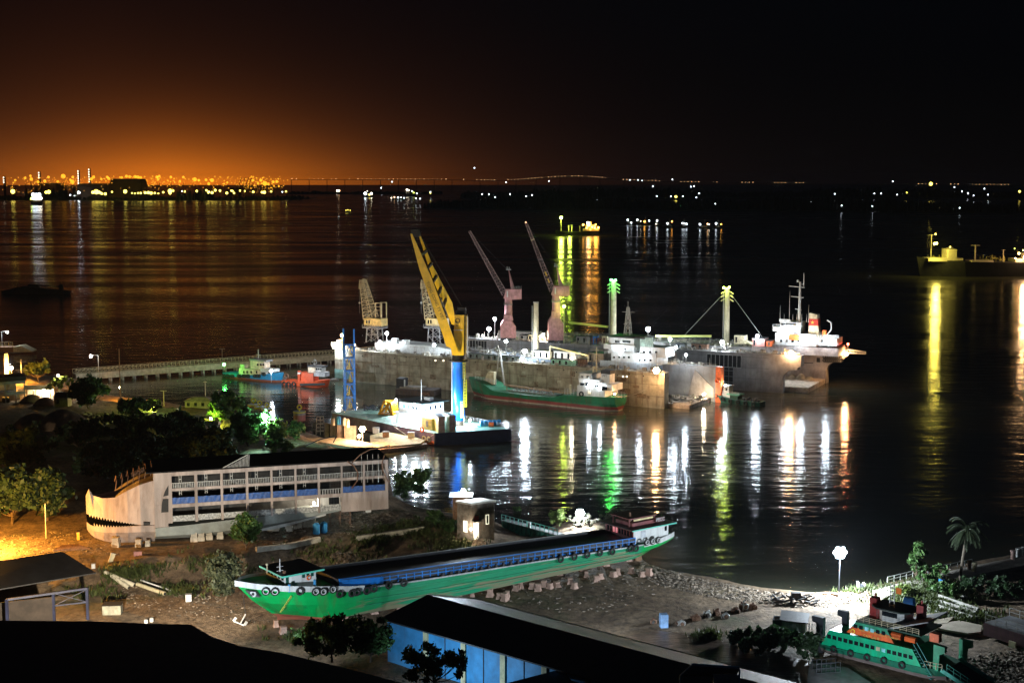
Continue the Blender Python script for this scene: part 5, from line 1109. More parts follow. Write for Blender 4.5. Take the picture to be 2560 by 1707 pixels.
# ladder cages
for (px0,px1,r0,r1,nm) in ((1160,1167,948,1015,'ladder_cage'),(1152,1159,1002,1042,'ladder_cage'),(1158,1163,898,945,'ladder')):
    a=L_(px0,r0); b=L_(px1,r1); m=MB()
    for x in (a[0],b[0]):
        for y in (-RR*.9,-RR*.9+1.0): m.bar((x,y,b[1]),(x,y,a[1]),.13)
    n=int((a[1]-b[1])/1.0)
    for k in range(n+1):
        z=b[1]+(a[1]-b[1])*k/max(1,n); m.bar((a[0],-RR*.9,z),(b[0],-RR*.9,z),.1)
    m.bar(((a[0]+b[0])/2,-RR*.95,b[1]),((a[0]+b[0])/2,-RR*.95,a[1]),.1); m.obj(nm,mat('bright yellow ladder',(.85,.75,.02),.5,var=.1),cr)
a=L_(1137,905); MB().cyl((-RR*1.05,-.3,1.5),(-RR*1.05,-.3,cz(886)),.14).obj('standpipe',white,cr)
# A shaped yellow spreader
t=thing('lifting_frame','orange yellow lattice lifting frame lying beside the white deckhouse','frame',onbarge(966,1036),-.35); s=onbarge(966,1036)[1]/F
m=MB(); w,h,d=20*s,34*s,5
c8=[Vector((-w,0,0)),Vector((w*.95,-1,0)),Vector((w*1.15,3,0)),Vector((-w*.8,4,0)),Vector((-w*.3,0,h)),Vector((w*.75,-1,h*.95)),Vector((w*.95,3,h*.9)),Vector((-w*.1,4,h*.9))]
for a,b in ((0,1),(1,2),(2,3),(3,0),(4,5),(5,6),(6,7),(7,4),(0,4),(1,5),(2,6),(3,7),(0,5),(1,4),(4,1)): m.bar(c8[a],c8[b],.55)
m.add([c8[1]*1.001,c8[2]*1.001,c8[6]*1.001,c8[5]*1.001],[(0,1,2,3)]); m.obj('frame_bars',mat('orange yellow paint',(.85,.4,.01),.5,var=.15),t)
# heap of chain
g=onbarge(905,1024); m=MB()
r=random.Random(8)
for k in range(40): m.torus((r.uniform(-3.5,3.5),r.uniform(-2,2),.25+r.random()*1.2),.5,.17,axis='xyz'[k%3],n=8,m=5)
o=m.obj('chain_heap',mat('dark chain',(.08,.09,.12),.6)); o.location=onbarge(932,1024); tag(o,'dark heaped mooring chain on the pale green barge deck','chain')
t=thing('winch','sky blue mooring winch with pipes on the barge bow','winch',onbarge(1200,1066),ae); m=MB()
for k in range(5): m.cyl((k*1.6,0,1.2),(k*1.6+1.1,0,1.2),.9,n=12); m.bx(k*1.6,k*1.6+1.2,-.8,.8,0,.8)
m.obj('drums',skyblue,t); MB().bx(-1,8,-1.2,1.2,0,.2).obj('bed',deckgreen,t)
t=thing('life_raft','small orange life raft canister at the barge bow rail','life raft',onbarge(1228,1067),0); MB().cyl((-.9,0,.9),(.9,0,.9),.8,n=12).obj('canister',orange,t); MB().bx(-.8,.8,-.5,.5,0,.25).obj('cradle',dark,t)
for i,(px,py,mt) in enumerate(((1055,1073,orange),(1060,1096,cream),(1072,1098,cream))):
    x,z=fc.xz(px,py,-.3*sgn); o=MB().torus((0,0,0),.8,.28,n=14).obj('tyre' if i else 'life_ring',mt); o.location=fc.w(x,-.35*sgn,z); o.rotation_euler=(0,0,fc.ang); tag(o,('orange life ring hung on the lit barge rail','pale tyre fender on the purple barge side, left one','pale tyre fender on the purple barge side at the corner')[i],'tyre' if i else 'life ring')
# blue lattice tower
tp=onbarge(874,1024); s=tp[1]/F; t=thing('lattice_tower','tall blue lattice tower with yellow ladders on the barge deck','tower',tp,fc.ang*0+.25)
h=PY(874,862,tp[1])[2]-zb; w=12.5*s
for (a,b) in ((-1,-1),(1,-1),(1,1),(-1,1)):
    m=MB(); m.bar((a*w,b*w*.8,0),(a*w*.96,b*w*.8,h+(6 if (a<0) == (b>0) else 0)),.55); m.bar((a*w*1.25,b*w*.8,0),(a*w,b*w*.8,3),.3); m.obj('leg',blue,t)
n=5
for k in range(n):
    z0,z1=h*k/n,h*(k+1)/n; m=MB()
    for (a,b),(c_,d_) in (((-1,-1),(1,-1)),((1,-1),(1,1)),((1,1),(-1,1)),((-1,1),(-1,-1))):
        A=Vector((a*w,b*w*.8,0)); B=Vector((c_*w,d_*w*.8,0)); M_=(A+B)/2
        m.bar(A+Vector((0,0,z1)),B+Vector((0,0,z1)),.38); m.bar(A+Vector((0,0,z0)),M_+Vector((0,0,z1)),.22); m.bar(B+Vector((0,0,z0)),M_+Vector((0,0,z1)),.22)
    m.obj('bracing',blue,t)
for k,(dx) in enumerate((.1,-.35,.3,-.3,.35)):
    z0=h*k/n+1; z1=z0+h/n*.85; x=dx*w; m=MB()
    for e in (-.45,.45): m.bar((x+e,-w*.5,z0),(x+e+.4,-w*.5,z1),.22)
    for q_ in range(6): z=z0+(z1-z0)*q_/5; m.bar((x-.45+.08*q_,-w*.5,z),(x+.45+.08*q_,-w*.5,z),.2)
    m.obj('ladder',yellow,t)
# mooring ropes
def rope(a,b,sag,label,mt=None,r=.09):
    a=Vector(a); b=Vector(b); t=thing('mooring_rope',label,'rope',a); pts=[]
    for k in range(9): f=k/8; p=(b-a)*f; p.z-=sag*4*f*(1-f); pts.append(p)
    MB().tube(pts,r,5).obj('rope_strands',mt or mat('pale rope',(.6,.52,.4),.9),t)
# ================================================================ TANKER alongside the dock
fT=Fr(P(1186,992),P(1548,1030)); x0T=fT.xz(1172,942,4)[0]; xnT=fT.xz(1552,1000,4)[0]
fT=Fr(fT.w(x0T,-2.0),fT.w(xnT,-2.0)); LT=fT.len; BT=12
tk=fT.root('tanker','small green and rust red coastal tanker moored against the dock wall','tanker')
zs=lambda px,py,y=0: fT.xz(px,py,y)[1]
TZx=[0,.02*LT,.13*LT,.17*LT,.22*LT,.45*LT,.62*LT,.68*LT,LT]; zl=[zs(1172,941,6),zs(1182,945,4),zs(1240,958,0),zs(1248,966,0),zs(1264,981,0),zs(1340,990,0),zs(1385,994,0),zs(1400,987,0),zs(1545,995,0)]
tz=lambda x: float(np.interp(x,TZx,zl))
th=mat('tanker hull',(.02,.2,.1),.55,var=.35,scale=.25,dirt=.45,bands=[(0,(.42,.38,.3)),(.6,(.24,.05,.045)),(1.9,(.012,.17,.08))])
ol2,_=hull(fT,LT,BT,-1.0,5,'hull',th,tk,bowlen=.17,sternlen=.06,rake=.35,nst=34,sternrake=.1,keelf=.93,zdf=tz,sternw=.8)
m=MB()
for i in range(33):
    a,b=ol2[i],ol2[i+1]; m.add([(a[0],a[1]+.2,a[2]-.5),(b[0],b[1]+.2,b[2]-.5),(b[0],BT-b[1]-.2,b[2]-.5),(a[0],BT-a[1]-.2,a[2]-.5)],[(0,1,2,3)])
m.obj('deck',mat('dark green deck',(.02,.07,.045),.7),tk)
ZT=fT.xz(1480,992,1)[1]
def TB(nm,mt,px0,px1,pt,pb,y0_,y1_): m=MB(); fT.px(m,px0,px1,pt,pb,y0_,y1_); return m.obj(nm,mt,tk)
TB('lower_house',white,1443,1512,966,993,.6,11); TB('second_house',white,1447,1498,948,966,1.2,10.5); TB('aft_house',white,1484,1530,960,976,1.5,10); TB('wheelhouse',white,1449,1477,934,948,2,10)
TB('wheelhouse_roof',grey,1446,1480,932.5,934.5,1.5,10.5); fn=TB('funnel',white,1502,1524,935,962,4,8); TB('funnel_top',black,1502,1525,926,935,3.9,8.1)
x,z=fT.xz(1512,940,3.9); text('PPT',1.3,black,tk,(x,3.86,z),(math.pi/2,0,0))
for a,b in ((1452,1458),(1466,1473)): TB('window',glassm,a,b,939,944,1.9,1.97)
for a,b,c_,d_ in ((1450,1460,957,967),(1464,1474,957,967),(1486,1490,963,967),(1492,1497,963,967),(1504,1518,966,976),(1470,1476,976,984)): TB('window',glassm if c_!=976 else emi('warm lit doorway',(1,.8,.45),1.0),a,b,c_,d_,.4 if c_>960 else 1.0,.57 if c_>960 else 1.15)
m=MB()
for pa,pb,ra,rb,y,h_ in ((1412,1442,985,988,.2,2.2),(1512,1562,990,996,.3,2.4),(1480,1550,972,974,1.0,2.4),(1446,1480,948,949,1.3,1.3),(1480,1530,960,961,1.3,1.6)):
    A=fT.xz(pa,ra,y); B_=fT.xz(pb,rb,y); MB().rail([(A[0],y,A[1]),(B_[0],y,B_[1])],h_,1.5,.1,3).obj('guard_rail',white,tk)
A=fT.xz(1183,948,2.2); B_=fT.xz(1240,959,.2); m.rail([(A[0],3.6,A[1]),(B_[0],.3,B_[1])],1.3,2,.12,3); m.obj('bow_rail',white,tk)
m=MB(); xa_=fT.xz(1262,982,.5)[0]; xb_=fT.xz(1382,998,.5)[0]; m.bx(xa_,xb_,3,9,2.3,4.0); m.obj('tank_trunk',mat('worn teal trunk',(.12,.22,.18),.7,dirt=.5),tk)
m=MB()
A=fT.xz(1264,962,5); B_=fT.xz(1425,984,5); m.bar((A[0],5,A[1]),(B_[0],5,B_[1]),.5)
for f in (.02,.18,.36,.54,.75): m.bar((A[0]+(B_[0]-A[0])*f,5,A[1]+(B_[1]-A[1])*f),(A[0]+(B_[0]-A[0])*f,5,2.5),.25)
m.obj('catwalk',mat('brown catwalk',(.35,.25,.15),.7),tk)
m=MB()
for k in range(14): xk=xa_+2+k*(xb_-xa_-4)/14; m.cyl((xk,3+(k%3)*1.5,4),(xk,3+(k%3)*1.5,4.7+(k%2)*.6),.35,n=8)
m.tube([(xa_,2.4,4.2),(xb_,2.4,4.2)],.22); m.tube([(xa_,7,4.4),(xb_,7,4.4)],.22); tag(m.obj('deck_pipes',grey,tk),kind='stuff')
m=MB(); A=fT.xz(1253,958,6); T=fT.xz(1249,880,6)
for a,b in ((-2.3,-1),(2.6,-1),(0,2)): m.bar((A[0]+a,6+b,A[1]-1),(T[0]+a*.15,6,T[1]),.24)
for f in (.25,.5,.75): m.bar((A[0]-2.3*(1-f*.85),5.3,A[1]+(T[1]-A[1])*f),(A[0]+2.6*(1-f*.85),5.3,A[1]+(T[1]-A[1])*f),.14)
m.cyl((T[0],6,T[1]-2),(T[0],6,T[1]+2),.16); m.obj('foremast',steel,tk)
m=MB(); A=fT.xz(1233,958,5); m.prismy([(A[0]-5,A[1]-.5),(A[0]+.6,A[1]-.5),(A[0]+.6,A[1]+4.8),(A[0]-2.4,A[1]+4.8)],4.6,6.6); m.obj('breakwater',cream,tk)
m=MB(); A=fT.xz(1491,940,7); T=fT.xz(1491,868,7); m.cyl((A[0],7,A[1]-3),(A[0],7,T[1]),.45,.2); m.bar((A[0]-3,7,T[1]-1),(A[0]+3,7,T[1]-1),.16); m.cyl((A[0]-.6,6,A[1]-6),(A[0]-.6,6,A[1]+4),.6,n=10); m.obj('aft_mast',cream,tk)
x,z=fT.xz(1453,985,.2); MB().torus((x,.3,z),.85,.3).obj('tyre_fender',black,tk)
x,z=fT.xz(1203,963,2.2); text('NHATS M',1.3,mat('white lettering',(.7,.75,.7),.6),tk,(x+.5,2.05,z),(math.pi/2,.05,-.42))
x,z=fT.xz(1425,965,1); MB().cyl((x,1.5,z-3),(x,1.5,z+.5),.4,.5).obj('vent_cowl',cream,tk)
rope(fT.w(LT-1,3,tz(LT-1)),fT.w(LT+10,8,9),1.0,'yellow mooring rope from the green tanker stern up to the dock')
# ================================================================ TUGS
# blue tug (bow right)
A=P(552,943); B=P(686,957)
fr=Fr(A,B); L=fr.len+2; bt=fr.root('tugboat','blue hulled tug with lit cream wheelhouse, black tyres along its side','tugboat')
def flip(m,L): m.v=[(L-x,y,z) for x,y,z in m.v]; return m
def tughull2(L,B,root,mt,zst,zbow,bowlen=.4,nst=22,rk=.35):
    f=lambda x: float(np.interp(x,[0,L*.35,L*.6,L*.85,L],[zst,zst*.98,zst*1.15,zbow*.85,zbow]))
    m=MB(); rings=[]; ol=[]
    for i in range(nst+1):
        q=i/nst; x=L*q; b=min(1,(1-q)/bowlen); w=(1-(1-b)**2.2)**.7 if b<1 else 1; s_=min(1,q/.12); w2=.7+.3*(1-(1-s_)**2); hw=max(.05,B/2*w*w2); z=f(x); xb=x-rk*(z+1)*(1-b)
        rings.append([(x,B/2-hw,z),(x*.6+xb*.4,B/2-hw*.94,z*.5-.5),(xb,B/2-hw*.8,-1),(xb,B/2+hw*.8,-1),(x*.6+xb*.4,B/2+hw*.94,z*.5-.5),(x,B/2+hw,z)]); ol.append((x,B/2-hw,z))
    m.loft(rings); m.obj('hull',mt,root); m=MB()
    for a,b in zip(ol[1:-1],ol[2:]): m.add([(a[0],a[1]+.2,a[2]-.5),(b[0],b[1]+.2,b[2]-.5),(b[0],B-b[1]-.2,b[2]-.5),(a[0],B-a[1]-.2,a[2]-.5)],[(0,1,2,3)])
    m.obj('deck',dark,root)
    m=MB()
    for a,b in zip(ol[:-1],ol[1:]):
        m.bar((a[0],a[1]-.04,a[2]+.05),(b[0],b[1]-.04,b[2]+.05),.22)
    m.obj('gunwale',mt,root)
    return ol,f
z1_=fr.xz(600,937,0)[1]; z2_=fr.xz(680,929,3)[1]
ol,f=tughull2(L,8,bt,mat('tug blue hull',(.02,.32,.62),.45,var=.2,dirt=.2,bands=[(0,(.3,.1,.06)),(1.0,(.02,.3,.6))]),z1_,z2_)
def FB(fr,root,nm,mt,*r): m=MB(); fr.px(m,*r); return m.obj(nm,mt,root)
FB(fr,bt,'cabin',mat('cream cabin',(.75,.6,.45),.5,dirt=.15),597,651,923,938,1.5,6.5); FB(fr,bt,'wheelhouse',MATS['cream cabin'],626,660,903,923,2,6); FB(fr,bt,'wheelhouse_roof',grey,623,664,899,903,1.6,6.4); FB(fr,bt,'funnel',cream,600,611,911,923,2.5,5)
FB(fr,bt,'bulwark_front',white,651,680,922,930,1.5,6.5)
for a in (642,650,656): FB(fr,bt,'window',glassm,a,a+4,909,914,1.85,1.97)
for a in (608,616,626,640): FB(fr,bt,'window',glassm,a,a+3,927,933,1.35,1.47)
m=MB(); a,_=fr.xz(646,900,4); zt=fr.xz(646,873,4)[1]; m.cyl((a,4,fr.xz(646,901,4)[1]),(a,4,zt),.2,.1); m.bar((a-1.5,4,zt-2.5),(a+1.5,4,zt-2.5),.12); m.obj('mast',white,bt)
for k,px in enumerate((560,572,582,600,612,622,640,648,660)):
    x,z=fr.xz(px,938 if px<650 else 934,0); y=np.interp(x,[o[0] for o in ol],[o[1] for o in ol]); m=MB(); 
    for q in (-.7,.2,): m.torus((x+q,y-.25,z-.3),.62,.26,n=12,m=6)
    m.obj('tyre_fender',black,bt)
# red tug (bow right)
A=P(700,962); B=P(808,970); fr=Fr(A,B); L=fr.len+1; rt=fr.root('tugboat','orange red tug with twin red funnels lying right of the blue tug','tugboat')
z1_=fr.xz(740,955,0)[1]; z2_=fr.xz(806,948,3)[1]
redm=mat('tug red hull',(.62,.09,.03),.45,var=.25,dirt=.15)
ol,f=tughull2(L,8,rt,redm,z1_,z2_,.35)
FB(fr,rt,'cabin',redm,745,783,932,955,1.8,6.2); FB(fr,rt,'wheelhouse',MATS['cream cabin'],770,788,918,932,2.2,6); FB(fr,rt,'bridge_front',white,788,803,919,929,2.4,6); FB(fr,rt,'wheelhouse_roof',dark,768,806,914.5,918,2,6.3); FB(fr,rt,'lower_bridge',mat('pale grey bridge',(.4,.42,.45),.5),783,812,930,941,2.2,6)
for a in (790,795,800): FB(fr,rt,'window',glassm,a,a+3.4,920,925,2.25,2.37)
FB(fr,rt,'funnel',redm,744,750,927,950,1.2,2.6); FB(fr,rt,'funnel',redm,753,759,930,953,3,4.4); FB(fr,rt,'funnel_cap',white,744,750.5,931,935,1.1,2.7)
m=MB(); a,_=fr.xz(787,915,4); zt=fr.xz(787,896,4)[1]; m.cyl((a,4,fr.xz(787,916,4)[1]),(a,4,zt),.18,.1); m.torus((a,4,zt-1.6),1.0,.12,axis='y'); m.obj('mast',steel,rt)
for px in (711,722,735): 
    x,z=fr.xz(px,960,0); y=np.interp(x,[o[0] for o in ol],[o[1] for o in ol]); MB().torus((x,y-.3,z),.9,.34,n=12).obj('tyre_fender',black,rt)
x,z=fr.xz(775,962,0); MB().bar((x-5,-.35,z-.2),(x+8,-.2,z+.9),.3,1.0).obj('bow_fender',black,rt)
m=MB(); m.bar((fr.xz(705,950,3)[0],3,z1_),(fr.xz(745,944,3)[0],3,z1_+3),.2); m.torus((fr.xz(716,946,3)[0],3,z1_+1.8),1.1,.3); m.obj('towing_gear',rust,rt)
# small white boat between them and workboat by the dock
def skiff(px,py,w,label,mt,cabin=True,rz=0.0,cabm=None):
    p=P(px,py); s=p[1]/F; L=w*s; t=thing('workboat',label,'boat',p,rz); rings=[]
    for i in range(9):
        q=i/8; hw=L*.16*((1-(2*q-1)**4)**.6+.04); z=L*.07*(1+1.2*(2*q-1)**2*(q>.5)); x=-L/2+L*q; rings.append([(x,-hw,z+.3),(x*.92,-hw*.7,-.3),(x*.92,hw*.7,-.3),(x,hw,z+.3)])
    MB().loft(rings).obj('hull',mt,t)
    if cabin:
        m=MB(); m.bx(-L*.2,L*.15,-L*.09,L*.09,L*.06,L*.23); c_=m.obj('cabin',cabm or white,t); MB().bx(-L*.23,L*.18,-L*.11,L*.11,L*.235,L*.25).obj('roof',grey,c_)
        for k in range(3): MB().bx(-L*.15+k*L*.1,-L*.1+k*L*.1,-L*.095,-L*.0905,L*.13,L*.2).obj('window',glassm,c_)
    return t
skiff(705,948,24,'little white launch moored between the blue and red tugs',white)
skiff(835,952,26,'grey workboat tucked under the left end of the dock',grey)
# dark barge by the dock wall
p=P(1045,985); t=thing('flat_barge','low dark flat barge moored against the weathered dock wall','barge',p,f1.ang*.55); s=p[1]/F; m=MB(); m.bx(-52*s,52*s,-4,5,-.5,2.4); m.obj('hull',mat('dark brown hull',(.08,.06,.055),.8,dirt=.4),t); m=MB(); m.bx(-45*s,15*s,-2,4,2.42,3.1); m.obj('hatch',mat('pale hatch boards',(.3,.26,.22),.8),t); MB().bx(-56*s,-36*s,-1,4,2.45,6.5).obj('shelter',dark,t); MB().bx(-36*s+.05,-34*s,-1,0,2.45,6).obj('shelter_light',white,t)
MB().bx(20*s,40*s,-4.3,-4.05,.4,1.6).obj('fender_board',rust,t)
# green and white tug at the dock mouth (right)
A=P(1770,1003); B=P(1896,1017); fr=Fr(A,B); L=fr.len; gt_=fr.root('tugboat','small dark green tug with lit white wheelhouse at the dock mouth','tugboat')
def lowstern(L,B,root,mt):
    rings=[];ol=[]
    for i in range(21):
        q=i/20; b=min(1,q/.3); w=(1-(1-b)**2)**.7; s_=min(1,(1-q)/.12); hw=max(.05,B/2*w*(.7+.3*(1-(1-s_)**2))); z=float(np.interp(q,[0,.2,.45,1],[4.2,3.0,1.9,1.6])); x=L*q; rings.append([(x,B/2-hw,z),(x+.6*(1-b),B/2-hw*.8,-1),(x+.6*(1-b),B/2+hw*.8,-1),(x,B/2+hw,z)]); ol.append((x,B/2-hw,z))
    MB().loft(rings).obj('hull',mt,root)
    for k in range(3,19,3): a=ol[k]; MB().torus((a[0],a[1]-.2,a[2]-.8),.7,.28,n=12).obj('tyre_fender',black,root)
    MB().torus((.2,B/2,3.2),1.3,.6,axis='x',n=14).obj('bow_fender',black,root)
    return ol
lowstern(L,7,gt_,mat('deep green hull',(.02,.1,.08),.5,var=.3,dirt=.3))
FB(fr,gt_,'lower_cabin',white,1787,1824,984,1001,1.4,5.5); FB(fr,gt_,'wheelhouse',white,1788,1822,965,984,1.8,5.2); FB(fr,gt_,'wheelhouse_roof',grey,1786,1824,962.5,965,1.5,5.6); FB(fr,gt_,'aft_canopy',deckgreen,1816,1848,985,988,1.2,5.6); FB(fr,gt_,'aft_cabin',MATS['dark green deck'],1824,1844,988,1002,1.6,5.2)
for a,b,c_,d_ in ((1790,1794,968,973),(1799,1806,968,976),(1812,1818,970,976)): FB(fr,gt_,'window',glassm,a,b,c_,d_,1.65,1.77)
m=MB(); a,_=fr.xz(1803,963,3); zt=fr.xz(1803,943,3)[1]; zq=fr.xz(1803,963,3)[1]; m.cyl((a,3,zq),(a,3,zt),.16,.08); m.bar((a-1.5,3,zt-1.5),(a+1.5,3,zt-1.5),.12); m.obj('mast',white,gt_)
m=MB(); A_=fr.xz(1824,985,1.5); B_=fr.xz(1846,988,1.5); m.rail([(A_[0],1.5,A_[1]),(B_[0],1.5,B_[1])],1.2,1.2,.1); m.obj('rail',steel,gt_)
m=MB()
for k in range(5): m.bx(L*.62+k*1.6,L*.62+k*1.6+1.1,2,5,1.7,2.3+.3*(k%2))
m.obj('deck_gear',dark,gt_)
# ================================================================ PIER and quay
a=P(235,956); b=P(842,908); fr=Fr(a,b,0); L=fr.len
pr=fr.root('pier','long straight concrete pier with trussed side rails running to the dock','pier')
zp=4.2; MB().bx(-8,L,0,5,zp-2.6,zp).obj('deck',mat('pier concrete',(.45,.38,.27),.85,var=.3,dirt=.3),pr)
for k in range(22): m=MB(); x=L*(k+.5)/22; m.cyl((x,.8,-2),(x,1.5,zp-2.65),.45); m.cyl((x,4.2,-2),(x,4.2,zp-2.65),.45); m.obj('pile_pair',concrete,pr)
for y in (.15,4.85):
    m=MB(); n=70
    for k in range(n+1): x=-8+(L+8)*k/n; m.bar((x,y,zp),(x,y,zp+2.0),.14); 
    for k in range(n): x=-8+(L+8)*k/n; d=(L+8)/n; m.bar((x,y,zp+.15),(x+d,y,zp+1.9),.09)
    m.bar((-8,y,zp+2),(L,y,zp+2),.2); m.bar((-8,y,zp+.15),(L,y,zp+.15),.16); m.obj('truss_rail',mat('rail paint',(.5,.42,.25),.7,dirt=.3),pr)
# quay walls: concrete flood wall by the water, quay edge, pontoon with warm light
def slab(name,label,cat,pts,z0,z1,mt,kind=None,part='top'):
    c=Vector((0,0,0)); W_=[P(x,y,z1) for x,y in pts]; cx=sum(p[0] for p in W_)/len(W_); cy=sum(p[1] for p in W_)/len(W_)
    t=MB().prism([(p[0]-cx,p[1]-cy) for p in W_],z0-z1,0).obj(name,mt); t.location=(cx,cy,z1); return tag(t,label,cat,None,kind)
slab('quay','pale concrete quay strip in front of the bushes','quay',[(705,1102),(735,1094),(850,1094),(930,1108),(935,1118),(880,1117),(800,1104),(712,1110)],1,3.4,mat('quay concrete',(.5,.44,.36),.9,var=.3,scale=.4,dirt=.3))
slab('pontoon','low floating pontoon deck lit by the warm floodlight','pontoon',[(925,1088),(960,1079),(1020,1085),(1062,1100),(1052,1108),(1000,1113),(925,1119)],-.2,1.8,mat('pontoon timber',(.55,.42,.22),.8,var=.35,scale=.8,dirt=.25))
slab('barge_fender','long dark timber fender along the pontoon edge','fender',[(920,1120),(1000,1114),(1066,1106),(1068,1110),(1002,1119),(922,1125)],-.2,1.3,wood)
def wallp(pts,h,z0,mt,name,label,t=.5,cat='wall',ribs=True):
    root=thing(name,label,cat,P(pts[0][0],pts[0][1],z0)); o=root.location; q=[P(x,y,z0)-Vector(o) for x,y in pts]; m=MB()
    for a,b in zip(q[:-1],q[1:]): m.bar(a+Vector((0,0,h/2)),b+Vector((0,0,h/2)),t,h)
    m.obj('wall_panels',mt,root)
    if ribs:
        for a,b in zip(q[:-1],q[1:]):
            n=max(1,round((b-a).length/6)); m=MB()
            for k in range(n+1): p=a.lerp(b,k/n); m.bar(p+Vector((0,-t*.8,0)),p+Vector((0,-t*.8,h)),.3)
            m.obj('wall_posts',dark,root)
    return root
wallp([(811,1094),(824,1096),(842,1099),(860,1101),(892,1102)],5.2,2.4,mat('pinkish block wall',(.45,.36,.34),.85,var=.3,dirt=.3),'flood_wall','pinkish concrete block wall beside the warm floodlight')
def tank(px,py,r,h,mt,label,top=None,name='tank',cat='tank'):
    p=G(px,py) if top is None else P(px,py,top); s=p[1]/F; t=thing(name,label,cat,p); MB().cyl((0,0,0),(0,0,h*s),r*s,n=16).obj('tank_body',mt,t); MB().cyl((0,0,h*s+.01),(0,0,h*s+.5),r*s*.98,r*s*.5,n=16).obj('lid',mt,t); return t
tank(833,1062,5,17,mat('beige drum',(.5,.42,.32),.6),'beige drum, leftmost of the drums on the wall',7.6)
tank(847,1061,5.5,18,skyblue,'sky blue drum between pale drums on the wall',7.6)
tank(861,1063,5,16,white,'white drum right of the sky blue drum',7.6)
tank(869,1068,5,18,cream,'cream drum nearest the warm floodlight',7.6)
# buoys on the quay: yellow rimmed mooring buoys
def buoy(px,py,rp,hp,label,z=2.6,col=None):
    p=P(px,py,z); s=p[1]/F; t=thing('mooring_buoy',label,'buoy',p,0,'round mooring buoys with yellow rims'); r=rp*s; h=hp*s
    MB().cyl((0,0,0),(0,0,h),r*.93,r*.96,n=24).obj('drum',col or mat('buoy red grey',(.42,.14,.12),.7,dirt=.4,bands=[(0,(.4,.12,.1)),(2.2,(.35,.27,.25))]),t); MB().cyl((0,0,h+.01),(0,0,h+.35),r,n=24).obj('rim',mat('buoy yellow',(.7,.55,.03),.5),t); MB().cyl((0,0,h+.36),(0,0,h+.5),r*.9,n=20).obj('top_plate',grey,t); MB().cyl((0,0,h+.5),(0,0,h+1.0),.25).torus((0,0,h+1.9),.75,.25,n=14).obj('lifting_eye',MATS['buoy yellow'],t); return t
buoy(749,1050,16,20,'large round mooring buoy with yellow rim and eye on the quay')
for px,py,l in ((634,1016,'yellow rimmed flat buoy, left of the three behind the trees'),(650,1022,'yellow rimmed flat buoy, middle of the three behind the trees'),(668,1027,'yellow rimmed flat buoy, right of the three behind the trees')): buoy(px,py,15,3,l,2.0)
tank(692,1053,3.2,15,mat('pale blue float',(.35,.6,.85),.4),'slim pale blue float standing by the water left of the big buoy')
# scaffold tower on the quay
p=P(801,1086,3); s=p[1]/F; t=thing('scaffold_tower','square white scaffold tower on the quay beside the big buoy','scaffold',p,.1); m=MB(); w=11*s; h=46*s
for a in (-1,0,1):
    for b in (-.4,.4): m.bar((a*w*.75,b*w,h),(a*w,b*w,0),.18)
for k in range(1,6):
    z=h*k/5
    for b in (-.4,.4): m.bar((-w*(1-.05*k),b*w,z),(w*(1-.05*k),b*w,z),.15)
m.obj('frame',mat('scaffold tube',(.55,.5,.4),.6),t)
rope(fc.w(Lc*.38,-.1*sgn,zb),P(1035,1098,2.2),.3,'mooring rope slanting across the purple barge side to the pontoon')
rope(P(1090,1080,zb+.4),P(1040,1100,2.0),1.0,'pair of pale mooring ropes from the barge corner to the pontoon bollard')
for i,(px,py,c_,l) in enumerate(((1028,1094,cream,'small pale cabinet at the right end of the lit pontoon'),(965,1092,wood,'small timber crate in the middle of the lit pontoon'),(940,1082,white,'white locker left on the lit pontoon'))):
    p=P(px,py,1.85); t=thing('crate',l,'crate',p); MB().bx(-1.1,1.1,-.8,.8,0,1.8).obj('box',c_,t); MB().bx(-1.2,1.2,-.9,.9,1.81,1.95).obj('lid',grey,t)
# ================================================================ HUT on the slip corner, sluice gate
hz=5.2; ha=P(1143,1331,hz); hbk=P(1178,1338,hz); hc=P(1236,1330,hz)
t=thing('pump_hut','ruined grey stone hut with lit windows at the slip corner','hut',hbk)
o=hbk; q=[Vector((p[0]-o[0],p[1]-o[1])) for p in (ha,hbk,hc)]; q.append(q[0]+q[2]-q[1]); s=o[1]/F; h=58*s
h=PY(1178,1262,o[1])[2]-hz
hm_=mat('ruined hut masonry',(.2,.175,.15),.9,var=.5,scale=.6,dirt=.4,bump=.4)
m=MB(); m.prism([tuple(p) for p in q],-3,h); m.obj('walls',hm_,t)
m=MB(); c=sum(q,Vector((0,0)))/4; m.prism([tuple(c+(p-c)*1.08) for p in q],h+.02,h+.45); m.obj('roof_slab',mat('pale roof slab',(.6,.57,.5),.9,var=.3),t)
def wallbox(a,b,f0,f1,z0,z1,out,mt,nm):
    d=(b-a); n=Vector((d.y,-d.x)).normalized(); p=a+d*f0; r_=a+d*f1; m=MB(); m.add([(p.x+n.x*.02,p.y+n.y*.02,z0),(r_.x+n.x*.02,r_.y+n.y*.02,z0),(r_.x+n.x*.02,r_.y+n.y*.02,z1),(p.x+n.x*.02,p.y+n.y*.02,z1),(p.x+n.x*out,p.y+n.y*out,z0),(r_.x+n.x*out,r_.y+n.y*out,z0),(r_.x+n.x*out,r_.y+n.y*out,z1),(p.x+n.x*out,p.y+n.y*out,z1)],[(0,1,2,3),(4,5,6,7),(0,1,5,4),(1,2,6,5),(2,3,7,6),(3,0,4,7)]); return m.obj(nm,mt,t)
lw=emi('lit hut window',(1,.93,.65),1.1)
wallbox(q[0],q[1],.45,.72,.6,h*.45,.08,lw,'window'); wallbox(q[1],q[2],.1,.32,-1.2,h*.42,.08,emi('lit hut doorway',(1,.85,.65),.75),'doorway'); wallbox(q[1],q[2],.62,.76,h*.3,h*.62,.08,lw,'window'); wallbox(q[1],q[2],.65,.73,h*.33,h*.6,.12,glassm,'window_shutter')
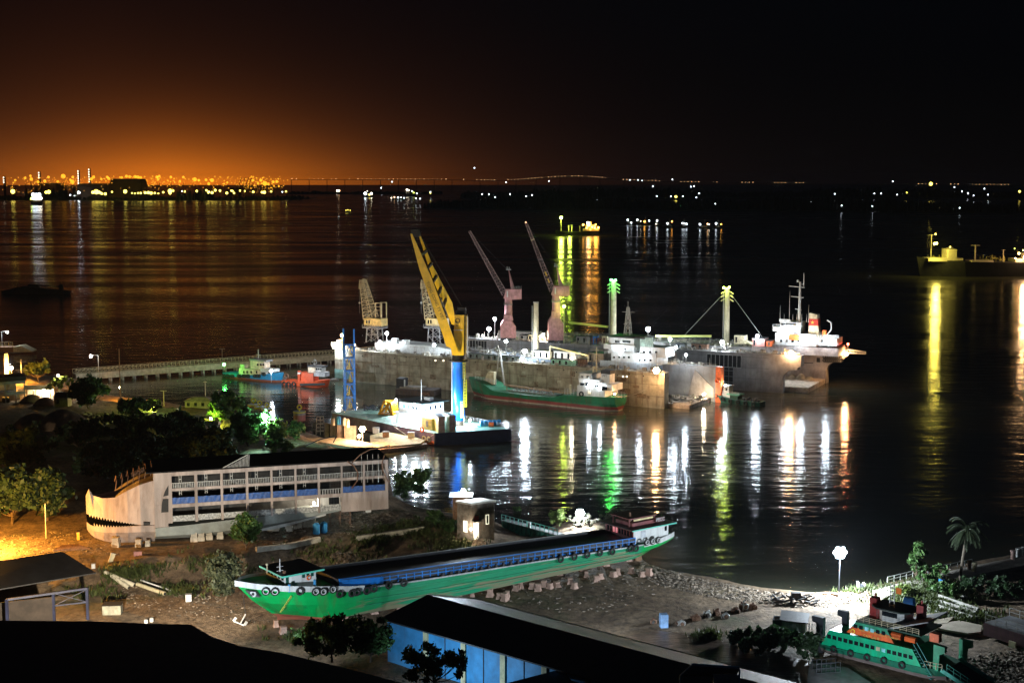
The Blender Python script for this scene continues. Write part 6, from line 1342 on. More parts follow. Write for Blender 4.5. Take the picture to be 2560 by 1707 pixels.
wallbox(q[1],q[2],.12,.32,h*.48,h*.62,.15,red,'red_board'); wallbox(q[1],q[2],.02,.4,h*.44,h*.47,1.0,hm_,'canopy')
# its retaining wall and pier
m=MB(); m.prism([tuple(c+(p-c)*1.25) for p in q],-8,-3.02); m.obj('retaining_wall',mat('damp concrete',(.22,.2,.19),.85,var=.4,scale=.4,dirt=.4,bump=.2),t)
m=MB()
for f in (.2,.5,.62,.8): p=q[1].lerp(q[2],f)+Vector((0,-2.6)); m.cyl((p.x,p.y,-8),(p.x,p.y,-2),.22)
m.obj('drain_pipes',dark,t)
# small look-out beside the lamp (conical roof)
p=P(1160,1262,6); t=thing('lamp_kiosk','small timber kiosk with pointed white roof under a lamp','kiosk',(p[0],ha[1]+6,hz)); s=p[1]/F; y=ha[1]+6
k0=PY(1160,1268,y)[2]-hz; k1=PY(1160,1236,y)[2]-hz; m=MB(); m.bx(-2.0,2.0,-1.8,1.8,-4,k1); m.obj('kiosk_walls',wood,t); m=MB(); m.loft([[(-2.9,-2.7,k1),(2.9,-2.7,k1),(2.9,2.7,k1),(-2.9,2.7,k1)],[(-.1,-.1,k1+.6),(.1,-.1,k1+.6),(.1,.1,k1+.6),(-.1,.1,k1+.6)]]); m.obj('pointed_roof',white,t)
kiosk=(t,k1,y,p)
# sluice gate walkway
a=P(1262,1296,4.0); b=P(1402,1333,4.0); fr=Fr(a,b,0); L=fr.len; t=fr.root('sluice_gate','teal painted steel gate and walkway across the slip mouth','gate'); m=MB(); m.bx(0,L,-.5,.5,-1,3.6); m.obj('gate_leaf',mat('teal steel',(.03,.25,.2),.5,dirt=.35),t)
m=MB(); m.bx(0,L,-1.2,1.2,3.62,3.8); m.obj('walkway',grey,t); m=MB(); m.rail([(0,-1.1,3.8),(L,-1.1,3.8)],1.5,1.6,.13,2); m.obj('hand_rail',MATS['teal steel'],t); m=MB()
for k in range(12): m.bar((L*k/12,-.7,0),(L*(k+1)/12,-.7,3.5),.25); m.bar((L*k/12,-.7,-1),(L*k/12,-.7,3.5),.3)
m.obj('gate_ribs',MATS['teal steel'],t)
MB().cyl((L*.5,-1,3.8),(L*.5,-1,5.2),.5,n=10).obj('gate_winch',white,t)
# kerbs along the bank top
for (pts,l) in (([(890,1352),(945,1342),(1058,1320)],'pale concrete kerb along the bank top below the hut'),([(640,1378),(720,1370),(800,1352)],'pale concrete kerb along the bank under the whale ship')):
    q_=[G(x,y,.5) for x,y in pts]; t=thing('kerb',l,'kerb',q_[0]); MB().bar((0,0,0),q_[1]-q_[0],1.1,1.2).bar(q_[1]-q_[0],q_[2]-q_[0],1.1,1.2).obj('kerb_stones',mat('kerb concrete',(.42,.4,.35),.9,var=.3),t)
# ================================================================ FERRY on the slip, bottom right
gzf=2.6
fF=Fr(P(2060,1634,gzf+1.0),P(2330,1703,gzf+1.0)); xa_=fF.xz(2045,1600,0)[0]; xb_=fF.xz(2352,1690,0)[0]; fF=Fr(fF.w(xa_,0),fF.w(xb_,0)); LF=fF.len; BF=9.5
fy=fF.root('ferry','green and orange river ferry hauled out among the scrap','ferry')
fz=lambda px,py,y=0: fF.xz(px,py,y)
zk0,zk1=fz(2060,1634)[1],fz(2330,1703)[1]
dz=(fz(2350,1686)[1]-fz(2050,1612)[1])
def slope(m,k): m.v=[(x,y,z+k*(x/LF)) for x,y,z in m.v]; return m
dk=fz(2053,1611)[1]; dk2=fz(2303,1667)[1]*1.0
hullm=mat('ferry hull green',(.01,.17,.1),.5,var=.3,dirt=.2,bands=[(0,(.22,.17,.16)),(zk0+.9,(.01,.17,.1))])
m=MB(); rg=[]
for i in range(17):
    q=i/16; x=LF*q; b=min(1,(1-q)/.18); w=.6+.4*(1-(1-b)**2); s_=min(1,q/.08); w*=.85+.15*s_; hw=BF/2*w; zt=dk+(dk2-dk)*q; rg.append([(x,BF/2-hw,zt),(x,BF/2-hw*.97,zk0+1.0),(x,BF/2-hw*.85,zk0),(x,BF/2+hw*.85,zk0),(x,BF/2+hw*.97,zk0+1.0),(x,BF/2+hw,zt)])
m.loft(rg); m.obj('hull',hullm,fy)
side=mat('ferry side green',(.0,.42,.2),.45,var=.2,dirt=.15)
def FY(nm,mt,poly_,y0_,y1_): return MB().prismy([fz(a,b,y0_) for a,b in poly_],y0_,y1_).obj(nm,mt,fy)
lb=[(2073,1574),(2280,1622),(2303,1667),(2053,1609)]
FY('lower_cabin',side,lb,.25,BF-.4)
up_=[(2142,1551),(2215,1569),(2235,1608),(2116,1579)]
FY('upper_cabin',mat('ferry upper green',(.03,.3,.17),.5,dirt=.2),up_,.6,BF-.6)
FY('orange_band',orange,[(2130,1565),(2223,1588),(2235,1608),(2116,1579)],.52,.58)
for k in range(17):
    a=2068+k*13.6; r0=1584+k*3.45; 
    if a>2280: break
    mt=glassm if k not in (9,10) else (cream if k==9 else mat('pale blue window',(.3,.75,.8),.4)); MB().bx(fz(a,r0,.2)[0],fz(a+9.5,r0,.2)[0],.15,.24,fz(a,r0+9.5,.2)[1],fz(a,r0,.2)[1]).obj('window',mt,fy)
for k in range(6):
    a=2134+k*14; r0=1559+k*3.5; mt=MATS.get('pale blue window') if k in (2,3) else glassm; MB().bx(fz(a,r0,.5)[0],fz(a+9,r0,.5)[0],.46,.58,fz(a,r0+9,.5)[1],fz(a,r0,.5)[1]).obj('window',mt,fy)
x,z=fz(2132,1577,.45); MB().cyl((x,.4,z),(x,.5,z),.42,n=16).obj('round_emblem',mat('yellow emblem',(.8,.6,.05),.5),fy); MB().cyl((x,.36,z),(x,.41,z),.28,n=12).obj('round_emblem',orange,fy)
ym=mat('yellow lettering',(.75,.5,.12),.6)
x,z=fz(2196,1586,.45); text('CONG TY TNHH MTV DICH VU CONG ICH',.4,ym,fy,(x,.44,z+.05),(math.pi/2,0,0)); x,z=fz(2178,1592,.45); text('CAT LAI B',.7,ym,fy,(x,.44,z),(math.pi/2,0,0))
FY('vehicle_deck_roof',grey,[(2215,1570),(2318,1554),(2322,1556),(2217,1574)],.6,BF-.5)
# wheelhouse level
zt=fz(2215,1570,1)[1]
x0_=fz(2142,1551,1)[0]; x1_=fz(2305,1552,1)[0]
MB().bx(x0_,x1_,.5,BF-.5,zt+.05,zt+.3).obj('upper_deck',MATS['dark green deck'],fy)
wx0,wx1=fz(2196,1545,3)[0],fz(2258,1545,3)[0]; wz=fz(2225,1524,3)[1]
m=MB(); m.prism([(wx0,3.4),(wx0+1,2.6),(wx1-1,2.6),(wx1,3.4),(wx1,7),(wx0,7)],zt+.3,wz); wh=m.obj('wheelhouse',white,fy)
for k in range(5): x=wx0+.9+k*(wx1-wx0-2)/5; MB().bx(x,x+.7,2.52,2.59,wz-1.15,wz-.3).obj('window',glassm,wh)
m=MB(); m.prism([(wx0-1.4,3.0),(wx0,1.8),(wx1,1.8),(wx1+1.4,3.0),(wx1+1.4,7.6),(wx0-1.4,7.6)],wz+.02,wz+.28); m.obj('wheelhouse_roof',MATS['dark green roof'],fy)
for px,nm in ((2172,1),(2280,2)):
    x,_=fz(px,1555,2.0); m=MB(); m.bx(x-.7,x+.6,3.5 if nm==1 else 5,5 if nm==1 else 6.4,zt+.3,zt+4.2); m.cyl((x,4.2 if nm==1 else 5.7,zt+4.2),(x,4.2 if nm==1 else 5.7,zt+5),.2); m.obj('funnel',mat('dark red funnel',(.3,.03,.03),.5),fy)
m=MB(); x,_=fz(2230,1510,4); 
for q in (-.5,.5): m.bar((x+q,4,wz),(x+q*.6,4,wz+4.6),.14)
for q in range(5): m.bar((x-.45,4,wz+.6+q*.8),(x+.45,4,wz+.6+q*.8),.1)
m.obj('signal_mast',white,fy)
m=MB(); m.bx(x+.7,x+1.7,4.05,4.15,wz+2.9,wz+4.0); m.obj('flag',mat('flag orange red',(.8,.2,.03),.7),fy)
t=thing('awning','blue tarpaulin cover stretched beside the ferry mast','awning',fF.w(x+.2,9.8,wz-.4),fF.ang); t.scale=(.5,.5,.55); m=MB(); m.loft([[(-1.6,-1,0),(2.6,-1,-.2),(2.6,1,-.2),(-1.6,1,0)],[(-1.2,-.8,2.3),(2.2,-.7,2.4),(2.2,.8,2.4),(-1.2,.8,2.3)]]); m.obj('cover',blue,t); MB().cyl((0,0,-wz+2.8),(0,0,0),.1).obj('post',steel,t)
m=MB(); m.rail([(x0_+.3,.6,zt+.3),(x1_-.3,.6,zt+.3)],1.0,1.2,.07,3); m.obj('deck_rail',cream,fy)
# ramp end : rafts, stairs, ramp towers
for (a,b,c_,d_) in ((2226,2250,1578,1604),(2260,2286,1588,1612)):
    x0q,z1q=fz(a,c_,1); x1q,z0q=fz(b,d_,1); m=MB(); m.cyl((x0q,1.6,(z0q+z1q)/2),(x1q,1.6,(z0q+z1q)/2),(z1q-z0q)*.42,n=8); m.obj('life_raft',orange,fy)
x,z=fz(2336,1592,1); m=MB(); m.bx(x-.9,x+.8,1,2.2,z-.9,z+.6); m.obj('life_raft',orange,fy)
for (a,b,c_,d_,y) in ((2334,2352,1610,1665,.8),(2398,2418,1596,1655,BF-.5)):
    x0q,z1q=fz(a,c_,y); x1q,z0q=fz(b,d_,y); m=MB(); m.prismy([(x0q,z0q-1),(x1q-.5,z0q-1),(x1q-.3,z1q-1.6),(x1q+.6,z1q-1.2),(x1q+.6,z1q-.1),(x0q,z1q)],y,y+.9); m.obj('ramp_tower',gpaint,fy)
for (a,b,c_,d_,y) in ((2094,2117,1524,1560,4.5),(2030,2056,1538,1620,2)):
    x0q,z1q=fz(a,c_,y); x1q,z0q=fz(b,d_,y); m=MB(); m.prismy([(x0q,z1q),(x1q,z1q),(x1q,z0q-2),(x0q+1.0,z0q-2),(x0q+.9,z1q-1.2),(x0q,z1q-1)],y,y+.9); m.obj('ramp_tower',dark,fy)
m=MB(); A=fz(2284,1620,.3); 
for k in range(10): m.bx(A[0]+k*.35,A[0]+k*.35+.4,.2,1.4,A[1]-k*.5-.3,A[1]-k*.5-.22)
m.bar((A[0],.2,A[1]+.8),(A[0]+3.6,.2,A[1]-4.2),.1); m.bar((A[0],1.4,A[1]+.8),(A[0]+3.6,1.4,A[1]-4.2),.1); m.obj('stairway',mat('teal stair steel',(.05,.3,.28),.5),fy)
m=MB(); A=fz(2310,1656,.3); B_=fz(2352,1668,.3); m.rail([(A[0],.4,dk2),(B_[0],.8,dk2)],1.1,1.2,.09,2); m.obj('bow_rail',cream,fy)
m=MB(); m.add([(LF-.5,1.5,dk2-.2),(LF+6,1.5,dk2-2.6),(LF+6,BF-1.5,dk2-2.6),(LF-.5,BF-1.5,dk2-.2),(LF-.5,1.5,dk2-.6),(LF+6,1.5,dk2-3.0),(LF+6,BF-1.5,dk2-3.0),(LF-.5,BF-1.5,dk2-.6)],[(0,1,2,3),(7,6,5,4),(0,4,5,1),(1,5,6,2),(2,6,7,3),(3,7,4,0)]); m.obj('ramp',dark,fy)
m=MB(); m.bar((LF-.5,1.2,dk2),(LF+6,1.2,dk2-2.5),.5,.7); m.bar((LF-.5,BF-1.2,dk2),(LF+6,BF-1.2,dk2-2.5),.5,.7); m.rail([(LF+.5,1.2,dk2),(LF+5.5,1.2,dk2-2)],1.2,1.2,.08,2); m.obj('ramp_girder',mat('teal ramp edge',(.08,.5,.4),.5),fy)
for k,(px,py) in enumerate(((2085,1622),(2127,1632),(2168,1642),(2210,1650),(2255,1661))):
    x,z=fz(px,py); MB().torus((x,-.15,z),.5,.2,n=12).obj('tyre_fender',black,fy)
for k in range(5):
    x=3+k*(LF-6)/4; p=fF.w(x,BF/2); b=blk.copy(); COL.objects.link(b); h=hgt(p[0],p[1]); b.location=(p[0],p[1],h-.2); b.scale=(1.3,1.3,max(.3,(zk0-h+.25)/1.5)); b['label']='concrete block propping the green and orange ferry'; b['group']='blocks under the ferry'
# ================================================================ FOREGROUND WAREHOUSE (dark roof, blue wall)
ze=11.0; zr=13.2
A_=P(961,1543,ze); R0=P(1068,1489,zr); B_=P(1188,1499,ze); 
dR=(Vector((R0[0],R0[1]))-Vector(((A_[0]+B_[0])/2,(A_[1]+B_[1])/2)))
E1=P(1391,1664,ze); ridge=P(1440,1588,zr); 
du=(Vector((ridge[0],ridge[1]))-Vector((R0[0],R0[1]))).normalized(); span=Vector((B_[0]-A_[0],B_[1]-A_[1])); 
Lw=78
t=thing('warehouse','dark roofed warehouse with blue lit wall and cream pilasters in the foreground','warehouse',(A_[0],A_[1],gzf))
a2=Vector((0,0)); b2_=Vector((span.x,span.y)); r2=Vector((R0[0]-A_[0],R0[1]-A_[1])); Hh=ze-gzf; Hr=zr-gzf; dv=du*Lw
wb=mat('blue warehouse wall',(.05,.26,.5),.6,var=.25,scale=.4,dirt=.15)
m=MB(); ins=(b2_-a2).normalized()*.6; p0=a2+ins; m.prism([tuple(p0),tuple(b2_-ins),tuple(b2_-ins+dv),tuple(p0+dv)],0,Hh-.1); m.obj('wall',wb,t)
def sheet(pts,nm,mt,th=.25): 
    m=MB(); up=Vector((0,0,th)); m.add([Vector(p) for p in pts]+[Vector(p)+up for p in pts],[(3,2,1,0),(4,5,6,7),(0,1,5,4),(1,2,6,5),(2,3,7,6),(3,0,4,7)]); return m.obj(nm,mt,t)
roofm=mat('warehouse roof',(.02,.021,.024),.4,var=.4,scale=.4)
def roofrib(mt):
    N=mt.node_tree.nodes; tt=mt.node_tree; tc_=N.new('ShaderNodeTexCoord'); mp=N.new('ShaderNodeMapping'); mp.inputs['Rotation'].default_value=(0,0,-math.atan2(du.y,du.x)); wv=N.new('ShaderNodeTexWave'); wv.inputs['Scale'].default_value=1.3; link(tt,tc_.outputs['Object'],mp.inputs[0]); link(tt,mp.outputs[0],wv.inputs['Vector']); bp=N.new('ShaderNodeBump'); bp.inputs['Strength'].default_value=.5; bp.inputs['Distance'].default_value=.1; link(tt,wv.outputs['Fac'],bp.inputs['Height']); link(tt,bp.outputs[0],N['Principled BSDF'].inputs['Normal'])
roofrib(roofm)
ov=(a2-b2_).normalized()*.9
sheet([(*(a2+ov),Hh-.2),(*r2,Hr),(*(r2+dv),Hr),(*(a2+ov+dv),Hh-.2)],'roof_slope',roofm); sheet([(*r2,Hr),(*b2_,Hh),(*(b2_+dv),Hh),(*(r2+dv),Hr)],'roof_slope',roofm)
m=MB(); m.bar((*b2_,Hh+.3),(*(b2_+dv),Hh+.3),.1); m.bar((*(r2),Hr+.28),(*b2_,Hh+.32),.18); m.obj('eaves_gutter',mat('pale gutter',(.5,.47,.35),.6),t)
n_=Vector((du.y,-du.x)); n_= n_ if n_.dot(a2-b2_)>0 else -n_
for k in range(7):
    p=p0+du*(10.5+k*9.6)*.95; m=MB(); q_=p+n_*.02; e=du*.55; f_=n_*.35; m.add([(q_-e).to_3d(),(q_+e).to_3d(),(q_+e+f_).to_3d(),(q_-e+f_).to_3d()]+[(v.x,v.y,Hh-.4) for v in (q_-e,q_+e,q_+e+f_,q_-e+f_)],[(3,2,1,0),(4,5,6,7),(0,1,5,4),(1,2,6,5),(2,3,7,6),(3,0,4,7)]); m.obj('pilaster',mat('cream pilaster',(.6,.52,.3),.7,dirt=.3),t)
for k in range(6):
    p=p0+du*(10.5+(k+.5)*9.6)*.95+n_*.05; MB().cyl((p.x,p.y,.2),(p.x,p.y,Hh-.5),.1).obj('downpipe',dark,t)
wall_mid=Vector((A_[0],A_[1]))+du*16+n_*7
# second dark roof in front, bottom left : long low block of flats roofs
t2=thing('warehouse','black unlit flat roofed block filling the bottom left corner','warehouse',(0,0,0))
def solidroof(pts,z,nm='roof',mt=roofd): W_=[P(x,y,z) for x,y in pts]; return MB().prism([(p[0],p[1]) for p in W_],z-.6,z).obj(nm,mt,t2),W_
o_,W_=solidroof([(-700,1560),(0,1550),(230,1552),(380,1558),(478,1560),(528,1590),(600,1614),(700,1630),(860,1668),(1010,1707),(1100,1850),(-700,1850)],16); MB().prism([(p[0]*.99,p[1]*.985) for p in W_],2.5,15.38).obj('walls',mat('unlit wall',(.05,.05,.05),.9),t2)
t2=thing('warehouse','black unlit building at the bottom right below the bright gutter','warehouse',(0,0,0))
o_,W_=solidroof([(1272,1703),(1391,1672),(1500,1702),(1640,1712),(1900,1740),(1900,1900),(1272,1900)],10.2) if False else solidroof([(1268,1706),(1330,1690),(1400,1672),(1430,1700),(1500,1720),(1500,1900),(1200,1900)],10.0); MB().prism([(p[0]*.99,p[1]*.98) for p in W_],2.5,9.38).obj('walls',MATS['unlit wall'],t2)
# blue edged canopy in front of the right roof
p=P(1710,1672,19); 
t=thing('canopy','small pale blue framed rooftop canopy at the bottom edge','canopy',P(1700,1700,17)); o=t.location; q=[P(1700,1690,18.3)-o,P(1730,1664,19.5)-o,P(1849,1672,19.5)-o,P(1840,1690,18.3)-o]
m=MB(); m.add(q+[v+Vector((0,0,.15)) for v in q],[(3,2,1,0),(4,5,6,7),(0,1,5,4),(1,2,6,5),(2,3,7,6),(3,0,4,7)]); m.obj('roof_sheet',dark,t); m=MB(); m.bar(q[1]+Vector((0,0,.25)),q[2]+Vector((0,0,.25)),.3); m.bar(q[0]+Vector((0,0,.1)),q[1]+Vector((0,0,.2)),.2); m.obj('edge_beam',mat('pale blue edge',(.35,.6,.9),.5),t)
m=MB(); [m.bar(v,v-Vector((0,0,6)),.22) for v in (q[2],q[3],q[0])]; m.obj('posts',mat('pale blue edge',(.35,.6,.9),.5),t); MB().bar(q[2]-Vector((3.8,0,1.5)),q[2]-Vector((0,0,1.5)),.12,1.4).obj('screen',mat('pale screen',(.4,.5,.55),.7),t)
# open shed at the left
zs_=9.5; t=thing('open_shed','dark roofed open shed on steel posts at the left edge','shed',P(200,1545,gzf)); o=Vector(t.location)
ridge0,ridge1=P(156,1380,zs_+1.5)-o,P(-160,1428,zs_+1.5)-o; e0,e1=P(240,1433,zs_)-o,P(-140,1498,zs_)-o; bk0=2*ridge0-e0; bk1=2*ridge1-e1; bk0.z=bk1.z=zs_-gzf; bk0=Vector(bk0)
def sh2(pts,nm,mt,th=.2):
    m=MB(); up=Vector((0,0,th)); m.add([Vector(p) for p in pts]+[Vector(p)+up for p in pts],[(3,2,1,0),(4,5,6,7),(0,1,5,4),(1,2,6,5),(2,3,7,6),(3,0,4,7)]); return m.obj(nm,mt,t)
sh2([ridge0,e0,e1,ridge1],'roof_slope',roofd); 
pA=P(222,1436,zs_)-o; g=P(222,1546,gzf+.1)-o; c0=P(222,1438,zs_-.4)
def post(px,pyg,nm='post'):
    gg=P(px,pyg,gzf)-o; m=MB(); m.bar(gg,(gg.x,gg.y,zs_-gzf-.2),.5); m.obj(nm,mat('navy steel post',(.02,.025,.06),.5),t); return gg
ga=post(220,1550); gb=post(136,1560); gc_=post(20,1580)
m=MB(); up=lambda v,z: Vector((v.x,v.y,z)); ht=zs_-gzf
m.bar(up(ga,ht-.3),up(gc_,ht-.3),.55,.4); m.bar(up(ga,ht*.55),up(gb,ht*.55),.25); m.bar(up(ga,ht-.5),up(gb,ht*.55),.12); m.bar(up(gb,ht-.5),up(ga,ht*.55),.12); m.obj('frame_bracing',MATS['navy steel post'],t)
m=MB(); m.bar(up(gb,ht*.42),up(gc_,ht*.42)+Vector((-14,-4,0)),.3,ht*.8); m.obj('side_cladding',mat('brown cladding',(.03,.022,.018),.8,var=.4),t)
# yard clutter on the left
def box_thing(name,label,cat,px,py,w,d,h,mt,rz=0,lid=None,lift=0):
    p=G(px,py,lift); s=p[1]/F; t=thing(name,label,cat,p,rz); MB().bx(-w/2*s,w/2*s,-d/2*s,d/2*s,-.2,h*s).obj('body',mt,t); MB().bx(-w/2*s-.08,w/2*s+.08,-d/2*s-.08,d/2*s+.08,h*s+.01,h*s+.12).obj('lid',lid or dark,t); return t
box_thing('concrete_tank','square concrete water tank with open black top in the yard','tank',282,1532,46,34,24,mat('mossy concrete',(.3,.3,.24),.9,dirt=.4),.1,black)
box_thing('white_box','small white box standing in the weeds left of the boat bow','box',472,1502,15,10,18,white,.1,grey)
box_thing('white_box','white sign box near the shed roof corner','box',234,1420,9,6,12,white,0,grey)
box_thing('crate','red brown crate beside the pale blocks under the whale ship','crate',345,1388,20,14,12,MATS['red brown container'],.2,rust)
box_thing('sign_board','leaning pale slatted board by the weeds','board',276,1404,12,3,22,cream,.5,steel).rotation_euler=(0,.35,.5)
box_thing('yellow_board','upright pale yellow board at the edge of the orange light','board',196,1349,7,3,20,mat('pale yellow upright',(.7,.6,.2),.6),.1,dark)
for i,(px,py,l) in enumerate(((365,1557,'white round drum, left of two in the dark yard'),(379,1553,'white round drum, right of two in the dark yard'))):
    p=G(px,py); s=p[1]/F; t=thing('drum',l,'drum',p,0,'two white drums'); MB().cyl((0,0,0),(0,0,9*s),5*s,n=14).obj('drum_body',white,t); MB().cyl((0,0,9*s+.01),(0,0,11*s),5*s,3*s,n=14).obj('lid',grey,t)
def pipe_thing(a,b,r,label,mt=None,name='concrete_pipe',cat='pipe',lift=.3):
    p=G(*a); q=G(*b); s=p[1]/F; R=r*s; p=p+Vector((0,0,R)); q=q+Vector((0,0,R)); t=thing(name,label,cat,p); d=q-p
    m=MB(); m.cyl((0,0,0),d,R,n=16); m.obj('pipe_wall',mt or mat('pale concrete pipe',(.5,.46,.36),.85,var=.25,scale=.8),t); e=d.normalized(); MB().cyl(d+e*.01,d+e*.06,R*.78,n=14).obj('bore',black,t)
    return t
pipe_thing((262,1436),(336,1468),6,'upper of two long pale concrete pipes in the yard'); pipe_thing((274,1450),(322,1473),5.5,'lower short pale concrete pipe beside the weeds'); pipe_thing((343,1464),(412,1488),5,'long tan pipe continuing towards the boat bow',cream); pipe_thing((352,1452),(436,1480),2,'thin white pipe behind the tan pipe',white)
# planks near the whale jaw
t=thing('timber_pile','dark timber planks piled below the whale jaw','timber pile',G(180,1372),.2)
for k in range(6): MB().bx(-4+k*.3,4-k*.5,-1.2+k*.4,-.9+k*.4,k*.12,k*.12+.3).obj('plank',wood,t)
# boat shed & yard clutter on the right: scrap row
t=thing('metal_cabinet','pale blue metal cabinet standing alone in the yard','cabinet',G(1659,1566),.1); s=t.location[1]/F; MB().bx(-10*s,10*s,-.8,.8,-.1,34*s).obj('cabinet_body',mat('pale blue cabinet',(.25,.42,.7),.5,dirt=.25),t); MB().bx(-8*s,-1*s,-.86,-.81,.4,32*s).obj('door',MATS['pale blue cabinet'],t); MB().bx(1*s,8*s,-.86,-.81,.4,32*s).obj('door',MATS['pale blue cabinet'],t)
r=random.Random(12)
desc=['low dark engine block with pale pipe, first in the scrap row','rusty angled winch frame in the scrap row','dark squat machine with broken lid in the scrap row','tangled grey engine part in the middle of the scrap row','red brown gear housing in the scrap row','open steel frame with white edge in the scrap row','long dark machine bed in the scrap row','tall square black machine near the end of the scrap row','last small dark machine at the right end of the scrap row']
for k,(px,py,w,h) in enumerate(((1632,1556,8,12),(1700,1560,18,10),(1738,1548,20,14),(1768,1540,18,16),(1792,1536,14,18),(1812,1542,18,12),(1838,1530,20,14),(1858,1524,14,26),(1880,1522,14,16))):
    p=G(px,py); s=p[1]/F; t=thing('scrap_machine',desc[k],'machine',p,r.uniform(-.5,.5)); mt=[dark,rust,grey][k%3]
    MB().bx(-w/2*s,w/2*s,-.8,.8,-.1,h*s*.55).bx(-w/4*s,w/3*s,-.6,.6,h*s*.55,h*s*.8).obj('machine_body',mat('scrap black',(.05,.05,.05),.7,dirt=.5) if k%3==0 else rust,t)
    m=MB(); m.cyl((-w/3*s,0,h*s*.5),(w/3*s,.2,h*s*.95),.22,n=7); m.torus((w/5*s,-.7,h*s*.4),.55,.16); m.bar((-w/2*s,-.9,0),(-w/3*s,-.9,h*s),.14); m.bar((w/2*s,-.9,0),(w/3*s,.2,h*s*.9),.14); m.obj('machine_parts',steel if k%2 else rust,t)
t=thing('tin_shack','small corrugated tin shack beside the ferry','shack',G(1985,1572),-.25); s=t.location[1]/F; w=30*s; MB().bx(-w,w,-2,2.5,-.5,30*s).obj('walls',mat('corrugated tin',(.3,.34,.3),.6,var=.5,scale=1.5,streak=True,dirt=.3),t); m=MB(); m.loft([[(-w-.4,-2.6,30*s),(w+.5,-2.6,27*s),(w+.5,3,31*s),(-w-.4,3,34*s)],[(-w-.4,-2.6,30*s+.2),(w+.5,-2.6,27*s+.2),(w+.5,3,31*s+.2),(-w-.4,3,34*s+.2)]]); m.obj('roof',dark,t)
MB().bx(-w-1.8,-w-.02,-1.6,1.5,-.5,27*s).obj('lean_to',dark,t)
m=MB(); [m.bx(w*.3+k*.55,w*.3+k*.55+.16,-2.08,-2.01,0,27*s) for k in range(6)]; m.obj('wall_ribs',steel,t)
for i,(px,py,w,h,mt,l) in enumerate(((1960,1496,16,14,dark,'dark winch half buried in rubble at the water edge'),(2090,1478,24,5,wood,'long driftwood log on the bright shore'),(2088,1490,30,5,wood,'short dark log beside the driftwood log'))):
    pass
def log(a,b,r,label,mt=wood): return pipe_thing(a,b,r,label,mt,'log','log')
log((2058,1487),(2070,1484),3,'short dark log on the bright shore left of the lamp'); log((2078,1486),(2094,1490),3.2,'thick weathered log right below the bright shore lamp')
# capstan/winch near the lamp
t=thing('mooring_winch','black drum mooring winch with white end frames on the bright shore','winch',G(2152,1474),.15); s=t.location[1]/F
MB().cyl((-6*s,0,8*s),(7*s,0,8*s),8*s,n=18).obj('drum',dark,t)
for q in (-8,8): MB().bx(q*s-1.6*s,q*s+1.6*s,-6*s,6*s,-.1,(22 if q<0 else 18)*s).obj('end_frame',mat('pale winch frame',(.55,.57,.55),.6),t)
MB().cyl((10.5*s,0,9*s),(13*s,0,9*s),4*s,n=12).obj('motor',grey,t)
# wreckage heap
t=thing('wreckage','heap of black twisted wreckage on the rubble shore','wreckage',G(1978,1508)); m=MB(); r=random.Random(3)
for k in range(46): a=Vector((r.uniform(-4.5,4.5),r.uniform(-1.5,1.5),r.uniform(0,1.6))); m.bar(a,a+Vector((r.uniform(-2.5,2.5),r.uniform(-1,1),r.uniform(-.5,.9))),r.uniform(.1,.4))
m.bx(0,1.9,-.6,.8,1,2.4); m.obj('twisted_metal',mat('scrap black',(.05,.05,.05),.7),t)
# causeway, ramp rail, drums, plates, pipes on the right
slab('road',None,None,[(2182,1476),(2240,1459),(2300,1444),(2420,1416),(2560,1388),(2900,1336),(2900,1372),(2560,1412),(2420,1440),(2300,1462),(2210,1492)],2.2,3.3,mat('causeway concrete',(.42,.38,.33),.9,var=.3,scale=.3,dirt=.2,bump=.2),'structure')
a,b=P(2219,1456,3.3),P(2282,1441,3.3); fr=Fr(a,b,3.3); t=fr.root('guard_rail','low white guard rail along the bright causeway edge','rail'); MB().rail([(0,0,0),(fr.len,0,0)],1.3,2.2,.14,2).obj('rail_bars',white,t)
a,b=P(2320,1434,3.3),P(2430,1411,3.3); fr=Fr(a,b,3.3); t=fr.root('guard_rail','dim guard rail along the causeway behind the palm','rail'); MB().rail([(0,0,0),(fr.len,0,0)],1.3,2.4,.14,2).obj('rail_bars',grey,t)
for i,(px,py,mt,l) in enumerate(((2423,1422,rust,'rusty post by the causeway right of the palm'),(2436,1427,cream,'pale bollard beside the rusty post right of the palm'),(2531,1396,mat('pinkish post',(.6,.4,.35),.7),'pinkish bollard at the far end of the causeway'),(2544,1391,white,'white bollard, left of a pair at the right edge'),(2550,1390,white,'white bollard, right of a pair at the right edge'),(2558,1387,steel,'grey bollard cut by the right picture edge'))):
    p=P(px,py,3.3); t=thing('bollard',l,'bollard',p); MB().cyl((0,0,0),(0,0,1.7),.42,n=10).obj('shaft',mt,t); MB().cyl((0,0,1.71),(0,0,2.0),.55,n=10).obj('cap',mt,t)
p=G(2353,1470); s=p[1]/F; t=thing('water_tank','upright bright blue plastic drum in the bushes below the palm','water tank',p); MB().cyl((0,0,0),(0,0,25*s),8*s,n=16).obj('tank_body',blue,t); MB().cyl((0,0,25*s),(0,0,27*s),7*s,5*s,n=14).obj('lid',dark,t)
for k,(a,b,r_,l) in enumerate((((2347,1496),(2446,1530),6,'uppermost concrete pile in the stack right of the ferry'),((2350,1508),(2440,1536),5,'second concrete pile in the stack right of the ferry'),((2346,1520),(2432,1548),5,'third concrete pile in the stack right of the ferry'),((2338,1532),(2400,1552),4,'lowest short concrete pile in the stack right of the ferry'),((2380,1486),(2420,1500),5,'short concrete pile lying behind the stack'))): pipe_thing(a,b,r_,l,mat('pale grey pile',(.36,.34,.3),.85,var=.3),'concrete_pile','pile')
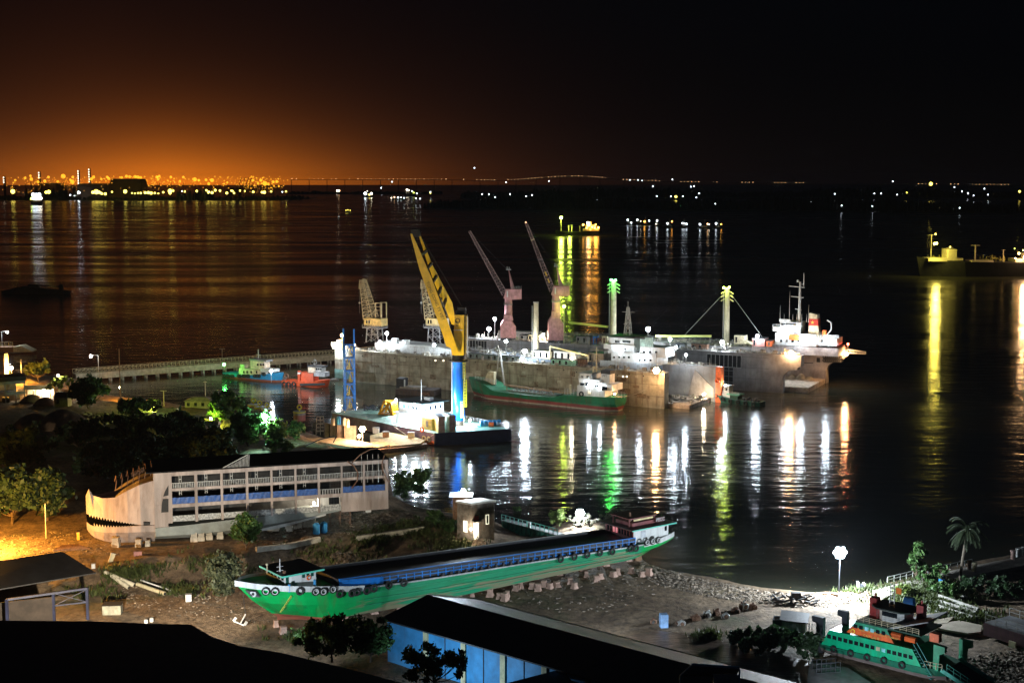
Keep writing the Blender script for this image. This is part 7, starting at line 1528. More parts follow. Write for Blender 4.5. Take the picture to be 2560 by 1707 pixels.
slab('steel_plate','large pale steel sheet lying on the ground behind the ferry','steel plate',[(2300,1535),(2355,1530),(2330,1550),(2300,1548)],2.9,3.2,mat('pale sheet',(.5,.42,.3),.8,var=.25))
slab('steel_plate','second dull sheet lying right of the pale steel sheet','steel plate',[(2340,1548),(2385,1540),(2368,1556),(2330,1560)],2.9,3.15,mat('dull sheet',(.35,.3,.22),.8,var=.25))
slab('concrete_apron','smooth tan concrete apron behind the ramp end of the ferry','apron',[(2318,1560),(2400,1550),(2455,1562),(2452,1578),(2420,1582),(2360,1572)],2.7,3.1,mat('tan apron',(.34,.29,.22),.85,var=.25,scale=.3))
# dark vessel at the right edge with pale rails
fr=Fr(P(2458,1580,3.5),P(2560,1612,3.5),0); t=fr.root('flat_barge','dark red hauled out barge with thin pale railings at the right edge','barge'); L=fr.len*1.8; MB().bx(0,L,0,8,3.0,5.4).obj('hull',mat('dark maroon hull',(.09,.03,.04),.7,dirt=.3),t); MB().bx(.2,L,.2,7.8,5.42,5.55).obj('deck',grey,t); m=MB(); m.rail([(0.2,.3,5.5),(L,.3,5.5)],1.6,2.2,.1,2); m.rail([(.2,7.7,5.5),(L,7.7,5.5)],1.6,2.2,.1,2); m.obj('rails',steel,t); MB().bx(6,7.5,-.3,-.05,2.4,3.6).obj('shore_prop',cream,t); MB().bx(11,12.3,-.3,-.05,2.4,3.6).obj('shore_prop',cream,t)
# wet brown slip ramp in the bottom middle
sl=mat('wet slip concrete',(.13,.085,.06),.35,var=.4,scale=.5)
tt=sl.node_tree; N=tt.nodes; tc_=N.new('ShaderNodeTexCoord'); mp=N.new('ShaderNodeMapping'); mp.inputs['Rotation'].default_value=(0,0,.25); mp.inputs['Scale'].default_value=(.25,2.2,1); n1=N.new('ShaderNodeTexNoise'); n1.inputs['Scale'].default_value=1.0; n1.inputs['Detail'].default_value=4; link(tt,tc_.outputs['Object'],mp.inputs[0]); link(tt,mp.outputs[0],n1.inputs['Vector']); bp=N.new('ShaderNodeBump'); bp.inputs['Strength'].default_value=.8; bp.inputs['Distance'].default_value=.35; link(tt,n1.outputs[0],bp.inputs['Height']); link(tt,bp.outputs[0],N['Principled BSDF'].inputs['Normal'])
slab('slip_ramp','wet brown ridged slip ramp beside the warehouse gutter','ramp',[(1640,1575),(1760,1590),(1860,1612),(2020,1652),(2018,1707),(1900,1707),(1560,1590)],2.9,3.3,sl)
slab('slip_ramp','grey wet ramp with bright ripples below the ferry','ramp',[(2024,1654),(2120,1668),(2180,1707),(2020,1760),(2016,1707)],2.9,3.25,mat('grey wet ramp',(.2,.2,.2),.3,var=.3,scale=.6))
t=thing('wire_cage','open pale wire cage standing on the grey ramp','cage',G(2070,1686,.4),.2); m=MB()
for k in range(6): m.bar((-2.2+k*.9,0,0),(-2.2+k*.9,0,1.8),.08); m.bar((-2.2+k*.9,2,0),(-2.2+k*.9,2,1.8),.08)
for z in (0,.9,1.8): m.bar((-2.2,0,z),(2.3,0,z),.08); m.bar((-2.2,2,z),(2.3,2,z),.08)
m.obj('wires',dark,t)
# ================================================================ LEFT EDGE buildings and vessels
fr=Fr(P(-120,1036,3),P(62,1022,3),0); L=fr.len; t=fr.root('house_boat','pale grey two deck vessel with lit galleries at the left edge','boat')
z0=fr.xz(30,1032,0)[1]
def LB(nm,mt,a,b,c_,d_,y0_,y1_): m=MB(); fr.px(m,a,b,c_,d_,y0_,y1_); return m.obj(nm,mt,t)
pg=mat('cold grey paint',(.42,.45,.5),.6,var=.2)
LB('lower_side',pg,-120,64,1014,1031,0,9); LB('red_keel',mat('red keel',(.3,.04,.04),.7),-120,60,1031.5,1038,.3,8.7); LB('middle_band',pg,-120,64,984,991,0,9); LB('upper_band',pg,-120,64,957,964,0,9); LB('roof',dark,-120,66,946,956.5,-.3,9.5); LB('inner_wall',mat('warm inner wall',(.6,.5,.3),.7),-120,40,964.3,983.7,6,6.3); LB('inner_wall',mat('warm inner wall',(.6,.5,.3),.7),-120,50,991.3,1013.7,6,6.3)
m=MB()
for px in (-60,-20,14,40,62): 
    x,_=fr.xz(px,990,0); m.bar((x,.3,z0+1),(x,.3,fr.xz(px,957,0)[1]),.4)
m.obj('posts',pg,t); m=MB(); A=fr.xz(24,984,.2); B_=fr.xz(62,984,.2); m.rail([(A[0],.2,A[1]),(B_[0],.2,B_[1])],1.5,.8,.1,2); m.obj('gallery_rail',cream,t); LB('cabin_block',dark,8,24,994,1014,.5,3)
# jetty and white lit hull at top left
p=P(12,868,4); t=thing('landing_jetty','yellow railed landing jetty with a sloping pale roof at the left edge','jetty',p); s=p[1]/F; MB().bx(-60*s,20*s,0,6,-2.5,0).obj('deck',wood,t); m=MB(); m.rail([(-60*s,0,0),(20*s,0,0)],2.6,2.0,.22,2); m.obj('rail',mat('yellow cream rail',(.75,.65,.35),.6),t); m=MB(); m.prismy([(20*s,0),(38*s,.6),(65*s,-2.2),(66*s,-2.6),(20*s,-2.6)],1,9); m.obj('sloping_roof',cream,t)
t=thing('lit_tower','white lit latticed mast standing by the sodium lamp at the left edge','tower',G(18,955)); s=t.location[1]/F; m=MB(); m.lattice((0,0,0),(0,0,72*s),8*s,5*s,8,.3); m.obj('lattice_frame',white,t); MB().bx(-2.4*s,3*s,-.6,.6,0,68*s).obj('ladder_shield',white,t)
def pole(px,pg_,pt,label,mt=steel,w=.16,arms=(),name='utility_pole',cat='pole'):
    p=G(px,pg_); h=PY(px,pt,p[1])[2]-p[2]; t=thing(name,label,cat,p); MB().cyl((0,0,-.3),(0,0,h),w*1.3,w*.8,n=7).obj('shaft',mt,t)
    if arms:
        m=MB()
        for f,l in arms: m.bar((-l,0,h*f),(l,0,h*f),.2)
        m.obj('cross_arm',mt,t)
    return t
pole(55,958,898,'white utility pole with two cross arms beside the lit trees',white,.2,((.9,2),(.55,2.4)))
pole(302,1010,872,'tall thin bare pole rising above the dark trees and pier',mat('brown pole',(.2,.12,.08),.7),.2)
pole(410,1015,976,'leaning street light pole with small unlit head near the bright bush',cream,.18,((.98,1.2),))
pole(514,1005,952,'slim pole with small lamp arm by the grey roofed hut',cream,.14,((.95,.8),))
pole(116,1345,1258,'thin grey pole in the dark trees at the left',steel,.16)
pole(556,905,872,'tall curved lamp post on the pier behind the green lamp',steel,.16,((1,1.4),))
def hut(px0,px1,pg_,pt,label,mt,roofmt,name='hut',d=5,open_=False,lift=0,rf=None):
    p=G((px0+px1)/2,pg_,lift); s=p[1]/F; w=(px1-px0)*s/2; h=(pg_-pt)*s*.62; rh=(pg_-pt)*s*.3; t=thing(name,label,'hut' if name=='hut' else 'shed',p)
    if open_:
        m=MB(); [m.bar((a*w,b,-.3),(a*w,b,h),.35) for a in (-.95,-.3,.3,.95) for b in (0,d)]; m.obj('posts',mt,t); MB().bx(-w*.95,w*.95,d+.2,d+.4,-.3,h).obj('back_wall',mt,t)
    else:
        MB().bx(-w,w,0,d,-.5,h).obj('walls',mt,t)
        for k in range(max(1,int(w/1.4))): MB().bx(-w+.8+k*2.8,-w+1.9+k*2.8,-.07,-.01,h*.3,h*.8).obj('window',glassm,t)
    m=MB(); m.loft([[(-w*1.08,-.6,h+.02),(w*1.08,-.6,h+.02),(w*1.08,d+.6,h+.02),(-w*1.08,d+.6,h+.02)],[(-w*(1.0 if rf is None else rf),d*.45,h+rh),(w*(1.0 if rf is None else rf),d*.45,h+rh),(w*(1.0 if rf is None else rf),d*.55,h+rh),(-w*(1.0 if rf is None else rf),d*.55,h+rh)]]); m.obj('roof',roofmt,t); return t
hut(60,128,992,962,'open fronted cream yard shed lit by the sodium lamp',cream,cream,'hut',4,True)
hut(136,170,1016,978,'dark roofed small house with pale door beside the sand heaps',mat('dim house wall',(.35,.28,.2),.8),roofd,'hut',5)
hut(462,530,1020,992,'low hut with wide pale hipped roof by the water',mat('tan hut wall',(.35,.28,.2),.8),mat('tan hipped roof',(.5,.42,.3),.8,dirt=.3),'hut',6,rf=.45)
hut(392,440,1048,1020,'low shed with pale sheet roof below the bright yellow bush',MATS['cold grey paint'],cream,'hut',5)
hut(500,545,1078,1052,'small railed platform hut glowing white under the green trees',white,cream,'hut',4,True)
# sand heaps in the dark
sandm=mat('brown sand',(.3,.2,.13),.95,var=.3,scale=.4)
for (px,py,w,h,l) in ((80,1005,32,22,'small dark round sand heap, farthest left'),(112,1012,30,22,'second dark round sand heap'),(90,1065,62,36,'large brown sand heap in front of the house'),(160,1068,70,50,'largest brown sand heap sloping to the rocks')):
    p=G(px,py); s=p[1]/F; n=22; m=MB(); rg=[]
    for k in range(7):
        q=k/6; rr_=w*s*(1-q)**.8+.02; rg.append([(rr_*math.cos(2*math.pi*i/n)*(1+.08*math.sin(3*i+k)),rr_*math.sin(2*math.pi*i/n)*.8,-.3+h*s*(1-(1-q)**1.6)) for i in range(n)])
    o=m.loft(rg).obj('sand_heap',sandm,smooth=True); o.location=p; tag(o,l,'sand heap')
# ================================================================ TREES
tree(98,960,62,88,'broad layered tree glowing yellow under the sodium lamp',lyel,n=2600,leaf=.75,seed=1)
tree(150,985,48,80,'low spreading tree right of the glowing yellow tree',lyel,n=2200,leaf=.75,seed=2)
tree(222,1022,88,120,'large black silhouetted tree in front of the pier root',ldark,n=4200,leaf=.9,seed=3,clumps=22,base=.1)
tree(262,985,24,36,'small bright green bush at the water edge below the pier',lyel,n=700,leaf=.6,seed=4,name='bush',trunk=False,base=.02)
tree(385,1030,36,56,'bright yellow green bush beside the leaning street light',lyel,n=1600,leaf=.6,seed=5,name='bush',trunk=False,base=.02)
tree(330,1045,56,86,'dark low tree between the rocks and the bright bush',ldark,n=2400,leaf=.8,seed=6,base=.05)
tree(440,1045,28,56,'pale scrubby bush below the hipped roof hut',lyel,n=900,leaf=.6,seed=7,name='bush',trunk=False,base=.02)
tree(560,1060,92,110,'tall dark green tree beside the vivid green reflection',lgreen,n=4200,leaf=.8,seed=8,clumps=24,base=.1)
tree(460,1095,78,120,'dark tree left of the white railed platform hut',ldark,n=3200,leaf=.8,seed=9,clumps=20,base=.06)
tree(622,1115,106,120,'large tree glowing blue green under the cyan lamp',lgreen,n=5200,leaf=.7,seed=10,clumps=26,base=.06)
tree(690,1122,84,70,'pale green tree just right of the cyan lamp post',lyel,n=3000,leaf=.6,seed=11,clumps=18,base=.06)
tree(735,1098,52,66,'round bright green bush on the quay strip',leafm('fresh green leaves',(.1,.22,.07)),n=2600,leaf=.5,seed=12,clumps=16,name='bush',trunk=False,base=.02)
tree(700,1135,44,100,'low leafy bush in front of the pale quay',lgreen,n=1800,leaf=.6,seed=32,name='bush',trunk=False,base=.02)
tree(793,1086,44,44,'dark scrubby bush behind the flood wall',leafm('grey brown leaves',(.12,.1,.08)),n=1200,leaf=.5,seed=13,name='bush',trunk=False,base=.02)
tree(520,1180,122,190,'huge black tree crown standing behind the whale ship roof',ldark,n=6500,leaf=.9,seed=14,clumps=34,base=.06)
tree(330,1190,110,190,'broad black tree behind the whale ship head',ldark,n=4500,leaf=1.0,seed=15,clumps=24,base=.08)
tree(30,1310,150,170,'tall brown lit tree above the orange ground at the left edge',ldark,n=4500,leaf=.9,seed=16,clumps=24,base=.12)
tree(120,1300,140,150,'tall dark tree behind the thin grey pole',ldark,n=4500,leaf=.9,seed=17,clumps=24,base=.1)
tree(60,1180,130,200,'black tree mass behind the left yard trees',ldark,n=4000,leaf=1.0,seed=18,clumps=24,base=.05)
tree(616,1372,98,92,'dark leafy tree in front of the whale ship side',lgreen,n=4500,leaf=.42,seed=19,clumps=26,base=.12)
tree(562,1500,140,104,'grey green feathery tree left of the green boat bow',leafm('dusty green leaves',(.07,.085,.045)),n=5200,leaf=.4,seed=20,clumps=30,base=.08,trunk=True)
tree(1010,1258,92,60,'leafy bush standing in the water right of the whale ship, left half',lgreen,n=2400,leaf=.5,seed=21,clumps=16,base=.02,name='bush',trunk=False,pos=P(1008,1252,0))
tree(1050,1252,90,66,'taller leafy bush standing in the water right of the whale ship, right half',lgreen,n=2800,leaf=.5,seed=22,clumps=18,base=.02,name='bush',trunk=False,pos=P(1052,1246,0))
tree(1085,1312,44,50,'dense green bush left of the ruined hut',lgreen,n=1800,leaf=.45,seed=23,name='bush',trunk=False,base=.02)
tree(1125,1318,38,46,'darker green bush against the ruined hut wall',lgreen,n=1500,leaf=.45,seed=24,name='bush',trunk=False,base=.02)
tree(1252,1294,22,32,'small bright green bush right of the ruined hut',lyel,n=700,leaf=.4,seed=25,name='bush',trunk=False,base=.02)
tree(1292,1277,13,26,'round clump of weeds standing in the water',lgreen,n=400,leaf=.4,seed=26,name='bush',trunk=False,base=.02,pos=P(1292,1278,0))
tree(1393,1326,64,50,'small bright yellow green tree beside the white peninsula lamp',lyel,n=1500,leaf=.45,seed=27,clumps=12,base=.25)
tree(1452,1318,34,120,'pale grey leafless scrub below the white peninsula lamp',ldry,n=2200,leaf=.3,seed=28,clumps=20,base=.15)
tree(1535,1316,50,90,'spreading dry tree behind the boat stern cabin',ldry,n=1400,leaf=.35,seed=29,clumps=16,base=.3)
tree(2290,1456,116,56,'slender tiered young tree lit by the shore lamp',lgreen,n=1500,leaf=.45,seed=30,clumps=13,base=.1)
tree(2330,1462,60,110,'dark bush with pale branch beside the causeway',lgreen,n=1400,leaf=.45,seed=31,clumps=12,base=.1)
tree(2360,1492,40,110,'green undergrowth around the upright blue drum',lgreen,n=1800,leaf=.45,seed=33,name='bush',trunk=False,base=.02)
tree(2255,1490,34,60,'bright green undergrowth behind the ferry mast',lyel,n=1500,leaf=.4,seed=34,name='bush',trunk=False,base=.02)
tree(2440,1480,44,150,'dark tangled undergrowth below the palm',ldark,n=2200,leaf=.5,seed=35,name='bush',trunk=False,base=.02)
tree(2520,1500,60,150,'dark undergrowth at the right edge below the causeway',ldark,n=2400,leaf=.5,seed=36,name='bush',trunk=False,base=.02)
tree(1780,1598,24,40,'dim round tuft of weeds beside the scrap row',lgrass,n=600,leaf=.35,seed=37,name='bush',trunk=False,base=.02)
tree(1900,1625,60,210,'black tangle of vines and scrap left of the tin shack',ldark,n=3000,leaf=.5,seed=38,clumps=20,name='bush',trunk=False,base=.02)
tree(820,1640,130,260,'dark tree in front of the boat hull left of the warehouse',lgreen,n=5500,leaf=.4,seed=39,clumps=28,base=.1,pos=P(830,1650,6))
tree(920,1625,120,150,'dark tree touching the warehouse eaves corner',lgreen,n=4000,leaf=.4,seed=40,clumps=22,base=.1,pos=P(925,1650,6))
tree(1100,1690,120,230,'black tree silhouetted against the blue warehouse wall',ldark,n=3600,leaf=.42,seed=41,clumps=24,base=.1,pos=P(1085,1715,8))
tree(860,1425,60,84,'small bare dark shrub on the earth bank',leafm('grey brown leaves',(.12,.1,.08)),n=700,leaf=.35,seed=42,clumps=14,name='bush',trunk=False,base=.02)
tree(1860,1618,50,120,'dark heap of leafy scrap in front of the tin shack, left part',ldark,n=2200,leaf=.45,seed=51,clumps=16,name='bush',trunk=False,base=.02)
tree(1950,1622,60,130,'dark heap of leafy scrap in front of the tin shack, middle part',ldark,n=2600,leaf=.45,seed=52,clumps=18,name='bush',trunk=False,base=.02)
tree(2020,1650,80,90,'dark vines hanging beside the ferry bow tower',ldark,n=2400,leaf=.4,seed=53,clumps=16,name='bush',trunk=False,base=.02)
for (px,py,hp,wp,l,sd) in ((200,1120,80,150,'dark tree between the sand heaps and the rocks',61),(300,1110,80,150,'dark tree right of the largest sand heap',62),(400,1120,86,150,'dark tree below the bright yellow green bush',63),(250,1200,110,180,'black tree left of the whale ship roof ribs',64),(420,1190,110,160,'black tree directly behind the whale ship bow roof',65),(345,1075,40,120,'low dark scrub beside the pale rocks',66)):
    tree(px,py,hp,wp,l,ldark,n=2600,leaf=.85,seed=sd,clumps=14,base=.05)
# palm
p=G(2402,1455); s=p[1]/F; t=thing('palm_tree','tall dark coconut palm leaning by the causeway','palm tree',p); top=Vector((13*s,0,PY(2400,1322,p[1])[2]-p[2]))
m=MB(); pts=[Vector((-3*s+ (top.x+3*s)*f**1.3,0,top.z*f)) for f in [k/9 for k in range(10)]]; m.tube(pts,.32,7); m.obj('trunk',mat('palm bark',(.1,.08,.06),.9,var=.3),t)
r=random.Random(6); m=MB()
for k in range(30):
    a=r.uniform(0,6.28); el_=r.uniform(-.5,1.15); l=r.uniform(52,70)*s; c0=Vector(top); prev=c0; d0=Vector((math.cos(a)*math.cos(el_),math.sin(a)*math.cos(el_),math.sin(el_)))
    for j in range(9):
        d=d0+Vector((0,0,-.17*j)); nx_=prev+d.normalized()*l/9; m.bar(prev,nx_,.1)
        sd=d.cross(Vector((0,0,1))).normalized()
        for e in (-1,1):
            for hh in (0,.5):
                b0=prev.lerp(nx_,hh); tipv=b0+sd*e*(l*.16*(1-abs(j-4)/7))+d.normalized()*l*.06+Vector((0,0,-l*.07)); w_=d.normalized()*.16; m.add([b0-w_,b0+w_,tipv],[(0,1,2)])
        prev=nx_
m.obj('crown',leafm('palm leaves',(.022,.035,.014)),t)
# ================================================================ LAMPS
KW=1000.0
def on(fr,px,py,y,zb,col,kw,r,label,**k):
    x,z=fr.xz(px,py,y); w=fr.w(x,y,0); return lamp((w[0],w[1],z+fr.o[2]),zb,col,kw*KW*.65,r*1.25,label,**k)
def flood(p,target,col,kw,r,angle,label,blend=.6):
    t=thing('wall_floodlight',label,'lamp',p); d=(Vector(target)-Vector(p)).normalized(); MB().bar(-d*.5,d*.05,.9,.7).obj('housing',dark,t); MB().bar(d*.06,d*.1,.75,.55).obj('lens',emi(col+' floodlight lens',LC[col],8,'NONE'),t); MB().bar((0,0,-1.2),(0,0,0),.15).obj('bracket',steel,t)
    l=D.lights.new('lamp_light','SPOT'); l.energy=kw*KW; l.color=LC[col]; l.shadow_soft_size=r; l.spot_size=math.radians(angle); l.spot_blend=blend; o=D.objects.new('lamp_light',l); COL.objects.link(o); o.parent=t; o.location=d*.25; o.rotation_euler=d.to_track_quat('-Z','Y').to_euler(); return t
DK='floodlights on the docks'
on(f1,855,838,2,h1+4,'warm',18,.45,'warm orange floodlight on the left end tower of the near dock')
on(f1,843,864,-1.0,h1+1.4,'white',45,.5,'white floodlight on the gallery at the left corner of the near dock')
on(f1,886,862,1.0,h1,'soft',3,.4,'small soft lamp just behind the blue lattice tower top')
on(f1,967,833,5,h1,'white',14,.55,'white floodlight on a pole right of the left yellow crane, the upper one')
on(f1,950,855,1.5,h1,'white',14,.55,'white floodlight right of the left yellow crane, the lower one')
on(f1,1085,862,1.2,h1,'white',9,.5,'white floodlight on the dock edge left of the great yellow tower')
on(f1,1312,878,1.0,h1,'white',30,.75,'big white floodlight in the middle of the near dock wall')
on(f1,1265,853,16,h1,'white',10,.5,'white floodlight below the left pink crane')
on(f2,1237,797,1,zt2,'white',16,.6,'white floodlight left of the left pink crane, the upper one')
on(f2,1222,822,1,zt2,'white',20,.7,'white floodlight left of the left pink crane, the lower one')
on(f2,1357,838,1.2,zt2-.5,'soft',12,.6,'soft yellow floodlight at the foot of the right pink crane')
on(f2,1400,830,3,zt2,'soft',5,.45,'small soft lamp under the right pink crane base')
on(f2,1410,766,-1,zt2,'lime',3,.4,'small yellow green lamp on a tall post by the right pink crane',pole=mat('lime lit pole',(.6,.6,.3),.6))
on(f2,1620,823,14,zt2,'white',26,.7,'bright white floodlight right of the lattice mast')
on(f2,1675,848,2,zt2,'white',10,.55,'white floodlight right of the bright one, on the far dock edge')
on(f2,1805,855,1.0,zt2,'white',14,.6,'white floodlight at the foot of the second derrick mast')
on(f2,1893,840,18,zt2,'white',12,.55,'white floodlight on top of the red brown container')
on(f2,2005,848,20,zt2,'white',8,.6,'white floodlight on the superstructure beside the red banded funnel')
on(f2,1978,882,-1.0,zt2-1.4,'warm',22,.75,'warm orange floodlight on the end corner of the far dock wall')
on(f2,2116,885,fw2-3.5,zt2b-3,'warm',11,.6,'warm orange floodlight at the far right end of the docks')
on(f2,2120,860,fw2,zt2b,'red',.8,.35,'small red beacon at the far right end of the docks')
on(f2,2070,848,20,zt2+1,'white',8,.4,'white deck lamp behind the funnel of the far dock ship')
on(f1,1641,926,-2.5,h1-.2,'warm',28,.85,'very bright warm floodlight cluster on the right corner of the near dock wall',heads=7)
on(f1,1690,868,10,h1+3,'white',5,.4,'white lamp at the stern rail of the near dock ship')
on(f1,1715,887,24,h1,'white',6,.4,'small white lamp on the dock wall behind the near dock ship')
on(f1,1600,890,5.5,h1,'white',3.5,.35,'white lamp lighting the side of the near dock ship house')
on(f1,1545,872,6.5,h1,'white',2.5,.3,'small white lamp below the bridge of the near dock ship')
on(f2,1965,826,ys-3,zt2+2,'white',4,.35,'white lamp washing the far dock ship superstructure front')
on(f1,1430,895,2,h1,'soft',4,.3,'small soft lamp in the mint green shed')
on(f1,1760,985,fw-6,2,'soft',6,.4,'low soft lamp on the near dock pontoon near the orange fender')
on(f2,2040,962,fw2-6,2.2,'warm',9,.4,'low warm lamp on the far dock pontoon by the sand heaps')
# on boats
on(fT,1473,962,.4,5,'white',4,.3,'white lamp on the tanker house front')
on(fT,1500,968,.6,6,'white',3.5,.3,'white lamp below the tanker funnel')
on(fT,1537,984,1.5,6,'warm',2,.25,'small warm lamp on the tanker stern deck')
def at(px,py,base,col,kw,r,label,Y=None,**k):
    if Y is None: Y=P(px,base[0],base[1])[1]; zb_=base[1]
    else: zb_=base[1]
    p=PY(px,py,Y); return lamp(p,zb_,col,kw*KW,r,label,**k)
at(678,927,(955,4),'white',24,.5,'white floodlight on the bow of the blue tug')
at(560,911,(925,4.2),'green',4,.55,'vivid green lamp on a post on the pier',Y=P(560,926,4.2)[1])
at(1814,962,(1000,5.6),'white',2.5,.28,'white lamp on the wheelhouse of the dock mouth tug',Y=P(1805,1008,0)[1]+2)
at(990,1000,(1036,zb),'white',12,.45,'white lamp at the left gable of the barge deckhouse')
at(1036,1011,(1050,zb+4),'white',12,.4,'white lamp on the front wall of the barge deckhouse',Y=fc.w(cl_(1036,1050,3*sgn),3*sgn)[1]-1)
at(1062,1020,(1060,zb+2),'white',9,.3,'small white lamp under the roof edge of the barge deckhouse',Y=fc.w(cl_(1050,1050,3*sgn),3*sgn)[1]-2)
at(1010,1050,(1060,zb),'white',8,.3,'white lamp low on the barge lower house wall',Y=fc.w(cl_(1010,1060,2*sgn),2*sgn)[1]-1)
at(1128,1032,(1074,zb),'blue',26,.3,'bluish floodlight at the foot of the blue crane column',Y=Yc-6)
at(1175,1050,(1068,zb),'white',5,.3,'white lamp on the barge bow behind the blue winch',Y=P(1180,1062,zb)[1])
at(906,1072,(1103,3.2),'warm',28,.85,'very bright warm floodlight cluster on the quay beside the crane barge',heads=7)
at(898,1090,(1106,3.2),'warm',5,.5,'smaller warm lamp just below the bright quay floodlight')
flood((cxw-6,Yc+3,cz(903)+zb+2),P(1320,985,3),'soft',95,.4,120,'floodlight on the blue column collar aimed at the green tanker')
# yard and shore
at(662,1043,(1118,6),'cyan',36,.6,'cyan white lamp on a black post among the green trees',pole=dark)
at(527,1046,(1068,6),'lime',10,.35,'small bright lamp above the white railed platform hut')
at(227,890,(952,4),'white',6,.5,'white street lamp with side arm at the pier root',arm=3.2)
at(18,830,(866,4),'white',5,.5,'white street lamp above the landing jetty',arm=-3)
at(28,920,(960,6),'sodium',70,.7,'starry sodium lamp beside the white lit mast')
at(110,975,(990,6),'soft',12,.3,'soft lamp inside the open cream yard shed')
at(145,938,(985,6),'soft',7,.3,'faint white lamp in the trees right of the glowing tree')
at(300,968,(996,4),'sodium',14,.3,'low sodium lamp at the water edge below the pier')
at(384,1008,(1030,5),'lime',12,.28,'lamp hidden in the bright yellow green bush')
at(1158,1226,(1262,9),'white',24,.45,'white lamp on top of the pointed kiosk roof',Y=kiosk[2])
at(1177,1322,(1330,5),'soft',1.5,.2,'lamp inside the ruined hut doorway',Y=hbk[1]-1.5)
at(1450,1282,(1316,3),'white',38,.9,'brilliant white floodlight cluster on the small peninsula behind the green boat',heads=7,pole=dark)
at(2100,1380,(1478,2.8),'white',120,1.15,'most brilliant white floodlight cluster on a thin pole on the muddy shore',heads=7,pole=dark)
at(-60,1300,(1395,5),'sodium',170,.7,'tall sodium lamp just beyond the left edge of the orange yard')
# floodlights fixed to the foreground sheds, shining away from the camera
def edge(px,py,z,out,dz): p=P(px,py,z); d=Vector((p[0],p[1])).normalized()*out; return Vector((p[0]+d.x,p[1]+d.y,z+dz))
flood(edge(540,1592,16,2.2,-2.4),P(730,1500,8),'white',75,.5,75,'shrouded floodlight under the dark roof edge aimed at the green boat bow')
flood(edge(250,1553,16,2.2,-2.4),P(270,1470,3),'soft',300,.4,110,'shrouded floodlight under the dark roof edge aimed at the sandy yard')
flood(Vector((*(Vector((A_[0],A_[1]))+b2_+du*30-n_*1.5),9.5)),P(1400,1435,6),'white',65,.5,110,'shrouded floodlight under the far warehouse eaves aimed at the boat side')
flood(edge(420,1560,16,2.2,-2.2),P(520,1290,13),'white',26,.6,60,'shrouded floodlight under the dark roof edge aimed at the whale ship')
flood(P(2075,1745,6),P(2215,1620,5),'white',24,.5,75,'floodlight low beside the slip aimed at the ferry')
bp_=fc.w(cl_(1085,1080,1*sgn),1*sgn); flood((bp_[0]+3,bp_[1]+2,zb+1.2),(cxw-8,Yc,60),'soft',190,.4,50,'added deck floodlight brightening the great yellow boom from below')  # added lamp, no known source here, put in to brighten the boom
w=Vector((A_[0],A_[1]))+du*20+n_*17; w1=Vector((A_[0],A_[1]))+du*19
flood((w.x,w.y,gzf+3.0),(w1.x,w1.y,gzf+4.5),'blue',15,.25,125,'low floodlight behind the dark block aimed at the blue warehouse wall')
# ================================================================ FAR SHORES, CITY, BRIDGE, SHIPS
def farland(name,pts,Y,hh,mt,seed,depth=300,step=6,base=0,y2=None):
    """a low wooded shore: jagged tree line standing on land, rows of crowns of real depth"""
    r=random.Random(seed); m=MB(); x0=PY(pts[0],455,Y)[0]; x1=PY(pts[1],455,y2 or Y)[0]; n=int((pts[1]-pts[0])/step); h=0
    for row in range(3):
        for k in range(n):
            f=(k+r.random())/n; yy=Y+((y2 or Y)-Y)*f+row*depth/3; x=x0+(x1-x0)*f; h=hh*(.45+.55*abs(math.sin(f*7+seed)*math.sin(f*23+row)))*r.uniform(.7,1.1); w=(x1-x0)/n*r.uniform(.9,1.8)
            m.loft([[(x+w*.5*math.cos(q),yy+w*.5*math.sin(q),z) for q in (0,1.05,2.1,3.14,4.2,5.2)] if w_ is None else [(x+w*w_*math.cos(q),yy+w*w_*math.sin(q),z) for q in (0,1.05,2.1,3.14,4.2,5.2)] for z,w_ in ((0,.55),(h*.55,.5),(h*.85,.34),(h,.08))])
    m.prism([(x0,Y-depth*.1),(x1,(y2 or Y)-depth*.1),(x1,(y2 or Y)+depth),(x0,Y+depth)],-1,2); return tag(m.obj(name,mt),kind='structure')
fdark=mat('far wooded shore',(.02,.025,.018),.95,var=.3,scale=.02)
YC=90*F/45.0   # city waterfront distance
farland('far_shore',(-200,730),YC,22,fdark,1,900); farland('hills',(60,175),YC*1.02,70,fdark,2,500,5); farland('hills',(190,275),YC*1.03,60,fdark,4,300,5); farland('hills',(440,520),YC*.995,55,fdark,5,200,5)
farland('far_shore',(1060,2700),90*F/64,42,fdark,3,1200,7,y2=90*F/78); farland('hills',(1150,2700),90*F/40,60,fdark,6,1500,8)
farland('far_shore',(720,1100),90*F/30,24,fdark,7,600,8)
# big port sheds and tower blocks in the glow
def far_box(px0,px1,pt,Y,label,mt,d=120,cat='warehouse',name='far_warehouse',pb=None,round_=False):
    a=PY(px0,pt,Y); b=PY(px1,pt,Y); t=thing(name,label,cat,((a[0]+b[0])/2,Y,0)); w=(b[0]-a[0])/2; h=a[2]
    m=MB(); m.loft([[(-w,0,0),(w,0,0),(w,d,0),(-w,d,0)],[(-w,0,h*.8),(w,0,h*.8),(w,d,h*.8),(-w,d,h*.8)],[(-w*.93,d*.05,h),(w*.93,d*.05,h),(w*.93,d*.95,h),(-w*.93,d*.95,h)]]); m.obj('walls',mt,t)
    m=MB(); m.bx(-w*.9,w*.9,d*.08,d*.9,h+.1,h+2); m.obj('roof',fdark,t); return t
fb_=mat('hazy shed wall',(.16,.1,.07),.9,var=.2,scale=.02)  # brown of the distant haze is put into this wall colour
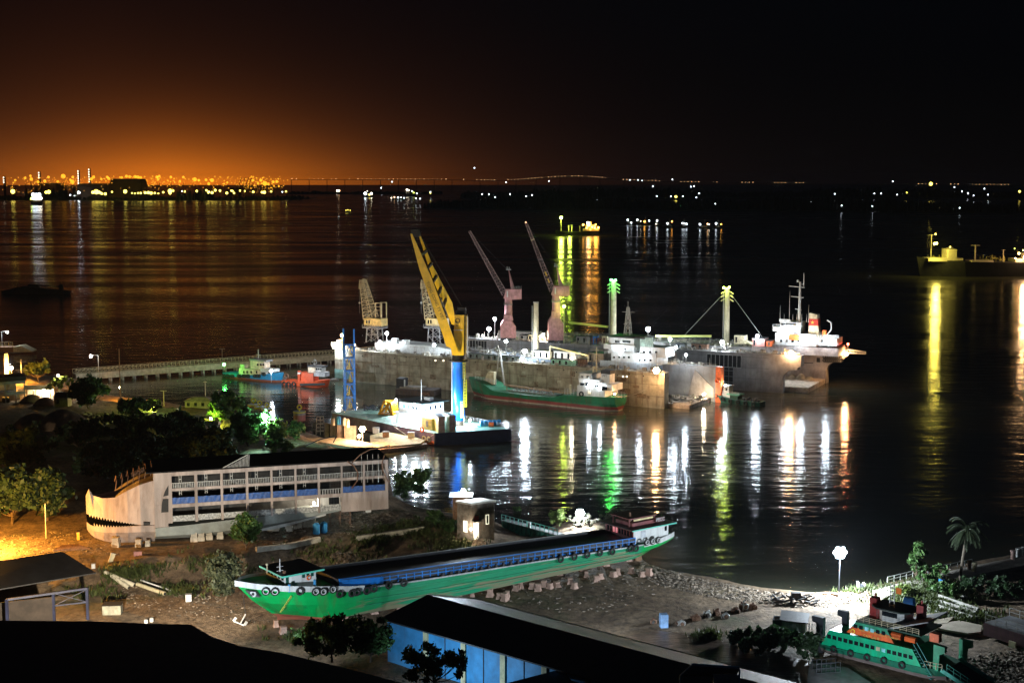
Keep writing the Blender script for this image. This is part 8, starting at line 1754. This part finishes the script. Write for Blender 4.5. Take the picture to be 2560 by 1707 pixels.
far_box(274,352,448,YC*1.01,'big pale brown shed silhouetted in the orange port glow',fb_); far_box(192,272,460,YC*1.02,'long low shed left of the big brown shed',fb_); far_box(100,140,459,YC*1.05,'dark low shed behind the brightest white boat',fb_); far_box(566,596,470,YC*1.05,'low shed below the quay cranes',fb_,60)
# lit towers
for i,(px,pt,l) in enumerate(((222,416,'slim tower with a column of white lights above the port'),(195,420,'dim tower with faint lights left of the slim tower'),(9,436,'slim tower at the left edge of the far port'),(97,424,'dim tower block far left with a red light'))):
    t=far_box(px-1.1,px+1.1,pt+6,YC*1.35,l,fb_,30,'tower','far_tower'); h=PY(px,pt+6,YC*1.35)[2]
    for k in range(6 if i<2 else 3): MB().bx(-3,3,-4,-1,h-6-k*16-4,h-6-k*16+4).obj('window',emi('far tower window',(1,.85,.6),(4 if i==0 else 1.2),'NONE'),t)
# port lamps: masts with lit heads
def farlamp_proto(name,col,s,r,h,label,group,cat='lamp',emn=None):
    t=thing(name,label,cat,(0,0,-500),0,group); MB().cyl((0,0,-h),(0,0,-r),max(.6,r*.18),n=5).obj('mast',fdark,t); MB().ball((0,0,0),r,8,5).obj('lamp_head',emi(emn or ('far %s lamp'%col),LC.get(col,col),s,'NONE'),t,smooth=True); return t
class Far:
    def __init__(s,*a,**k): s.a=a; s.k=k; s.p=None
    def put(s,px,py,Y,sc=1.0,label=None):
        p=PY(px,py,Y)
        if s.p is None: s.p=farlamp_proto(*s.a,**s.k); t=s.p
        else:
            t=s.p.copy(); COL.objects.link(t)
            for ch in s.p.children: c=ch.copy(); COL.objects.link(c); c.parent=t
        t.location=p; t.scale=(sc,sc,sc)
        for ch in t.children:
            if ch.name.startswith('mast'): ch.scale=(1,1,max(.1,p[2]/sc/s.a[4]))
        if label: t['label']=label
        return t
LC['gold']=(1,.42,.02)
fy_=Far('port_lamp','gold',1.9,7.5,30,'sodium lamp on a tall mast among the bright far port','sodium lamps of the far port')
r=random.Random(21)
big=[(38,451,1.0),(63,446,.9),(76,440,1),(78,448,1.4),(95,455,1.2),(112,453,1.3),(121,443,1.1),(144,454,1),(158,441,2.0),(176,450,1),(182,443,1.1),(181,455,1.8),(228,448,1.3),(234,443,1.3),(253,448,.9),(268,443,1.1),(272,447,1.2),(304,444,1),(316,441,1.2),(324,442,1.1),(338,442,1.3),(345,443,1.3),(352,444,1.1),(361,451,1.4),(392,443,1.2),(398,441,1.1),(395,449,1),(427,443,1.1),(458,443,1),(487,449,1.7),(497,451,1.1),(515,450,1.1),(530,451,1.6),(522,460,1.2),(450,454,.9),(632,451,1.1),(652,451,1.2),(662,459,2.0),(671,461,1.0),(683,455,1.2),(692,454,1.2),(697,466,.8),(645,459,1),(568,457,.8),(560,460,.7)]
for px,py,s in big: fy_.put(px,py,YC*1.04,s*.8)
for k in range(225):
    px=r.choice([r.uniform(-10,700),r.gauss(330,60),r.gauss(640,40)]); 
    if px>712 or px<-20: continue
    fy_.put(px,r.uniform(441,472),YC*r.uniform(1.02,1.3),r.uniform(.18,.5))
fq=Far('quay_lamp','yellow',6,6,12,'yellow quayside lamp at the water edge of the far port','waterfront lamps of the far port')
for px,py,s in ((32,479,1.8),(122,480,1.5),(115,481,1.1),(241,480,1.9),(232,481,1.2),(248,481,1.2),(254,484,1.0),(263,485,1.1),(313,479,1.5),(352,483,.8),(363,482,1.1),(371,482,1.2),(378,483,1.1),(387,483,.8),(425,478,1.7),(425,483,1.1),(408,481,.8),(433,477,.8),(462,479,.7),(492,478,.9),(516,476,.8),(538,476,1.0),(550,477,.9),(578,477,.7),(582,478,.7),(600,477,.7),(612,478,.6),(633,480,.9),(655,481,.9),(661,481,1.2),(678,479,.7),(521,481,1.0),(530,482,1.1),(567,483,1.0),(585,483,.8),(715,479,.7),(280,480,.7),(330,483,.6),(337,484,.6),(345,483,.7),(396,484,.6)): fq.put(px,py,YC*.985,s)
fw_=Far('shore_lamp','white',10,4,8,'small white lamp scattered on the dark far shore','small white lamps on the far shore')
for px,py in ((289,478),(298,481),(342,482),(455,478),(523,479),(706,480),(980,455),(953,470),(1010,495),(1030,478),(1042,484),(1076,480),(1040,496),(1050,497),(1205,486),(1222,486),(1238,493),(1275,486),(1315,491),(1330,488),(1186,420),(1265,456),(1372,453),(1493,499),(1510,501),(1575,450),(1595,450),(1605,452),(1681,449),(1632,466),(1727,467),(1735,466),(1642,491),(1677,491),(1707,491),(1748,484),(1741,494),(2087,485),(2186,484),(2203,484),(2243,487),(2018,513),(2028,505),(2104,514),(2146,514),(2181,516),(2213,513),(2386,468),(2405,479),(2420,484),(2434,489),(2461,472),(2470,487),(2399,520),(1992,510),(1788,510),(2232,454),(2420,483)): fw_.put(px,py,90*F/max(18,(min(py+14,545)-455)) if py>468 else 14000,(.55 if py>468 else .8)*(1.25 if px in(1315,) else 1)*(90*F/max(18,(min(py+14,545)-455)))/6000 if py>468 else 1.3)
fl=Far('shore_lamp','yellow',12,4,8,'brighter yellow lamp on the dark far shore','yellow lamps on the far shore')
for px,py,s in ((2327,460,2.2),(1690,492,1.5),(1941-252,492,1.3),(2549,479,1.4),(2267,482,.8),(1076,483,.8),(1275,486,.6),(1368,494,.6)): fl.put(px,py,7000,s)
# long bridge with its lamps
br=thing('bridge','very long low bridge with a rising middle carrying a line of lamps across the horizon','bridge',(0,0,0)); bp=[(728,448),(1130,449),(1200,451),(1290,450),(1340,446),(1400,442),(1450,441),(1500,444),(1560,450),(1700,455),(1870,457),(2100,459),(2560,463),(2700,464)]
YB=13000; m=MB(); q=[PY(a,b+1.2,YB) for a,b in bp]
for a,b in zip(q[:-1],q[1:]): m.bar(a,b,10,4)
m.obj('deck',fdark,br); m=MB()
for a,b in zip(q[:-1],q[1:]):
    n=max(1,int((b-a).length/160))
    for k in range(n): p=a.lerp(b,k/n); m.bar((p.x,p.y,0),(p.x,p.y,p.z-2),5)
tag(m.obj('pier',fdark,br),kind='stuff')
bl=Far('bridge_lamp','warm',5,2.6,10,'tiny warm street lamp on the long horizon bridge','street lamps along the horizon bridge',emn='bridge lamp glow')
ay=lambda px: float(np.interp(px,[a for a,b in bp],[b for a,b in bp]))
gaps=[(758,768),(782,778),(845,864),(880,890),(1020,1026),(1125,1155),(1165,1188),(1242,1265),(1516,1555),(1597,1612),(1652,1700),(1755,1775),(1793,1850),(1890,1935),(1965,1990),(2015,2290),(2345,2375),(2400,2425)]
px=730.
while px<2530:
    if not any(a<px<b for a,b in gaps) and r.random()>.08: bl.put(px,ay(px)-1,YB,r.uniform(.55,1.0))
    px+=11 if px<1200 else (8.4 if px<1520 else 9.0)
m=MB(); r=random.Random(77)
for k in range(620):
    px=r.choice([r.uniform(-20,718),r.gauss(330,80),r.gauss(640,45),r.gauss(140,60)])
    if not -30<px<720: continue
    p=PY(px,r.choice([r.uniform(443,462),r.gauss(458,5),r.uniform(462,482)]),YC*r.uniform(.99,1.25)); q=r.uniform(.7,2.3); m.ball(p,q,5,4)
tag(m.obj('port_lights',emi('hazy small port light',(1,.4,.03),2.0,'NONE')),'hundreds of tiny orange lights packed along the far port','port lights',None,'stuff')
# quay cranes (raised booms) and container ship in the glow
def ship_to_shore(px,label,s=1.0):
    Y=YC*.99; p=PY(px,478,Y); u=Y/F; t=thing('quay_crane',label,'crane',(p[0],Y,0),0,'ship to shore cranes at the far port'); m=MB(); H0=36*u; w=9*u
    for a in (-w/2,w/2):
        for b in (0,18): m.bar((a,b,0),(a,b,H0*.9),1.6*u*.6)
    m.bar((-w/2,0,H0*.35),(w/2,0,H0*.35),u*.8); m.obj('legs',mat('rust red crane',(.14,.05,.03),.8),t)
    MB().bar((-w*1.9,9,H0*.78),(w*1.2,9,H0*.78),u*2.2).obj('girder',MATS['rust red crane'],t); m=MB(); m.bar((w*.9,9,H0*.78),(w*1.9,9,H0*1.55),u*1.3); m.bar((0,9,H0*.78),(w*.4,9,H0*1.2),u*.9); m.bar((w*.4,9,H0*1.2),(w*1.6,9,H0*1.4),u*.4); m.obj('raised_boom',MATS['rust red crane'],t); return t
for k,(px,l) in enumerate(((586,'rust red quay crane with raised boom, leftmost of four at the far port'),(595,'rust red quay crane, second of four at the far port'),(604,'rust red quay crane, third of four at the far port'),(612,'rust red quay crane, rightmost of four at the far port'))): ship_to_shore(px,l)
def farship(px0,px1,pw,label,hullm_,house,lights,kw=0,hh=9,flip=False,name='cargo_ship',masts=(),cat='ship',houses=None):
    a=P(px0,pw); b=P(px1,pw); Y=(a[1]+b[1])/2; u=Y/F; L=(b[0]-a[0]); t=thing(name,label,cat,((a[0]+b[0])/2,Y,0)); rg=[]
    for i in range(11):
        q=i/10; hw=L*.075*min(1,((1-abs(2*q-1)**6)+.05)*(1 if .1<q<.9 else .7)); z=hh*u*(1+.35*(abs(2*q-1))**4); x=-L/2+L*q; rg.append([(x,-hw,z),(x*.96,-hw*.8,-1),(x*.96,hw*.8,-1),(x,hw,z)])
    MB().loft(rg).obj('hull',hullm_,t)
    for (f0,f1_,z0,z1) in house:
        m=MB(); m.bx(-L/2+L*f0,-L/2+L*f1_,-L*.05,L*.05,z0*u,z1*u); m.obj('superstructure',house_m,t)
    for (f,zt,w) in masts: m=MB(); x=-L/2+L*f; m.cyl((x,0,hh*u*.9),(x,0,zt*u),w*u,w*u*.6,n=7); m.bar((x-w*u*5,0,zt*u*.98),(x+w*u*5,0,zt*u*.98),w*u*.5); m.obj('mast',house_m,t)
    for (f,z,r_,col,s) in lights:
        x=-L/2+L*f; MB().ball((x,-L*.06,z*u),r_*u,8,5).obj('deck_light',emi('ship %s light %g'%(col,s),LC[col],s,'NONE'),t)
    for (f,z,col,w_) in (kw or ()):
        lightpt(t,(-L/2+L*f,-L*.09,z*u),col,w_*KW*.05,3.0)
    return t
house_m=mat('ship house paint',(.55,.52,.42),.6,var=.3,scale=.05,dirt=.3); far_hull=mat('far dark hull',(.02,.022,.025),.6)
fm2=mat('green deck hull',(.1,.2,.08),.6)
farship(1388,1500,588,'distant tanker glowing green at the bow and orange at the stern',far_hull,[(.62,.98,11,17),(.68,.9,17,26),(.72,.8,26,33)],[(.13,44,3.6,'lime',22),(.62,26,2.4,'sodium',14),(.72,31,2.6,'white',14),(.74,25,2,'soft',14),(.7,18,2.0,'sodium',14),(.82,20,2.2,'sodium',14),(.88,17,1.8,'sodium',12),(.96,19,2.4,'sodium',14),(.9,27,1.5,'sodium',8),(.78,14,1.5,'sodium',10)],kw=((.13,40,'lime',1300),(.32,17,'lime',500),(.75,30,'sodium',450),(.9,22,'sodium',300)),masts=((.13,44,.7),(.3,24,.7),(.37,25,.7),(.55,24,.7),(.8,34,.6)))
farship(2290,2830,690,'big ship at the right edge with yellow lit foremast and orange lit house',far_hull,[(.04,.13,38,46),(.13,.17,40,68),(.17,.2,40,46),(.24,.34,30,40),(.44,.95,30,44),(.5,.7,44,58)],[(.062,82,3,'yellow',18),(.072,83,3,'yellow',18),(.066,106,2,'sodium',12),(.135,74,1.6,'yellow',10),(.45,58,3.2,'sodium',18),(.48,48,5,'warm',22),(.435,46,2,'warm',14),(.5,40,2.4,'sodium',14),(.47,66,1.4,'lime',6),(.5,69,1.3,'lime',6),(.43,70,1.3,'lime',6)],kw=((.066,86,'yellow',900),(.07,60,'yellow',300),(.47,60,'warm',1200)),hh=36,masts=((.066,104,1.2),(.15,72,1.8),(.27,78,2.2),(.4,66,1)))
farship(77,107,513,'small boat at the left ablaze with white lights',far_hull,[(.2,.8,10,18)],[(.25,26,4.5,'white',7),(.5,25,4.5,'white',7),(.75,26,4.5,'white',7),(.3,18,4,'white',7),(.7,18,4,'soft',7),(.5,17,4,'white',7),(.1,16,3,'lime',12),(.9,17,3,'soft',16)],hh=8,name='fishing_boat',cat='boat')
farship(170,204,500,'small dark ship with one white lamp near the far port',far_hull,[(.35,.7,9,12)],[(.82,18,3.0,'white',22),(.2,12,1.6,'white',10),(.5,10,.9,'white',8)],hh=7,masts=((.55,20,.5),),name='fishing_boat',cat='boat')
farship(838,852,484,'tiny lit orange boat right of the far port',far_hull,[(.2,.9,3,7)],[(.4,7,2.2,'soft',14),(.7,7,2.2,'warm',14)],hh=2.5,name='fishing_boat',cat='boat')
farship(908,934,494,'small boat with bright white and yellow lights in mid distance',far_hull,[(.15,.95,5,9)],[(.2,10,3,'white',20),(.8,10,2.4,'soft',16),(.6,7,1.6,'yellow',12),(.4,16,1,'soft',6)],hh=4.5,name='fishing_boat',cat='boat')
farship(975,1012,500,'cluster boat with pale lamps left of the dark shore',far_hull,[(.3,.6,4,6)],[(.1,5,1.4,'soft',8),(.3,7,1.6,'warm',8),(.55,6,1.7,'white',10),(.75,6,1.2,'white',8)],hh=3.5,name='fishing_boat',cat='boat')
farship(1012,1040,492,'anchored ship with yellow white house lights below the bridge',far_hull,[(.1,.4,6,14)],[(.2,17,2,'soft',14),(.35,16,1.5,'soft',12),(.8,10,1.6,'lime',8)],hh=6,name='cargo_ship')
farship(862,878,531,'dim skiff with three yellow lamps on the open water',far_hull,[(.3,.7,3,5)],[(.2,5,.9,'yellow',7),(.5,6,.9,'yellow',7),(.85,5,.9,'yellow',7)],hh=3,name='fishing_boat',cat='boat')
farship(845,850,545,'tiny dark dinghy with a pale lamp below the dim skiff',far_hull,[],[(.5,4,.5,'white',5)],hh=1.5,name='fishing_boat',cat='boat')
fs_=P(2400,690); t=thing('deck_cranes','yellow lit deck frames and pipe racks standing on the right edge ship','deck frames',(fs_[0],fs_[1],0)); u=fs_[1]/F; r=random.Random(5); m=MB()
for k in range(60):
    x=r.choice([r.uniform(-75,-15),r.uniform(45,110)])*u; z=36*u; y=r.uniform(-6,4)
    if r.random()<.5: m.bar((x,y,z),(x,y,z+r.uniform(6,18)*u),.5*u)
    else: m.bar((x,y,z+r.uniform(3,14)*u),(x+r.uniform(-14,22)*u,y,z+r.uniform(3,14)*u),.45*u)
m.obj('frames',mat('olive yellow lamplit deck',(.5,.5,.12),.6),t)  # yellow-green lamplight on the deck is put into the frame colour
# moored row of small craft right of centre
rowl=['leftmost','second','third','fourth','fifth','sixth','seventh','rightmost']
for k,(a,b,w,ls) in enumerate(((1560,1590,562,((.3,12,1.8,'white'),(.6,5,1.4,'white'))),(1588,1605,562,((.3,12,1.8,'white'),(.8,9,.9,'soft'))),(1602,1625,564,((.4,10,2.2,'sodium'),(.9,12,1.6,'white'))),(1630,1655,566,((.5,14,2.0,'white'),(.4,6,1,'soft'))),(1660,1688,570,((.3,11,2.0,'white'),(.7,16,1.8,'sodium'))),(1700,1720,570,((.3,12,1.6,'white'),(.5,11,1.6,'white'),(.8,10,1.8,'white'))),(1742,1780,572,((.2,11,2.2,'white'),(.7,12,1.6,'warm'),(.8,11,1.2,'soft'))),(1782,1808,572,((.3,13,2.2,'white'),(.8,11,1.6,'sodium'))))):
    farship(a,b,w,'%s boat of the moored row right of the glowing tanker'%rowl[k],far_hull,[(.3,.7,4,7)],[(f,z,r_,c_,12) for f,z,r_,c_ in ls],hh=4,name='moored_boat',cat='boat',masts=((.5,22,.35),))
# dark barge sailing at the left
t=thing('sailing_barge','black unlit barge with low deckhouse crossing the water at the left','barge',P(90,735)); u=P(90,735)[1]/F; L=178*u; rg=[]
for i in range(13): q=i/12; hw=L*.05*(1-abs(2*q-1)**4)+.1; z=(13+8*math.exp(-((q-.35)/.2)**2))*u*(1-.35*(abs(2*q-1))**2); x=-L/2+L*q; rg.append([(x,-hw,z),(x*.97,-hw*.7,-.5),(x*.97,hw*.7,-.5),(x,hw,z)])
MB().loft(rg).obj('hull',far_hull,t); m=MB(); m.bx(-L*.1,L*.05,-2,2,12*u,25*u); m.bx(L*.33,L*.38,-1.5,1.5,8*u,24*u); m.obj('deckhouse',far_hull,t); m=MB(); m.bar((-L*.1,0,24*u),(L*.33,0,18*u),.8); m.bar((-L*.25,0,15*u),(-L*.25,0,28*u),.5); m.bar((L*.36,0,18*u),(L*.36,0,36*u),.5); m.obj('spars',far_hull,t)
# ================================================================ night air
hz_=MB().bx(-7000,9000,-60,14500,-5,170); hm2=D.materials.new('night air'); hm2.use_nodes=True; n=hm2.node_tree.nodes; n.remove(n['Principled BSDF']); pv=n.new('ShaderNodeVolumePrincipled'); pv.inputs['Color'].default_value=(.7,.78,.9,1); pv.inputs['Density'].default_value=HAZE; pv.inputs['Anisotropy'].default_value=.3; hm2.node_tree.links.new(pv.outputs[0],n['Material Output'].inputs['Volume'])
if HAZE>0: tag(hz_.obj('haze',hm2),'thin humid night air over the harbour','haze',None,'stuff')
